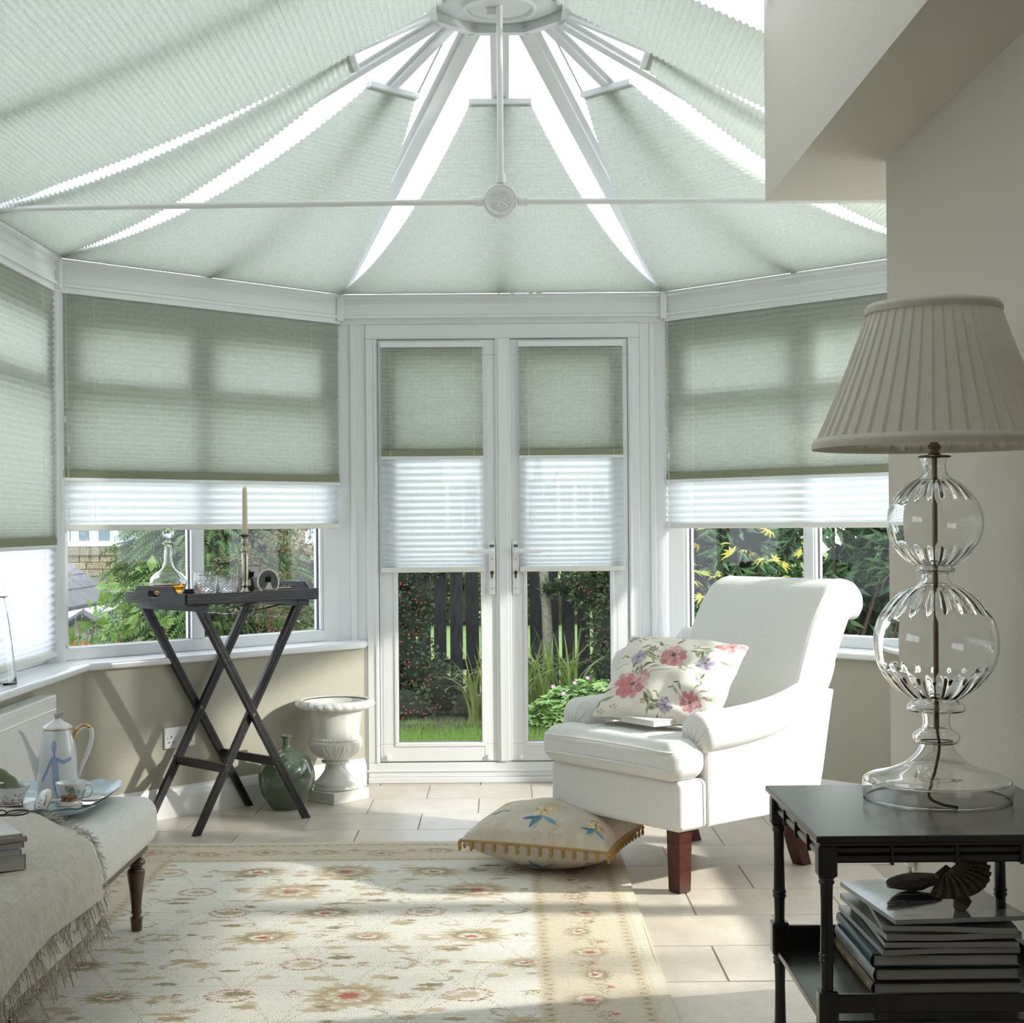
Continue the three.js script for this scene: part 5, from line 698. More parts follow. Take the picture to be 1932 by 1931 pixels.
  magazine('glossy magazine with photo cover on top of the shelf stack', Y + 0.0475, 0.008, 0.235, 0.29, 0.016, -0.012, 0.10, gloss, 9, 0.005);
  const top = Y + 0.060;
  const wood = thing('driftwood', 'flat piece of weathered driftwood lying on the glossy magazine', 'driftwood', [0.742, top, 4.205], 0.5); { const ns = periodicNoise(6, 21); const g = new THREE.IcosahedronGeometry(1, 5), p = g.attributes.position; for (let i = 0; i < p.count; i++) { const v = V().fromBufferAttribute(p, i), k = 0.8 + 0.45 * ns(v.x * 0.3 + 0.5, v.y * 0.3 + v.z * 0.2 + 0.5); p.setXYZ(i, v.x * 0.066 * k, v.y * 0.0125 * k + 0.013, v.z * 0.028 * k); } g.computeVertexNormals(); mesh('wood_body', g, mat([0.20, 0.165, 0.12], 0.9, { map: dataTex(128, 0.08, (u, v) => { const k = 0.6 + 0.5 * n24(u * 0.3, v) + 0.2 * n64(u, v); return [k, k, k]; }) }), wood); }
  const shell = thing('scallop_shell', 'ribbed scallop shell standing on the glossy magazine', 'shell', [0.80, top + 0.026, 4.285], -0.5); shell.rotation.order = 'YXZ'; shell.rotation.set(0.62, -0.1, 0.0);
  const fan = (k0) => gridSurface(72, 16, (u, v) => { const a = (u - 0.5) * 2.55, rib = 0.5 + 0.5 * Math.cos(u * TAU * 11), R = 0.076 * v * (1 + 0.05 * rib), dome = 0.040 * Math.sin(Math.min(1, v * 1.02) * Math.PI * 0.58 + 0.35) * Math.cos(a * 0.55) + 0.0062 * rib * v + k0; return V(Math.sin(a) * R * 0.95, dome - 0.006, Math.cos(a) * R - 0.03); }).rotateY(0.75);
  mesh('shell_fan', [fan(0), fan(-0.002)], mat([0.24, 0.185, 0.12], 0.75, { map: dataTex(128, 0.05, (u, v) => { const k = 0.7 + 0.4 * n24(u, v); return [k, k, k]; }) }), shell); mesh('shell_hinge', rbox(0.034, 0.006, 0.012, 0.002, 0, 0.006, -0.034).rotateY(0.75), mat([0.22, 0.17, 0.11], 0.8), shell);
  const chip = thing('driftwood', 'small broken driftwood chip propping the scallop shell', 'driftwood', [0.79, top - 0.0015, 4.335], 1.25); mesh('wood_body', sweep([V(-0.032, 0.009, 0), V(0, 0.012, 0.003), V(0.03, 0.009, -0.002)], [0.008, 0.0105, 0.007], 12, 8, 1.5), mat([0.17, 0.11, 0.06], 0.9), chip);
}
{
  const p = thing('cable_plug', 'white cable switch with twisted flex hanging on the house wall under the table', 'plug', [PIER - 0.013, 0.385, 3.27]);
  mesh('switch_body', rbox(0.022, 0.078, 0.04, 0.006, 0, 0, 0, 3), M.whitePlastic, p); const h = []; for (const s of [0, Math.PI]) { const pts = []; for (let k = 0; k <= 60; k++) { const y = -0.035 - k * 0.0055, a = k * 0.9 + s; pts.push(V(0.0 + Math.cos(a) * 0.003 , y, 0.004 * k / 60 + Math.sin(a) * 0.003 + 0.012 * Math.sin(k * 0.12))); } h.push(tube(pts, 0.0028, 160, 6)); } mesh('flex', h[0], mat([0.62, 0.58, 0.49], 0.8), p); mesh('flex', h[1], mat([0.55, 0.51, 0.43], 0.8), p);
  mesh('flex_end', tube([V(0, 0.039, 0), V(0.001, 0.12, 0.01), V(0, 0.2, 0.05), V(0, 0.26, 0.2)], 0.0035, 24, 8), mat([0.62, 0.58, 0.49], 0.8), p);
}

// ================================================================ BENCH, THROW AND TEA THINGS, RADIATOR, CARAFE
const BT = 0.40;                                                     // top of the bench seat
const benchX = [-1.56, -1.03], benchZ = [2.47, 3.78];
{
  const b = thing('upholstered_bench', 'cream upholstered bench on dark turned legs beside the radiator', 'bench'), cx = (benchX[0] + benchX[1]) / 2, cz = (benchZ[0] + benchZ[1]) / 2, W = benchX[1] - benchX[0], D = benchZ[1] - benchZ[0];
  const g = rbox(W, 0.145, D, 0.05, 0, 0, 0, 8), p = g.attributes.position; for (let i = 0; i < p.count; i++) { const X = p.getX(i) / (W / 2), Z = p.getZ(i) / (D / 2), Y = p.getY(i); if (Y > 0) p.setY(i, Y + 0.012 * (1 - X * X) * (1 - Z * Z) - 0.0); else p.setY(i, Math.max(Y, -0.066)); } g.computeVertexNormals();
  mesh('padded_seat', g.translate(cx, BT - 0.0765, cz), mat([0.90, 0.885, 0.835], 0.9, { map: linen, bumpMap: weaveBump, bumpScale: 0.0003 }), b);
  mesh('seat_rail', rspan(benchX[0] + 0.03, benchX[1] - 0.03, 0.235, 0.26, benchZ[0] + 0.03, benchZ[1] - 0.03, 0.004), mat([0.10, 0.06, 0.035], 0.4), b);
  const walnut = mat([0.062, 0.026, 0.012], 0.2, { clearcoat: 0.6, clearcoatRoughness: 0.15 }), lp = smoothProfile([[0.0135, 0], [0.0155, 0.002], [0.0175, 0.03], [0.0185, 0.038], [0.013, 0.042], [0.0125, 0.048], [0.016, 0.051], [0.0162, 0.055], [0.0145, 0.06], [0.0175, 0.10], [0.024, 0.15], [0.0265, 0.168], [0.025, 0.178], [0.0185, 0.184], [0.018, 0.187], [0.026, 0.194], [0.0275, 0.2], [0.024, 0.208], [0.0165, 0.214], [0.017, 0.219], [0.023, 0.2235], [0.023, 0.228], [0.02, 0.231]], 90);
  for (const x of [benchX[0] + 0.055, benchX[1] - 0.055]) for (const z of [benchZ[0] + 0.075, benchZ[1] - 0.075]) { const l = mesh('leg', lathe([[0.0001, 0], ...lp, [0.0001, 0.232]], 28).translate(x, 0.0095, z), walnut, b); mesh('leg_block', rbox(0.048, 0.03, 0.048, 0.003, x, 0.245, z), walnut, l); }
}
{
  // mohair throw: a thick folded length lying aslant over the bench, its fringed end hanging over the edge
  const wool = mat([0.64, 0.60, 0.53], 1, { map: dataTex(256, 0.22, (u, v) => { const k = 0.86 + 0.10 * n24(u, v * 0.5) + 0.10 * n128(u, v * 0.3); return [k, k * 0.995, k * 0.98]; }), bumpMap: dataTex(256, 0.1, (u, v) => { const k = 0.5 * n128(u, v * 0.2) + 0.5 * n64(u, v * 0.4); return [k, k, k]; }, false), bumpScale: 0.0015, sheen: 0.8, sheenColor: new THREE.Color(0.62, 0.56, 0.48) });
  const t = thing('wool_throw', 'folded grey-beige mohair throw with fringe draped over the bench', 'throw blanket'), E_ = V(0.57, 0, 0.82), Q_ = V(-0.82, 0, 0.57), P0 = V(-1.44, 0, 2.655), ns = periodicNoise(5, 33);
  const edge = benchX[1] - 0.01, R = 0.115;
  const sheetAt = (s, w, lift) => {                                  // s along the length, w across it
    const p = P0.clone().addScaledVector(E_, s).addScaledVector(Q_, w), o = (p.x - edge) / E_.x, y = BT + 0.012 + lift + 0.006 * (ns(s, w * 1.3) - 0.5) - 0.01 * Math.max(0, Math.min(1, (0.02 - w) / 0.02)) * 0;
    if (o <= 0) return V(p.x, y, p.z);
    const a = Math.min(o / (R + lift), 1.28), rest = Math.max(0, o - 1.28 * (R + lift)), f = (R + lift) * Math.sin(a) + rest * Math.cos(1.28) * (1 + 0.25 * Math.sin(w * 17)), d = (R + lift) * (1 - Math.cos(a)) + rest * Math.sin(1.28); const q = p.clone().addScaledVector(E_, f - o); return V(q.x + 0.012 * Math.sin(w * 23 + 1) * Math.min(1, rest * 8), y - d, q.z);
  };
  const WID = 0.66, s0 = (w) => Math.max(-0.08, (benchX[0] + 0.02 - P0.x + 0.82 * w) / 0.57), s1 = (w, k) => (edge - P0.x + 0.82 * w) / 0.57 + 0.215 + 0.08 * w - 0.03 * k + 0.015 * Math.sin(w * 13 + k), layers = [[0.0, 0.0], [0.015, 0.012]];
  layers.forEach(([lift, sh], k) => {
    const top = (u, v) => { const w = lerp(sh, WID, v); return sheetAt(lerp(s0(w), s1(w, k), u), w, lift + 0.0115); }, bot = (u, v) => { const w = lerp(sh, WID, v); return sheetAt(lerp(s0(w), s1(w, k), u), w, lift - 0.003); };
    const ring = gridSurface(70, 22, (u, v) => { const k2 = v < 0.5 ? v * 2 : 2 - v * 2, q = Math.min(1, k2), T = v < 0.5 ? top(u, q) : bot(u, q), e = Math.min(q, 1 - q); if (e < 0.03) { const m = top(u, q).lerp(bot(u, q), 0.5); return T.lerp(m, 1 - e / 0.03); } return T; });
    mesh('folded_layer', ring, wool, t);
  });
  const r = rng(12), fr = []; for (let k = 0; k < 260; k++) { const w = lerp(0.01, WID - 0.01, r()), lay = Math.floor(r() * 2), sE = s1(w, lay) - 0.01, a = sheetAt(sE, w, layers[lay][0] + 0.004), L = 0.02 + r() * 0.045, b = sheetAt(sE + L * 0.5, w + (r() - 0.5) * 0.02, layers[lay][0] + 0.004), c = sheetAt(sE + L, w + (r() - 0.5) * 0.04, layers[lay][0] + r() * 0.012); fr.push(tube([a, b, c], 0.0009 + r() * 0.0008, 5, 5)); }
  for (let k = 0; k < 230; k++) { const s = lerp(0.3, s1(0, 0), r()), a = sheetAt(s, 0.004, 0.012 + r() * 0.02), b = sheetAt(s + (r() - 0.5) * 0.02, -0.008 - r() * 0.012, 0.006 + r() * 0.03); fr.push(tube([a, a.clone().lerp(b, 0.5), b], 0.0006, 3, 4)); }
  stuff(mesh('fringe', fr, wool, t), 'loose wool fringe at the hanging end');
}
{
  const sheet = [0.62, 0.60, 0.57], mk = (label, y, h, w, d, dx, dz, turn, c) => { const b = thing('magazine', label, 'magazine', [-1.222 + dx, y, 3.58 + dz], turn, 'magazines stacked on the throw'); mesh('page_block', [box(w - 0.004, h - 0.002, d - 0.004, 0, h / 2, 0)], mat(sheet, 0.7), b); mesh('cover', [rspan(-w / 2, w / 2, h - 0.0012, h, -d / 2, d / 2, 0.0004), rspan(-w / 2, w / 2, 0, 0.0012, -d / 2, d / 2, 0.0004), rspan(w / 2 - 0.001, w / 2, 0, h, -d / 2, d / 2, 0.0003)], mat(c, 0.35), b); return b; };
  const y0 = BT + 0.0405; mk('thick white magazine at the bottom of the stack on the throw', y0, 0.034, 0.215, 0.285, 0, 0, 0.55, [0.55, 0.54, 0.50]); mk('grey magazine above the thick white one on the throw', y0 + 0.0345, 0.011, 0.21, 0.28, 0.002, 0.006, 0.50, [0.30, 0.32, 0.36]); mk('pale blue-grey magazine in the stack on the throw', y0 + 0.046, 0.012, 0.21, 0.28, -0.004, 0.0, 0.58, [0.46, 0.48, 0.52]); mk('tan edged notebook near the top of the stack on the throw', y0 + 0.0585, 0.011, 0.205, 0.27, 0.003, 0.003, 0.62, [0.30, 0.14, 0.08]); mk('white magazine on top of the stack on the throw', y0 + 0.070, 0.010, 0.205, 0.275, 0, 0.006, 0.55, [0.60, 0.58, 0.56]);
  const s = thing('reading_glasses', 'folded dark-rimmed reading glasses on the magazines on the throw', 'glasses', [-1.16, y0 + 0.0805, 3.49], 0.4), dk = mat([0.03, 0.03, 0.035], 0.3); for (const x of [-0.034, 0.034]) { mesh('lens_rim', new THREE.TorusGeometry(0.022, 0.002, 8, 28).scale(1.15, 0.85, 1).rotateX(-0.5 + Math.PI / 2).translate(x, 0.012, 0), dk, s); mesh('lens', new THREE.CircleGeometry(0.0215, 24).scale(1.15, 0.85, 1).rotateX(-0.5 + Math.PI / 2).translate(x, 0.012, 0), M.pane, s); } mesh('bridge', tube([V(-0.010, 0.016, -0.002), V(0, 0.02, -0.004), V(0.010, 0.016, -0.002)], 0.0018, 8, 6), dk, s); mesh('temple', tube([V(-0.058, 0.014, 0), V(-0.02, 0.005, -0.02), V(0.05, 0.003, -0.02)], 0.0017, 10, 6), dk, s); mesh('temple', tube([V(0.058, 0.014, 0), V(0.02, 0.006, -0.026), V(-0.05, 0.004, -0.028)], 0.0017, 10, 6), dk, s);
}
// ---- tea tray and china
const china = mat([0.80, 0.81, 0.81], 0.1, { clearcoat: 0.8, clearcoatRoughness: 0.05 }), gilt = mat([0.62, 0.40, 0.13], 0.22, { metalness: 1 });
const TT = BT + 0.012 + 0.014;                                       // surface inside the tea tray
{
  const t = thing('tea_tray', 'pale blue ceramic tea tray with scalloped rim on the bench', 'tray', [-1.315, BT + 0.0105, 2.715], 0.0), W = 0.20, D = 0.235, m = mat([0.50, 0.64, 0.70], 0.15, { clearcoat: 0.7, clearcoatRoughness: 0.08 });
  const prof = (k) => (k < 0.78 ? 0 : Math.pow((k - 0.78) / 0.22, 1.5) * 0.026);
  const surf = (dy) => gridSurface(140, 26, (u, v) => { const a = u * TAU, c = Math.cos(a), s = Math.sin(a), e = 5, rr = Math.pow(Math.pow(Math.abs(c), e) + Math.pow(Math.abs(s), e), -1 / e), wv = 1 + (v > 0.85 ? 0.022 * Math.sin(a * 22) * (v - 0.85) / 0.15 : 0); return V(c * rr * W * v * wv, 0.004 + prof(v) + dy + (v > 0.9 ? 0.003 * Math.sin(a * 22) : 0), s * rr * D * v * wv); });
  mesh('tray_body', [surf(0.0), surf(-0.004)], m, t); mesh('relief_rib', [-0.5, -0.35, -0.2, 0.2, 0.35, 0.5].map((k) => tube([V(W * 0.55, 0.0055, k * D), V(W * 0.62, 0.006, k * D), V(W * 0.78, 0.0065, k * D)], 0.0025, 6, 6)), m, t);
}
function painted(w, h, draw) { return canvasTex(w, h, (g) => { g.fillStyle = '#e6e7e6'; g.fillRect(0, 0, w, h); draw(g, w, h); }); }
{
  // figure frieze: a plain dancing figure in pale blue wash
  const tx = painted(1024, 512, (g) => { g.strokeStyle = '#8fa6cf'; g.fillStyle = '#9db2d8'; g.lineCap = 'round'; g.lineJoin = 'round'; const X = 512, f = (pts, w) => { g.lineWidth = w; g.beginPath(); g.moveTo(...pts[0]); for (const p of pts.slice(1)) g.lineTo(...p); g.stroke(); };
    g.globalAlpha = 0.85; g.beginPath(); g.ellipse(X - 6, 138, 27, 32, 0.1, 0, TAU); g.fill(); f([[X - 3, 168], [X - 1, 190]], 20); g.beginPath(); g.moveTo(X - 34, 196); g.quadraticCurveTo(X + 2, 180, X + 38, 200); g.quadraticCurveTo(X + 22, 250, X + 50, 320); g.lineTo(X - 14, 320); g.quadraticCurveTo(X - 14, 250, X - 34, 196); g.fill(); f([[X + 24, 206], [X + 76, 218], [X + 146, 206]], 19); f([[X - 26, 206], [X - 62, 256], [X - 104, 300]], 19); g.beginPath(); g.moveTo(X - 12, 290); g.lineTo(X + 76, 330); g.lineTo(X + 30, 380); g.lineTo(X - 8, 350); g.fill(); f([[X + 50, 326], [X + 104, 352], [X + 176, 390]], 27); f([[X + 12, 340], [X + 36, 420], [X + 44, 490]], 29); g.globalAlpha = 1; for (let k = 0; k < 64; k++) { g.fillStyle = '#7c6f63'; g.beginPath(); g.arc(k * 16 + 8, 20, 5, 0, TAU); g.fill(); } g.fillStyle = '#8c7f73'; g.fillRect(0, 6, 1024, 6); });
  const m = mat([0.95, 0.96, 0.97], 0.1, { map: tx, clearcoat: 0.8, clearcoatRoughness: 0.05 }), p = thing('coffee_pot', 'tall white porcelain coffee pot painted with a blue dancing figure', 'coffee pot', [-1.278, TT, 2.66], 0.12);
  mesh('body', lathe(smoothProfile([[0.050, 0.002], [0.056, 0.004], [0.0575, 0.03], [0.0555, 0.08], [0.051, 0.13], [0.044, 0.172], [0.0395, 0.193]], 50), 64).rotateY(Math.PI + 0.0), m, p); mesh('base', new THREE.CircleGeometry(0.055, 40).rotateX(Math.PI / 2).translate(0, 0.004, 0), china, p);
  const lid = mesh('lid', lathe([[0.0001, 0.222], [0.008, 0.2205], [0.0175, 0.212], [0.034, 0.203], [0.0405, 0.199], [0.0415, 0.194], [0.0405, 0.191], [0.0001, 0.190]], 48), china, p); mesh('gold_band', new THREE.TorusGeometry(0.0408, 0.0014, 6, 60).rotateX(Math.PI / 2).translate(0, 0.1925, 0), gilt, lid);
  const sp = []; for (let k = 0; k < 7; k++) { const q = k / 6; sp.push(new THREE.TorusGeometry(lerp(0.0075, 0.002, q), lerp(0.0035, 0.0015, q), 8, 20).rotateY(Math.PI / 2).rotateZ(0.35).translate(-0.004 + q * 0.026, 0.2275 + q * 0.012, 0)); } mesh('shell_knob', sp, mat([0.52, 0.50, 0.50], 0.3), lid);
  mesh('spout', sweep([V(-0.044, 0.055, 0), V(-0.064, 0.10, 0), V(-0.082, 0.145, 0), V(-0.093, 0.175, 0), V(-0.103, 0.188, 0)], [0.020, 0.0145, 0.0095, 0.0075, 0.006], 30, 16), china, p);
  mesh('handle', sweep([V(0.045, 0.165, 0), V(0.055, 0.185, 0), V(0.075, 0.197, 0), V(0.092, 0.19, 0), V(0.0955, 0.168, 0), V(0.085, 0.125, 0), V(0.068, 0.085, 0), V(0.056, 0.055, 0)], [0.0065, 0.0065, 0.006, 0.006, 0.006, 0.0055, 0.005, 0.005], 50, 12), china, p);
  mesh('gilt_handle_top', sweep([V(0.0445, 0.164, 0), V(0.0547, 0.186, 0), V(0.075, 0.1985, 0), V(0.0925, 0.1912, 0)], [0.0068, 0.0069, 0.0064, 0.006], 30, 12), gilt, p);
}
function teacup(label, x, z, turn, paint, r = 0.044, h = 0.058, saucer) {
  const tx = painted(512, 160, paint), m = mat([0.96, 0.96, 0.95], 0.1, { map: tx, clearcoat: 0.8, clearcoatRoughness: 0.05 });
  if (saucer) { const s = thing('saucer', saucer, 'saucer', [x, TT, z]); mesh('dish', [lathe([[0.0001, 0.003], [0.022, 0.003], [0.024, 0.001], [0.028, 0.001], [0.05, 0.009], [0.066, 0.0145], [0.068, 0.0155]], 64, (i, a) => 1 + 0.012 * Math.sin(a * 10) * i), lathe([[0.0001, 0.005], [0.028, 0.005], [0.05, 0.012], [0.068, 0.0155]], 64, (i, a) => 1 + 0.012 * Math.sin(a * 10) * i)], china, s); }
  const y = TT + (saucer ? 0.0052 : 0), c = thing('teacup', label, 'teacup', [x, y, z], turn);
  mesh('cup_wall', lathe(smoothProfile([[0.019, 0.004], [0.022, 0.006], [0.031, 0.018], [0.0385, 0.036], [r, h]], 24), 56), m, c); mesh('cup_inside', lathe([[r, h], [r - 0.0022, h], [0.036, 0.037], [0.0285, 0.02], [0.018, 0.009], [0.0001, 0.008]], 48), china, c); mesh('foot_ring', lathe([[0.0001, 0.004], [0.018, 0.004], [0.0195, 0], [0.021, 0], [0.0205, 0.006]], 36), china, c);
  const hd = mesh('handle', sweep([V(r * 0.93, h * 0.86, 0), V(r + 0.012, h * 0.93, 0), V(r + 0.019, h * 0.72, 0), V(r + 0.010, h * 0.42, 0), V(0.032, h * 0.34, 0)], [0.0026, 0.0028, 0.0028, 0.0026, 0.0026], 24, 8), china, c); return c;
}
const dab = (g, x, y, s, c) => { g.fillStyle = c; g.beginPath(); g.ellipse(x, y, s, s * 0.75, 0.5, 0, TAU); g.fill(); };
teacup('white teacup painted with green leaves and pink flowers beside the coffee pot', -1.198, 2.80, -0.2, (g) => { const r = rng(3); for (let k = 0; k < 46; k++) { g.globalAlpha = 0.55; dab(g, 200 + r() * 120 - k % 3 * 90, 20 + r() * 90, 9 + r() * 17, ['#7fb08e', '#9cc4a4', '#6d9a7c'][k % 3]); } g.globalAlpha = 1; for (let k = 0; k < 5; k++) { const x = 250 + k * 46, y = 60 + (k * 37) % 50; for (let q = 0; q < 7; q++) dab(g, x + Math.cos(q) * 10, y + Math.sin(q) * 9, 7, ['#c85c7c', '#b23f63', '#dd8ca0'][q % 3]); dab(g, x + 20, y + 20, 8, '#5e7f4e'); } g.fillStyle = '#b9975a'; g.fillRect(0, 155, 512, 4); }, 0.044, 0.062);
teacup('white teacup painted with pink blossom twigs under the drooping leaf', -1.352, 2.83, 2.7, (g) => { const r = rng(8); g.fillStyle = '#e3b7c0'; g.globalAlpha = 0.6; g.beginPath(); g.moveTo(60, 150); g.quadraticCurveTo(250, 90, 470, 150); g.lineTo(470, 120); g.quadraticCurveTo(250, 70, 60, 120); g.fill(); g.globalAlpha = 1; for (let k = 0; k < 60; k++) dab(g, 110 + r() * 300, 40 + r() * 70, 3 + r() * 6, ['#b8546f', '#cf7f92', '#8e5a50', '#7d8a6a'][k % 4]); }, 0.050, 0.054, 'white scalloped saucer under the pink blossom teacup');
{
  const s = thing('saucer', 'small gilt-edged saucer beside the green leaf teacup', 'saucer', [-1.165, TT, 2.745]); mesh('dish', lathe([[0.0001, 0.003], [0.018, 0.003], [0.020, 0.001], [0.03, 0.003], [0.045, 0.010]], 48, (i, a) => 1 + 0.014 * Math.sin(a * 9) * i), china, s); mesh('gold_rim', new THREE.TorusGeometry(0.045, 0.001, 6, 60).rotateX(Math.PI / 2).translate(0, 0.010, 0), gilt, s);
  const d = thing('sugar_dish', 'small white and gold lidded dish filled with brown sugar crystals', 'dish', [-1.185, TT, 2.878], 0.3); mesh('bowl', lathe([[0.0001, 0.002], [0.028, 0], [0.034, 0.006], [0.037, 0.014], [0.033, 0.022], [0.0345, 0.027], [0.032, 0.027], [0.030, 0.020], [0.0001, 0.017]], 8, undefined), china, d); mesh('gold_band', new THREE.TorusGeometry(0.0365, 0.0015, 6, 8).rotateX(Math.PI / 2).translate(0, 0.0155, 0), gilt, d);
  const r = rng(4), cr = []; for (let k = 0; k < 60; k++) cr.push(new THREE.BoxGeometry(0.012, 0.003, 0.004).rotateY(r() * 6).rotateZ(r() - 0.5).translate((r() - 0.5) * 0.036, 0.022 + r() * 0.018, (r() - 0.5) * 0.036)); stuff(mesh('sugar_crystals', cr, mat([0.30, 0.14, 0.06], 0.5), d), 'brown sugar crystals heaped in the dish');
  const l = thing('dish_lid', 'white porcelain lid with painted roses leaning against the sugar dish', 'lid', [-1.243, TT + 0.027, 2.905], 0.5); l.rotation.z = 0.95; l.rotation.x = 0.3; const lt = painted(256, 128, (g) => { const q = rng(2); for (let k = 0; k < 26; k++) dab(g, q() * 256, 30 + q() * 60, 4 + q() * 5, ['#b06a6a', '#8c8f5c', '#c58f6e', '#7f5f55'][k % 4]); }); const lm = mat([0.95, 0.95, 0.95], 0.12, { map: lt, clearcoat: 0.7 }); mesh('lid_dome', lathe([[0.037, 0], [0.036, 0.006], [0.028, 0.013], [0.014, 0.018], [0.0001, 0.019]], 40), lm, l); mesh('gold_rim', new THREE.TorusGeometry(0.037, 0.0016, 6, 48).rotateX(Math.PI / 2), gilt, l);
}
{
  const p = thing('drooping_leaf', 'curled dull green leaf on a stem drooping over the pink teacup', 'leaf', [-1.40, TT, 2.80]), lm = mat([0.135, 0.155, 0.055], 0.6, { transmission: 0.25, thickness: 0 });
  const leaf = (l, w, curl, ph) => gridSurface(24, 12, (u, v) => { const q = (v - 0.5) * 2, k = Math.sin(Math.min(u, 1) * Math.PI * 0.92 + 0.12), ww = w * k * (1 + 0.14 * Math.sin(u * 26 + ph) * Math.abs(q)); return V(l * Math.sin(u * curl) / curl, -l * (1 - Math.cos(u * curl)) / curl - 0.022 * q * q * Math.sign(1) + 0.004 * Math.sin(u * 30) * q, ww * q); });
  mesh('leaf_blade', leaf(0.16, 0.042, 1.45, 0).translate(-0.035, 0.115, 0.02), lm, p); mesh('leaf_blade', leaf(0.12, 0.03, 1.0, 2).rotateY(0.9).translate(-0.05, 0.118, 0.02), lm, p); mesh('stem', tube([V(-0.035, 0.115, 0.02), V(-0.07, 0.12, 0.02), V(-0.085, 0.06, 0.015), V(-0.085, 0.0, 0.01)], 0.0022, 16, 6), mat([0.10, 0.11, 0.04], 0.7), p);
}
// ---- radiator under the window board
{
  const r = thing('radiator', 'white ribbed panel radiator under the side window board', 'radiator'), xf = -1.575, xb = -1.648, z0 = 1.68, z1 = 3.3, y0 = 0.14, y1 = 0.605, m = mat([0.80, 0.795, 0.77], 0.28);
  mesh('front_panel', gridSurface(400, 20, (u, v) => { const z = lerp(z0 + 0.004, z1 - 0.004, u), q = ((z - z0 - 0.05) / 0.0333) % 1, rib = z > z0 + 0.045 && z < z1 - 0.045 ? Math.max(0, Math.min(1, (0.5 - Math.abs(q - 0.5)) * 6)) : 1, fade = Math.min(1, Math.max(0, Math.min((v - 0.09) / 0.04, (0.83 - v) / 0.04))); return V(xf - 0.007 * (1 - rib) * fade, lerp(y0, y1 - 0.012, v), z); }), m, r);
  mesh('front_lip', [tube([V(xf, y1 - 0.05, z0), V(xf, y1 - 0.05, z1)], 0.004, 4, 8), rspan(xf - 0.004, xf + 0.002, y1 - 0.022, y1, z0, z1, 0.0015)], m, r);
  mesh('end_cover', rspan(xb, xf + 0.001, y0 + 0.01, y1 + 0.001, z0 - 0.003, z0 + 0.003, 0.001), m, r); mesh('end_cover', rspan(xb, xf + 0.001, y0 + 0.01, y1 + 0.001, z1 - 0.003, z1 + 0.003, 0.001), m, r);
  for (let k = 0; k < 6; k++) mesh('grille_slat', span(xb + 0.003 + k * 0.0118, xb + 0.0112 + k * 0.0118, y1 - 0.004, y1 - 0.001, z0, z1), m, r); mesh('back_panel', span(xb, xb + 0.006, y0, y1 - 0.006, z0, z1), m, r);
  mesh('bracket', rspan(xb - 0.0045, xb + 0.01, y0 - 0.02, y1 - 0.1, z0 + 0.15, z0 + 0.18, 0.002), m, r); mesh('pipe', cyl(0.0075, 0.0075, 0.15, xb + 0.03, 0.075, z0 + 0.03, 12), m, r); mesh('pipe', cyl(0.0075, 0.0075, 0.15, xb + 0.03, 0.075, z1 - 0.03, 12), m, r);
}
{
  const c = thing('glass_carafe', 'tall conical clear glass carafe with ball stopper on the window board', 'carafe', [-1.70, SILL + 0.0005, 1.885]);
  mesh('bottle', lathe([[0.0001, 0], ...smoothProfile([[0.05, 0], [0.0545, 0.004], [0.052, 0.03], [0.042, 0.12], [0.031, 0.21], [0.021, 0.27], [0.0165, 0.295]], 40), [0.026, 0.299], [0.026, 0.302], [0.0145, 0.301], ...smoothProfile([[0.0145, 0.295], [0.019, 0.27], [0.029, 0.21], [0.040, 0.12], [0.049, 0.035], [0.046, 0.012]], 30), [0.0001, 0.010]], 56), crystal, c); mesh('stopper', [ball(0.0185, 0, 0.325, 0, 24), lathe([[0.0001, 0.292], [0.012, 0.294], [0.0135, 0.303], [0.008, 0.309], [0.0001, 0.31]], 20)], crystal, c);
}

// ================================================================ GARDEN
const GY = -0.16;                                                    // ground outside
const lawnTex = dataTex(256, 1.2, (u, v) => { const k = 0.55 + 0.3 * n64(u, v) + 0.25 * n128(u, v) + 0.2 * (n8(u, v) - 0.5); return [k, k, k * 0.9]; });
single('lawn', 'bright green lawn outside beyond the garden doors', 'lawn', [span(-30, 30, GY - 0.1, GY, -60, -0.12)], mat([0.20, 0.31, 0.075], 0.95, { map: lawnTex }), 'structure');
{
  const soil = gridSurface(40, 20, (u, v) => V(lerp(-1.6, 1.5, u), GY + 0.012 + 0.03 * n8(u * 0.7, v) - 0.03 * (v > 0.95 || v < 0.05 || u < 0.03 || u > 0.97 ? 1 : 0), lerp(-4.9, -2.95, v) + 0.25 * Math.sin(u * 5))); single('flower_bed', 'dark soil bed in front of the garden fence', 'flower bed', soil, mat([0.035, 0.026, 0.018], 1, { map: lawnTex }), 'structure');
}
function leafGeo(l, w, fold = 0.25, bend = 0.2) { const g = new THREE.BufferGeometry(), P = [[0, 0, 0], [-w / 2, fold * w, l * 0.45], [0, bend * l * 0.12, l * 0.5], [w / 2, fold * w, l * 0.45], [0, -bend * l, l]]; const I = [[0, 2, 1], [0, 3, 2], [1, 2, 4], [2, 3, 4]]; g.setAttribute('position', new THREE.Float32BufferAttribute(I.flatMap((t) => t.flatMap((i) => P[i])), 3)); g.computeVertexNormals(); g.setAttribute('uv', new THREE.Float32BufferAttribute(new Float32Array(24), 2)); return g; }
function leafMat(c, tr = 0.35) { return mat(c, 0.62, { transmission: tr, thickness: 0, specularIntensity: 0.4 }); }
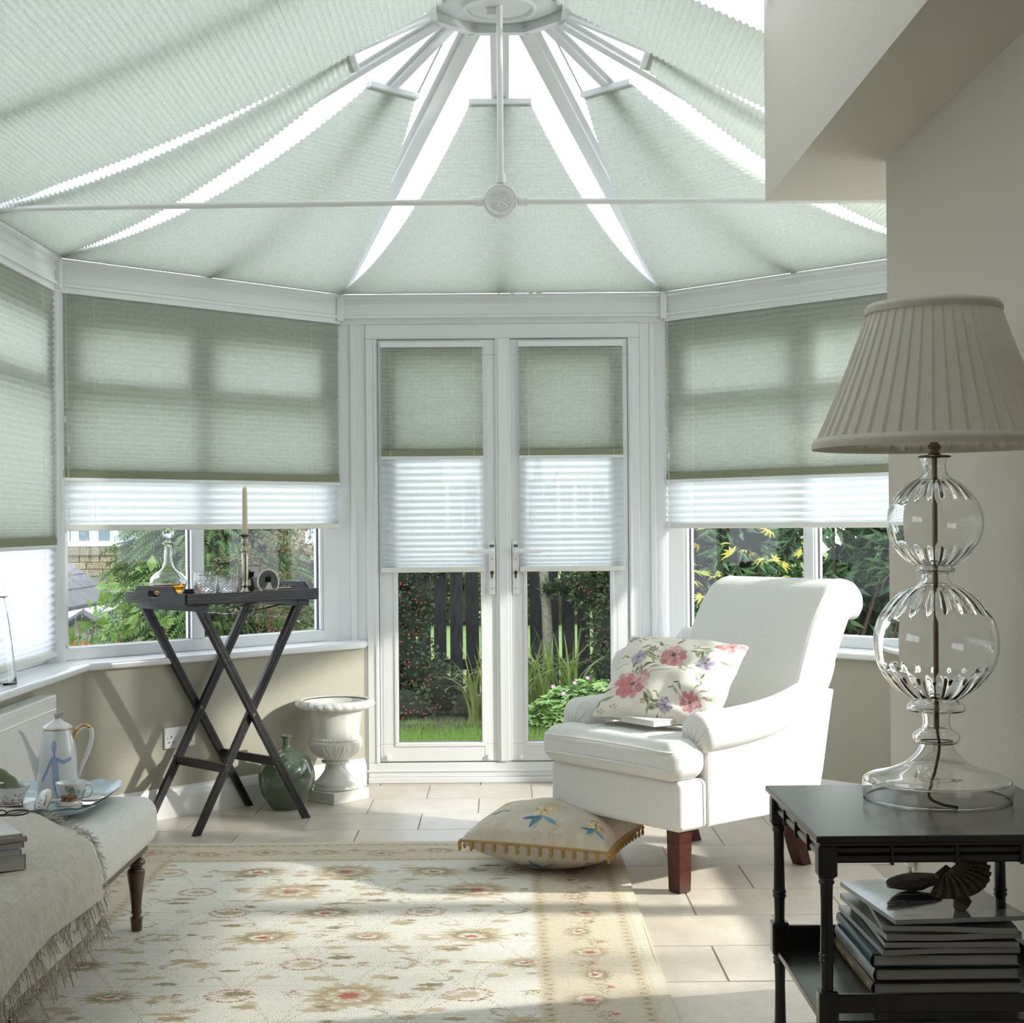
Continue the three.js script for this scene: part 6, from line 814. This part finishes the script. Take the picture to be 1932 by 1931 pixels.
function scatter(parent, name, geo, material, n, fn, label) {         // fn(i, dummy) places copy i; returns a tint
  const m = new THREE.InstancedMesh(geo, material, n), d = new THREE.Object3D(), c = new THREE.Color(); m.name = name;
  for (let i = 0; i < n; i++) { d.position.set(0, 0, 0); d.rotation.set(0, 0, 0); d.scale.set(1, 1, 1); const t = fn(i, d); d.updateMatrix(); m.setMatrixAt(i, d.matrix); m.setColorAt(i, c.setRGB(...t)); }
  m.userData = { kind: 'stuff', label }; parent.add(m); return m;
}
const vary = (r, k = 0.35) => { const s = 1 - k / 2 + k * r(), w = 0.92 + 0.16 * r(); return [s * w, s, s * (1.9 - w) * 0.9]; };
function shrub(name, label, category, pos, clumps, o) {                // clumps: [dx, y, dz, radius, flatten]
  const r = rng(o.seed), t = thing(name, label, category, pos, 0, o.group), total = clumps.reduce((s, c) => s + c[3] * c[3], 0), list = [];
  clumps.forEach((c) => { for (let k = 0; k < Math.round(o.n * c[3] * c[3] / total); k++) list.push(c); });
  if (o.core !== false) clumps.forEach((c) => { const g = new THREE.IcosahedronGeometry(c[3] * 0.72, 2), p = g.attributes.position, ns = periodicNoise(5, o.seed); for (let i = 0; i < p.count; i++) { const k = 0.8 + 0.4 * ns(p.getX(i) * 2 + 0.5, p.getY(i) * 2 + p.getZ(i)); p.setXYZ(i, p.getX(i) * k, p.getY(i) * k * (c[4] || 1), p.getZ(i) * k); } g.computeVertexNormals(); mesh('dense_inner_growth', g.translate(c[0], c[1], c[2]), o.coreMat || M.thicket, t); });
  const lo = Math.min(...clumps.map((c) => c[1] - c[3])); for (let k = 0; k < (o.stems ?? 3); k++) { const c = clumps[k % clumps.length], a = (r() - 0.5) * 0.15; mesh('stem', sweep([V(a, GY - pos[1], (r() - 0.5) * 0.1), V(lerp(a, c[0], 0.5) + (r() - 0.5) * 0.08, lerp(GY - pos[1], c[1], 0.5), c[2] * 0.5), V(c[0], c[1], c[2])], [o.stemR || 0.012, (o.stemR || 0.012) * 0.4], 10, 6), o.bark || M.bark, t); }
  scatter(t, 'foliage', o.geo, o.mat, list.length, (i, d) => { const c = list[i], u = V(r() - 0.5, r() - 0.5, r() - 0.5).normalize(), R = c[3] * (0.62 + 0.45 * Math.pow(r(), 0.7)); d.position.set(c[0] + u.x * R, c[1] + u.y * R * (c[4] || 1), c[2] + u.z * R); d.lookAt(d.position.x + u.x + (r() - 0.5) * 1.4, d.position.y + u.y * 0.5 + (r() - 0.5) * 1.2 - (o.droop || 0), d.position.z + u.z + (r() - 0.5) * 1.4); d.rotateZ(r() * 6); const s = 0.65 + 0.7 * r(); d.scale.set(s, s, s); return vary(r, o.vary); }, o.leafLabel || 'leaves');
  if (o.berries) scatter(t, 'berries', new THREE.IcosahedronGeometry(o.berryR || 0.0065, 1), mat([0.42, 0.045, 0.025], 0.3), o.berries, (i, d) => { const c = list[Math.floor(r() * list.length)], u = V(r() - 0.5, r() - 0.5, r() + 0.1).normalize(), R = c[3] * (0.85 + 0.25 * r()); d.position.set(c[0] + u.x * R, c[1] + u.y * R, c[2] + u.z * R); return [1, 0.8 + 0.5 * r(), 1]; }, 'small red berries');
  return t;
}
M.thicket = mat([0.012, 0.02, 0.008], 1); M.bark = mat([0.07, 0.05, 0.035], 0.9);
const smallLeaf = leafGeo(0.034, 0.02), midLeaf = leafGeo(0.07, 0.036), broadLeaf = leafGeo(0.12, 0.075), willowLeaf = leafGeo(0.13, 0.03, 0.2, 0.35);
const arcs = (n, seed, x, y, R, sx, sy) => { const r = rng(seed); return Array.from({ length: n }, () => [x + (r() - 0.5) * sx, y + (r() - 0.5) * sy, (r() - 0.5) * 0.4, R * (0.6 + 0.7 * r())]); };

// fence straight behind the doors: separate upright boards on rails
{
  const f = thing('board_fence', 'dark board fence with gaps between upright boards behind the doors', 'fence', [0, 0, -4.55]), r = rng(66), wood = [0, 1, 2].map((k) => mat([0.030 - k * 0.004, 0.032 - k * 0.003, 0.030 - k * 0.004], 0.85, { map: dataTex(128, 0.3, (u, v) => { const q = 0.7 + 0.5 * n24(u, v * 0.15); return [q, q, q]; }) }));
  const P = 0.122; for (let k = -9; k < 10; k++) { const x = k * P + (r() - 0.5) * 0.01, w = 0.095 + r() * 0.008, lean = (r() - 0.5) * 0.012; mesh('board', box(w, 1.62, 0.018).rotateZ(lean).translate(x, GY + 0.86 + (r() - 0.5) * 0.03, (k & 1) * 0.004), wood[Math.floor(r() * 3)], f); }
  mesh('rail', box(2.5, 0.09, 0.04, 0, 1.12, -0.03), wood[0], f); mesh('rail', box(2.5, 0.08, 0.04, 0, 0.12, -0.03), wood[1], f); mesh('brace', box(1.3, 0.13, 0.03).rotateZ(0.2).translate(-0.25, 0.94, 0.03), wood[0], f); for (const x of [-1.1, 0.02, 1.12]) mesh('fence_post', box(0.09, 1.8, 0.09, x, GY + 0.9, -0.07), wood[1], f);
}
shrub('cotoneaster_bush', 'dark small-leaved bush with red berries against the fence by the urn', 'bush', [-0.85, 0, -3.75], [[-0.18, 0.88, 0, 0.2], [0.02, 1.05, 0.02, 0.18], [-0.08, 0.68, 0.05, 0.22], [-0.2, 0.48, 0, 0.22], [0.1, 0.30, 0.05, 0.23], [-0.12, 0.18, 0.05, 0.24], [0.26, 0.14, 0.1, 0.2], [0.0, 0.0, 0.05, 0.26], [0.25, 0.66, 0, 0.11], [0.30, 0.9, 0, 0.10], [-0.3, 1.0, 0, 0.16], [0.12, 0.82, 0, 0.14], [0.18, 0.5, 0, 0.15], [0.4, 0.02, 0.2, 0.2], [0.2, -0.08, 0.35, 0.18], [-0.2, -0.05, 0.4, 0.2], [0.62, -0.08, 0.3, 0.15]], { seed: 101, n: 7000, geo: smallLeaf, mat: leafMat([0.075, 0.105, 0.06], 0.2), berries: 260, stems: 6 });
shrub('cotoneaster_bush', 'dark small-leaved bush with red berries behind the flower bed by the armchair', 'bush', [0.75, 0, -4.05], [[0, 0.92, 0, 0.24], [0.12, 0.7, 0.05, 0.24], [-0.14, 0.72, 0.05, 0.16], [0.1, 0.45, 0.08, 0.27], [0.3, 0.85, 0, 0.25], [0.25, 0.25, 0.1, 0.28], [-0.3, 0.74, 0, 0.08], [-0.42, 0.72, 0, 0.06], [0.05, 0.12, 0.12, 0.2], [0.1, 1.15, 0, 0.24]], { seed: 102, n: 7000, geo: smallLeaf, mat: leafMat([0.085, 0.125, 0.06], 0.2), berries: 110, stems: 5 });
{
  const t = thing('young_tree', 'slim pale tree trunk rising in front of the fence', 'tree', [0.315, 0, -4.15]); mesh('trunk', sweep([V(0.01, GY, 0), V(0.0, 0.5, 0.02), V(-0.05, 1.3, 0), V(-0.06, 2.4, 0.03)], [0.042, 0.036, 0.03, 0.02], 20, 12), mat([0.26, 0.24, 0.17], 0.9, { map: dataTex(128, 0.3, (u, v) => { const q = 0.75 + 0.4 * n24(u, v); return [q, q, q]; }) }), t);
  const r = rng(7); mesh('branch', sweep([V(-0.03, 1.3, 0), V(0.15, 1.75, 0.1), V(0.3, 2.3, 0.1)], [0.012, 0.006], 8, 6), M.bark, t); scatter(t, 'foliage', midLeaf, leafMat([0.12, 0.2, 0.05]), 900, (i, d) => { const u = V(r() - 0.5, r() - 0.5, r() - 0.5).normalize().multiplyScalar(0.55 * Math.cbrt(r())); d.position.set(u.x, 2.4 + u.y, u.z); d.rotation.set(r() * 6, r() * 6, r() * 6); return vary(r); }, 'leaves');
}
function bladeClump(label, x, z, n, h, spread, seed, col) {             // arching strap leaves
  const t = thing('strap_leaf_clump', label, 'plant', [x, GY, z]), r = rng(seed), geos = [0, 1, 2].map((k) => gridSurface(1, 9, (u, v) => V((u - 0.5) * 0.024 * (1 - v * v * 0.95), h * (v - 0.36 * (k + 0.6) * 0.5 * v * v * v), h * (0.18 + k * 0.22) * v * v)));
  const m = leafMat(col, 0.45); for (let k = 0; k < n; k++) { const b = mesh('blade_leaf', geos[k % 3], m, t); b.position.set((r() - 0.5) * spread, 0, (r() - 0.5) * spread * 0.7); b.rotation.y = r() * TAU; b.scale.setScalar(0.7 + 0.5 * r()); }
  return t;
}
bladeClump('light green strap-leaved clump in front of the young tree', 0.31, -3.7, 90, 0.62, 0.42, 71, [0.26, 0.36, 0.08]);
bladeClump('arching yellow-green strap leaves at the foot of the fence by the door joint', -0.06, -3.2, 70, 0.58, 0.35, 72, [0.30, 0.34, 0.09]);
{
  const t = thing('cranesbill_patch', 'low mound of pale green scalloped leaves with mauve flowers', 'plant', [0.62, GY, -2.95]), r = rng(81), lobed = merge([0, 1, 2, 3, 4].map((k) => leafGeo(0.05, 0.03, 0.1, 0.1).rotateY((k - 2) * 0.75)));
  scatter(t, 'foliage', lobed, leafMat([0.27, 0.43, 0.16], 0.3), 1500, (i, d) => { const a = r() * TAU, q = Math.sqrt(r()); d.position.set(Math.cos(a) * q * 0.55, 0.06 + 0.22 * (1 - q * q) * (0.7 + 0.5 * r()), Math.sin(a) * q * 0.33); d.rotation.set((r() - 0.5) * 0.9, r() * 6, (r() - 0.5) * 0.9); const s = 0.8 + 0.6 * r(); d.scale.set(s, s, s); return vary(r, 0.4); }, 'scalloped leaves');
  const fl = merge([0, 1, 2, 3, 4].map((k) => leafGeo(0.018, 0.016, 0.05, 0).rotateX(-0.3).rotateY(k * TAU / 5))); for (let k = 0; k < 9; k++) { const f = mesh('mauve_flower', fl, mat([0.55, 0.28, 0.52], 0.7), t); f.position.set(-0.42 + r() * 0.85, 0.25 + r() * 0.12, 0.05 + r() * 0.2); f.rotation.x = 0.9; }
}
{
  const t = single('grass_blades', 'short mown grass blades on the lawn just outside the doors', 'grass', box(0.001, 0.001, 0.001, 0.3, GY, -2.2), mat([0.2, 0.4, 0.06], 0.9)); t.userData.kind = 'stuff'; const r = rng(91), bg = gridSurface(1, 3, (u, v) => V((u - 0.5) * 0.005 * (1 - v), 0.06 * v, 0.02 * v * v));
  scatter(t, 'blades', bg, leafMat([0.23, 0.37, 0.09], 0.4), 16000, (i, d) => { d.position.set(lerp(-0.9, 1.1, r()), GY, lerp(-3.1, -1.6, r())); d.rotation.set((r() - 0.5) * 0.5, r() * 6, 0); d.scale.set(1, 0.6 + 0.8 * r(), 1); return vary(r, 0.5); });
}
shrub('far_hedge', 'distant brownish hedge beyond the fence and lawn', 'hedge', [-0.3, 0, -13.5], arcs(26, 17, 0, 0.32, 0.42, 5.2, 0.7), { seed: 191, n: 4200, geo: broadLeaf, mat: leafMat([0.16, 0.15, 0.07], 0.2), stems: 0, coreMat: mat([0.05, 0.045, 0.02], 1) });
// planting behind the armchair window
const hedgeGreen = leafMat([0.13, 0.24, 0.12], 0.3);
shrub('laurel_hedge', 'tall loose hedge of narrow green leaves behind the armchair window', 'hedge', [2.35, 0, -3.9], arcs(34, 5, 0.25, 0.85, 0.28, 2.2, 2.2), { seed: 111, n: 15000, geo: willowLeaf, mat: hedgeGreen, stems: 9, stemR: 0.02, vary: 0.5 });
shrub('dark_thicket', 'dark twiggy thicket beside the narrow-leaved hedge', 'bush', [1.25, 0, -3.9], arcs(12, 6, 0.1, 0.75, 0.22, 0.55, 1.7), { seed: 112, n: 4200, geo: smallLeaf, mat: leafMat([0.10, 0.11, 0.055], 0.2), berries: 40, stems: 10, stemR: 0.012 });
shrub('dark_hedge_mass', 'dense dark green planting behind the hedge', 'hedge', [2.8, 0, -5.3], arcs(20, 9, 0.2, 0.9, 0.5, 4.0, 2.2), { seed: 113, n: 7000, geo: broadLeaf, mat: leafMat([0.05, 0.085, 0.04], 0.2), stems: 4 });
{
  const star = merge([-2, -1, 0, 1, 2].map((k) => leafGeo(0.075, 0.017, 0.1, 0.25).rotateY(k * 0.55))), r = rng(121), t = thing('yellow_maple', 'small maple with bright yellow star-shaped leaves in front of the hedge', 'maple', [1.62, 0, -3.05]);
  for (let k = 0; k < 6; k++) { const a = (k / 5 - 0.5) * 0.75; mesh('stem', sweep([V(0, GY, 0), V(a * 0.5, 0.5, 0.02), V(a, 0.85 + 0.3 * r(), 0.05)], [0.01, 0.003], 10, 6), M.bark, t); }
  for (let k = 0; k < 46; k++) { const l = mesh('star_leaf', star, k % 3 ? (M.yl ||= leafMat([0.62, 0.55, 0.07], 0.4)) : (M.yl2 ||= leafMat([0.45, 0.5, 0.09], 0.4)), t); l.position.set((r() - 0.5) * 0.95, 0.42 + r() * 0.75, (r() - 0.3) * 0.3); l.rotation.set(0.5 + (r() - 0.5), r() * 6, (r() - 0.5)); l.scale.setScalar(0.8 + 0.5 * r()); }
}
{
  const bank = gridSurface(50, 24, (u, v) => V(lerp(1.0, 4.6, u), GY + 0.40 * Math.sin(Math.min(1, v * 1.2) * Math.PI / 2) * Math.min(1, u * 2.2) + 0.05 * n8(u, v), lerp(-1.9, -4.6, v))); single('mossy_bank', 'mossy grass bank strewn with fallen leaves below the hedge', 'bank', bank, mat([0.17, 0.22, 0.05], 1, { map: lawnTex }), 'structure');
  const t = thing('rock', 'rounded dark mossy stone on the bank below the hedge', 'rock', [1.92, 0.42, -3.1]); const g = new THREE.IcosahedronGeometry(0.16, 4), p = g.attributes.position, ns = periodicNoise(4, 4); for (let i = 0; i < p.count; i++) { const k = 0.75 + 0.5 * ns(p.getX(i) * 2, p.getY(i) * 2 + p.getZ(i)); p.setXYZ(i, p.getX(i) * k * 1.3, p.getY(i) * k * 0.75, p.getZ(i) * k); } g.computeVertexNormals(); mesh('stone_body', g, mat([0.05, 0.065, 0.035], 1, { map: lawnTex }), t);
  const r = rng(15), fl = thing('fallen_leaves', 'pale fallen leaves strewn on the mossy bank', 'leaves', [2.3, 0.28, -2.9]); fl.userData.kind = 'stuff'; scatter(fl, 'leaf_litter', midLeaf, mat([0.45, 0.36, 0.2], 0.9), 160, (i, d) => { d.position.set((r() - 0.5) * 1.6, (r() - 0.5) * 0.02, (r() - 0.5) * 1.2); d.position.y += -0.09 * (d.position.z); d.rotation.set(-0.2 + (r() - 0.5) * 0.5, r() * 6, 0); return vary(r, 0.7); });
}
// planting behind the tray stand window
{
  const frond = merge([...Array(7)].flatMap((_, k) => [-1, 1].map((s) => leafGeo(0.085 - k * 0.008, 0.016, 0.1, 0.3).rotateY(s * 0.75).translate(0, -0.004 * k * k * 0.3, 0.026 * k)))), r = rng(131), t = thing('conifer', 'large feathery green conifer behind the tray stand', 'conifer', [-2.3, 0, -4.7]);
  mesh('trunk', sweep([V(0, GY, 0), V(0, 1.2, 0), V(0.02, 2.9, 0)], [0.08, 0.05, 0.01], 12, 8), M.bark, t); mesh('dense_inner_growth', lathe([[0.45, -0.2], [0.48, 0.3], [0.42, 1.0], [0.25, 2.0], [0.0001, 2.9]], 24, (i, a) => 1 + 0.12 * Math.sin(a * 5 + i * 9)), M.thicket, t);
  scatter(t, 'fronds', frond, leafMat([0.14, 0.25, 0.085], 0.3), 3600, (i, d) => { const y = -0.15 + 2.9 * Math.pow(r(), 1.3), a = r() * TAU, R = (0.72 - 0.2 * y) * (0.72 + 0.42 * r()); d.position.set(Math.cos(a) * R, y, Math.sin(a) * R * 0.8); d.lookAt(d.position.x + Math.cos(a), d.position.y - 0.15 + (r() - 0.5) * 0.5, d.position.z + Math.sin(a)); d.rotateZ((r() - 0.5) * 1.2); const s = 0.8 + 0.6 * r(); d.scale.set(s, s, s); return vary(r, 0.45); }, 'feathery fronds');
}
shrub('berry_bush', 'thin bush with reddish leaves and berries beside the conifer', 'bush', [-1.72, 0, -3.9], [[0.05, 0.95, 0, 0.2], [-0.05, 0.7, 0, 0.2], [0.12, 0.5, 0, 0.18], [-0.2, 0.85, 0, 0.18], [0.15, 1.2, 0, 0.22], [0.05, 0.25, 0, 0.2]], { seed: 141, n: 1500, geo: smallLeaf, mat: leafMat([0.17, 0.17, 0.08], 0.3), berries: 120, stems: 6, core: false });
shrub('spindle_shrub', 'leafy shrub with green and orange autumn leaves in front of the picket fence', 'shrub', [-2.5, 0, -2.2], [[0.0, 0.62, 0, 0.16], [0.2, 0.72, 0, 0.17], [0.3, 0.5, 0, 0.16], [0.12, 0.48, 0.05, 0.15], [0.36, 0.8, 0, 0.13], [-0.1, 0.38, 0, 0.13]], { seed: 151, n: 140, geo: leafGeo(0.085, 0.05), mat: leafMat([0.20, 0.32, 0.10], 0.4), core: false, stems: 6, stemR: 0.006 });
shrub('autumn_shrub', 'low shrub with orange and rusty leaves at the foot of the window', 'shrub', [-2.48, 0, -2.0], [[-0.1, 0.42, 0, 0.10], [0.08, 0.34, 0, 0.12], [0.3, 0.36, 0, 0.12]], { seed: 152, n: 120, geo: leafGeo(0.08, 0.05), mat: leafMat([0.48, 0.24, 0.09], 0.4), core: false, stems: 4, stemR: 0.005 });
{
  const f = thing('picket_fence', 'weathered grey-green picket fence seen through the tray stand window', 'fence', [-4.05, 0, -7.2]), r = rng(161), ms = [0, 1, 2].map((k) => mat([0.22 + k * 0.03, 0.25 + k * 0.03, 0.18 + k * 0.02], 0.9)); for (let k = 0; k < 17; k++) mesh('picket', box(0.046, 0.6, 0.014, k * 0.058 - 0.2, -0.11 + (r() - 0.5) * 0.02, 0), ms[Math.floor(r() * 3)], f); mesh('rail', box(1.1, 0.05, 0.03, 0.28, -0.05, -0.02), ms[0], f); mesh('rail', box(1.1, 0.05, 0.03, 0.28, -0.32, -0.02), ms[1], f);
}
{
  const s = thing('small_shed', 'little wooden shed with pitched felt roof behind the picket fence', 'shed', [-4.56, 0, -9.3], 0.25), bd = [0, 1, 2].map((k) => mat([0.20 - k * 0.03, 0.165 - k * 0.025, 0.14 - k * 0.02], 0.9)), felt = mat([0.055, 0.06, 0.065], 0.9); for (let k = 0; k < 8; k++) { const x = -0.245 + k * 0.07, h = 0.72 - Math.abs(x) * 0.62; mesh('board', box(0.066, h, 0.02, x, GY - 0.28 + h / 2, 0.4), bd[k % 3], s); } for (const q of [-1, 1]) mesh('roof_slope', box(0.44, 0.03, 0.9).rotateZ(-q * 0.56).translate(q * 0.17, 0.165, 0), felt, s); mesh('side_wall', span(-0.28, 0.28, GY - 0.3, 0.02, -0.4, 0.38), bd[2], s);
}
{
  const g = thing('garage', 'garage with dark slate roof and white gutter behind the shed', 'garage', [-5.2, 0, -10.4]), slate = [0, 1, 2, 3].map((k) => mat([0.085 + k * 0.008, 0.088 + k * 0.008, 0.105 + k * 0.008], 0.55, { map: lawnTex })), white = mat([0.78, 0.8, 0.8], 0.4);
  const n = 8, run = 1.9, rise = 1.25, r = rng(6); for (let k = 0; k < n; k++) { const a = k / n, x = -a * run, y = 0.2 + a * rise, w = run / n * 1.12; let zz = -2.95; while (zz < 3.6) { const l = 0.9 + r() * 0.5; mesh('roof_slate', box(w * 1.2, 0.05, Math.min(l, 3.6 - zz) - 0.01, -w / 2, 0.02, 0).rotateZ(-Math.atan2(rise, run)).translate(x, y + 0.03, zz + l / 2), slate[Math.floor(r() * 4)], g); zz += l; } }
  mesh('gutter', tube([V(0.06, 0.15, -2.95), V(0.06, 0.15, 3.6)], 0.055, 4, 10), white, g); mesh('verge_board', box(Math.hypot(run, rise), 0.12, 0.04).rotateZ(-Math.atan2(rise, run)).translate(-run / 2, 0.2 + rise / 2 - 0.06, -2.98), white, g);
  for (let k = 0; k < 8; k++) mesh('cladding_board', box(0.03, 0.13, 6.5, -0.06, 0.06 - k * 0.135, 0.3), mat([0.50 - k * 0.004, 0.55, 0.58], 0.7), g); mesh('garage_wall', span(-1.9, -0.1, GY - 1, 0.25, -2.9, 3.55), white, g); mesh('downpipe', cyl(0.04, 0.04, 1.2, 0.03, -0.45, -2.8, 10), white, g);
}
{
  // neighbouring house: coursed stone laid block by block
  const h = thing('stone_house', 'neighbouring house of coursed honey-coloured stone with white windows', 'house', [-8, 0, -29.5]), r = rng(171), st = [[0.42, 0.34, 0.21], [0.46, 0.38, 0.25], [0.38, 0.31, 0.20], [0.33, 0.28, 0.20], [0.50, 0.42, 0.28]].map((c) => mat(c, 0.95, { map: dataTex(64, 0.5, (u, v) => { const q = 0.75 + 0.4 * n24(u, v); return [q, q, q]; }), bumpMap: lawnTex, bumpScale: 0.02 })), C = 0.17;
  mesh('mortar_wall', span(-5, 6.5, -3, 4.5, -0.4, -0.02), mat([0.36, 0.31, 0.23], 1), h);
  const win = [[-2.62, -0.72], [3.2, 4.6]], wy = 0.72; for (let j = -11; j < 3; j++) { let x = -4.1 + (j & 1) * 0.2; const y = wy - 0.28 + j * C + C; while (x < 5.2) { const w = 0.3 + r() * 0.42; const cx = x + w / 2, cy = y; if (!(cy > wy - 0.24 && win.some(([a, b]) => x + w > a - 0.02 && x < b + 0.02))) { const b = mesh('stone_block', rbox(w - 0.02, C - 0.018, 0.07, 0.012, 0, 0, 0, 1), st[Math.floor(r() * 5)], h); b.position.set(cx, cy, 0.0 + r() * 0.015); } x += w; } }
  win.forEach(([a, b], q) => { const w = new THREE.Group(); w.name = 'house_window'; h.add(w); const Wt = mat([0.85, 0.86, 0.86], 0.4), y0 = wy + 0.02, y1 = wy + 1.3, n = 3; mesh('window_frame', [span(a, b, y0, y0 + 0.13, 0, 0.1), span(a, b, y1 - 0.1, y1, 0, 0.1), ...[...Array(n + 1)].map((_, k) => span(lerp(a, b - 0.1, k / n), lerp(a, b - 0.1, k / n) + 0.1, y0, y1, 0, 0.09))], Wt, w); for (let k = 0; k < n; k++) mesh('window_pane', span(lerp(a, b, k / n), lerp(a, b, (k + 1) / n), y0, y1, 0.0, 0.02), mat([0.16, 0.22, 0.24], 0.08), w); for (let k = 0; k < 4; k++) mesh('curtain', span(lerp(a, b, k / 4) + 0.13, lerp(a, b, k / 4) + 0.33, y0 + 0.1, y1, 0.02, 0.03), mat([0.5, 0.58, 0.6], 0.8), w); mesh('stone_sill', rspan(a - 0.22, b + 0.22, wy - 0.2, wy, -0.02, 0.14, 0.01), st[3], h); });
}
shrub('unseen_tall_shrub', 'unseen sparse tall shrub outside the side window, placed to dapple the light', 'shrub', [2.75, 0, 2.72], [[0, 1.62, -0.02, 0.17], [0.06, 1.78, 0.12, 0.16], [-0.05, 1.40, 0.14, 0.18], [0.1, 1.05, 0.22, 0.2], [0.0, 1.95, 0.25, 0.2], [0.0, 0.7, 0.25, 0.2]], { seed: 181, n: 420, geo: leafGeo(0.085, 0.045), mat: leafMat([0.14, 0.22, 0.07], 0.3), core: false, stems: 6, stemR: 0.01 });  // out of view, placed to break up the lamp light on rug and tiles
// unseen lamp, placed so that its beam falls through the side window: reflector head on a tripod, standing on the lawn
{
  const t = thing('unseen_studio_lamp', 'unseen photographic lamp head on a tripod outside the side window', 'lamp', [LAMP.x, 0, LAMP.z]), dk = mat([0.03, 0.03, 0.032], 0.5), dir = V(LAMP.aim[0] - LAMP.x, LAMP.aim[1] - LAMP.y, LAMP.aim[2] - LAMP.z).normalize(), head = new THREE.Group(); head.name = 'lamp_head'; head.position.set(0, LAMP.y, 0); head.quaternion.setFromUnitVectors(V(0, 0, 1), dir); t.add(head);
  mesh('housing', cyl(0.06, 0.06, 0.26, 0, 0, 0).rotateX(Math.PI / 2).translate(0, 0, -0.22), dk, head); mesh('reflector', lathe([[0.05, -0.1], [0.07, -0.06], [0.09, -0.01]], 40).rotateX(Math.PI / 2), mat([0.7, 0.7, 0.7], 0.3, { metalness: 1 }), head);
  mesh('flash_tube', new THREE.CircleGeometry(0.045, 24).translate(0, 0, -0.075), mat([1, 1, 1], 0.5, { emissive: new THREE.Color(1, 0.955, 0.88), emissiveIntensity: 3 }), head);
  mesh('column', cyl(0.015, 0.015, LAMP.y - 0.25 - GY, 0, (LAMP.y - 0.25 + GY + 0.35) / 2, 0, 12).translate(0.0, 0.0, 0), dk, t); mesh('yoke', rbox(0.03, 0.2, 0.03, 0.005, 0.1, LAMP.y - 0.12, 0.0), dk, t); for (let k = 0; k < 3; k++) { const a = k * TAU / 3; mesh('leg', beam(V(0, 0.5, 0), V(Math.cos(a) * 0.42, GY, Math.sin(a) * 0.42), 0.018, 0.018), dk, t); }
}

scene.traverse((o) => { if (o.isMesh) { o.castShadow = true; o.receiveShadow = true; } });
renderer.render(scene, camera);
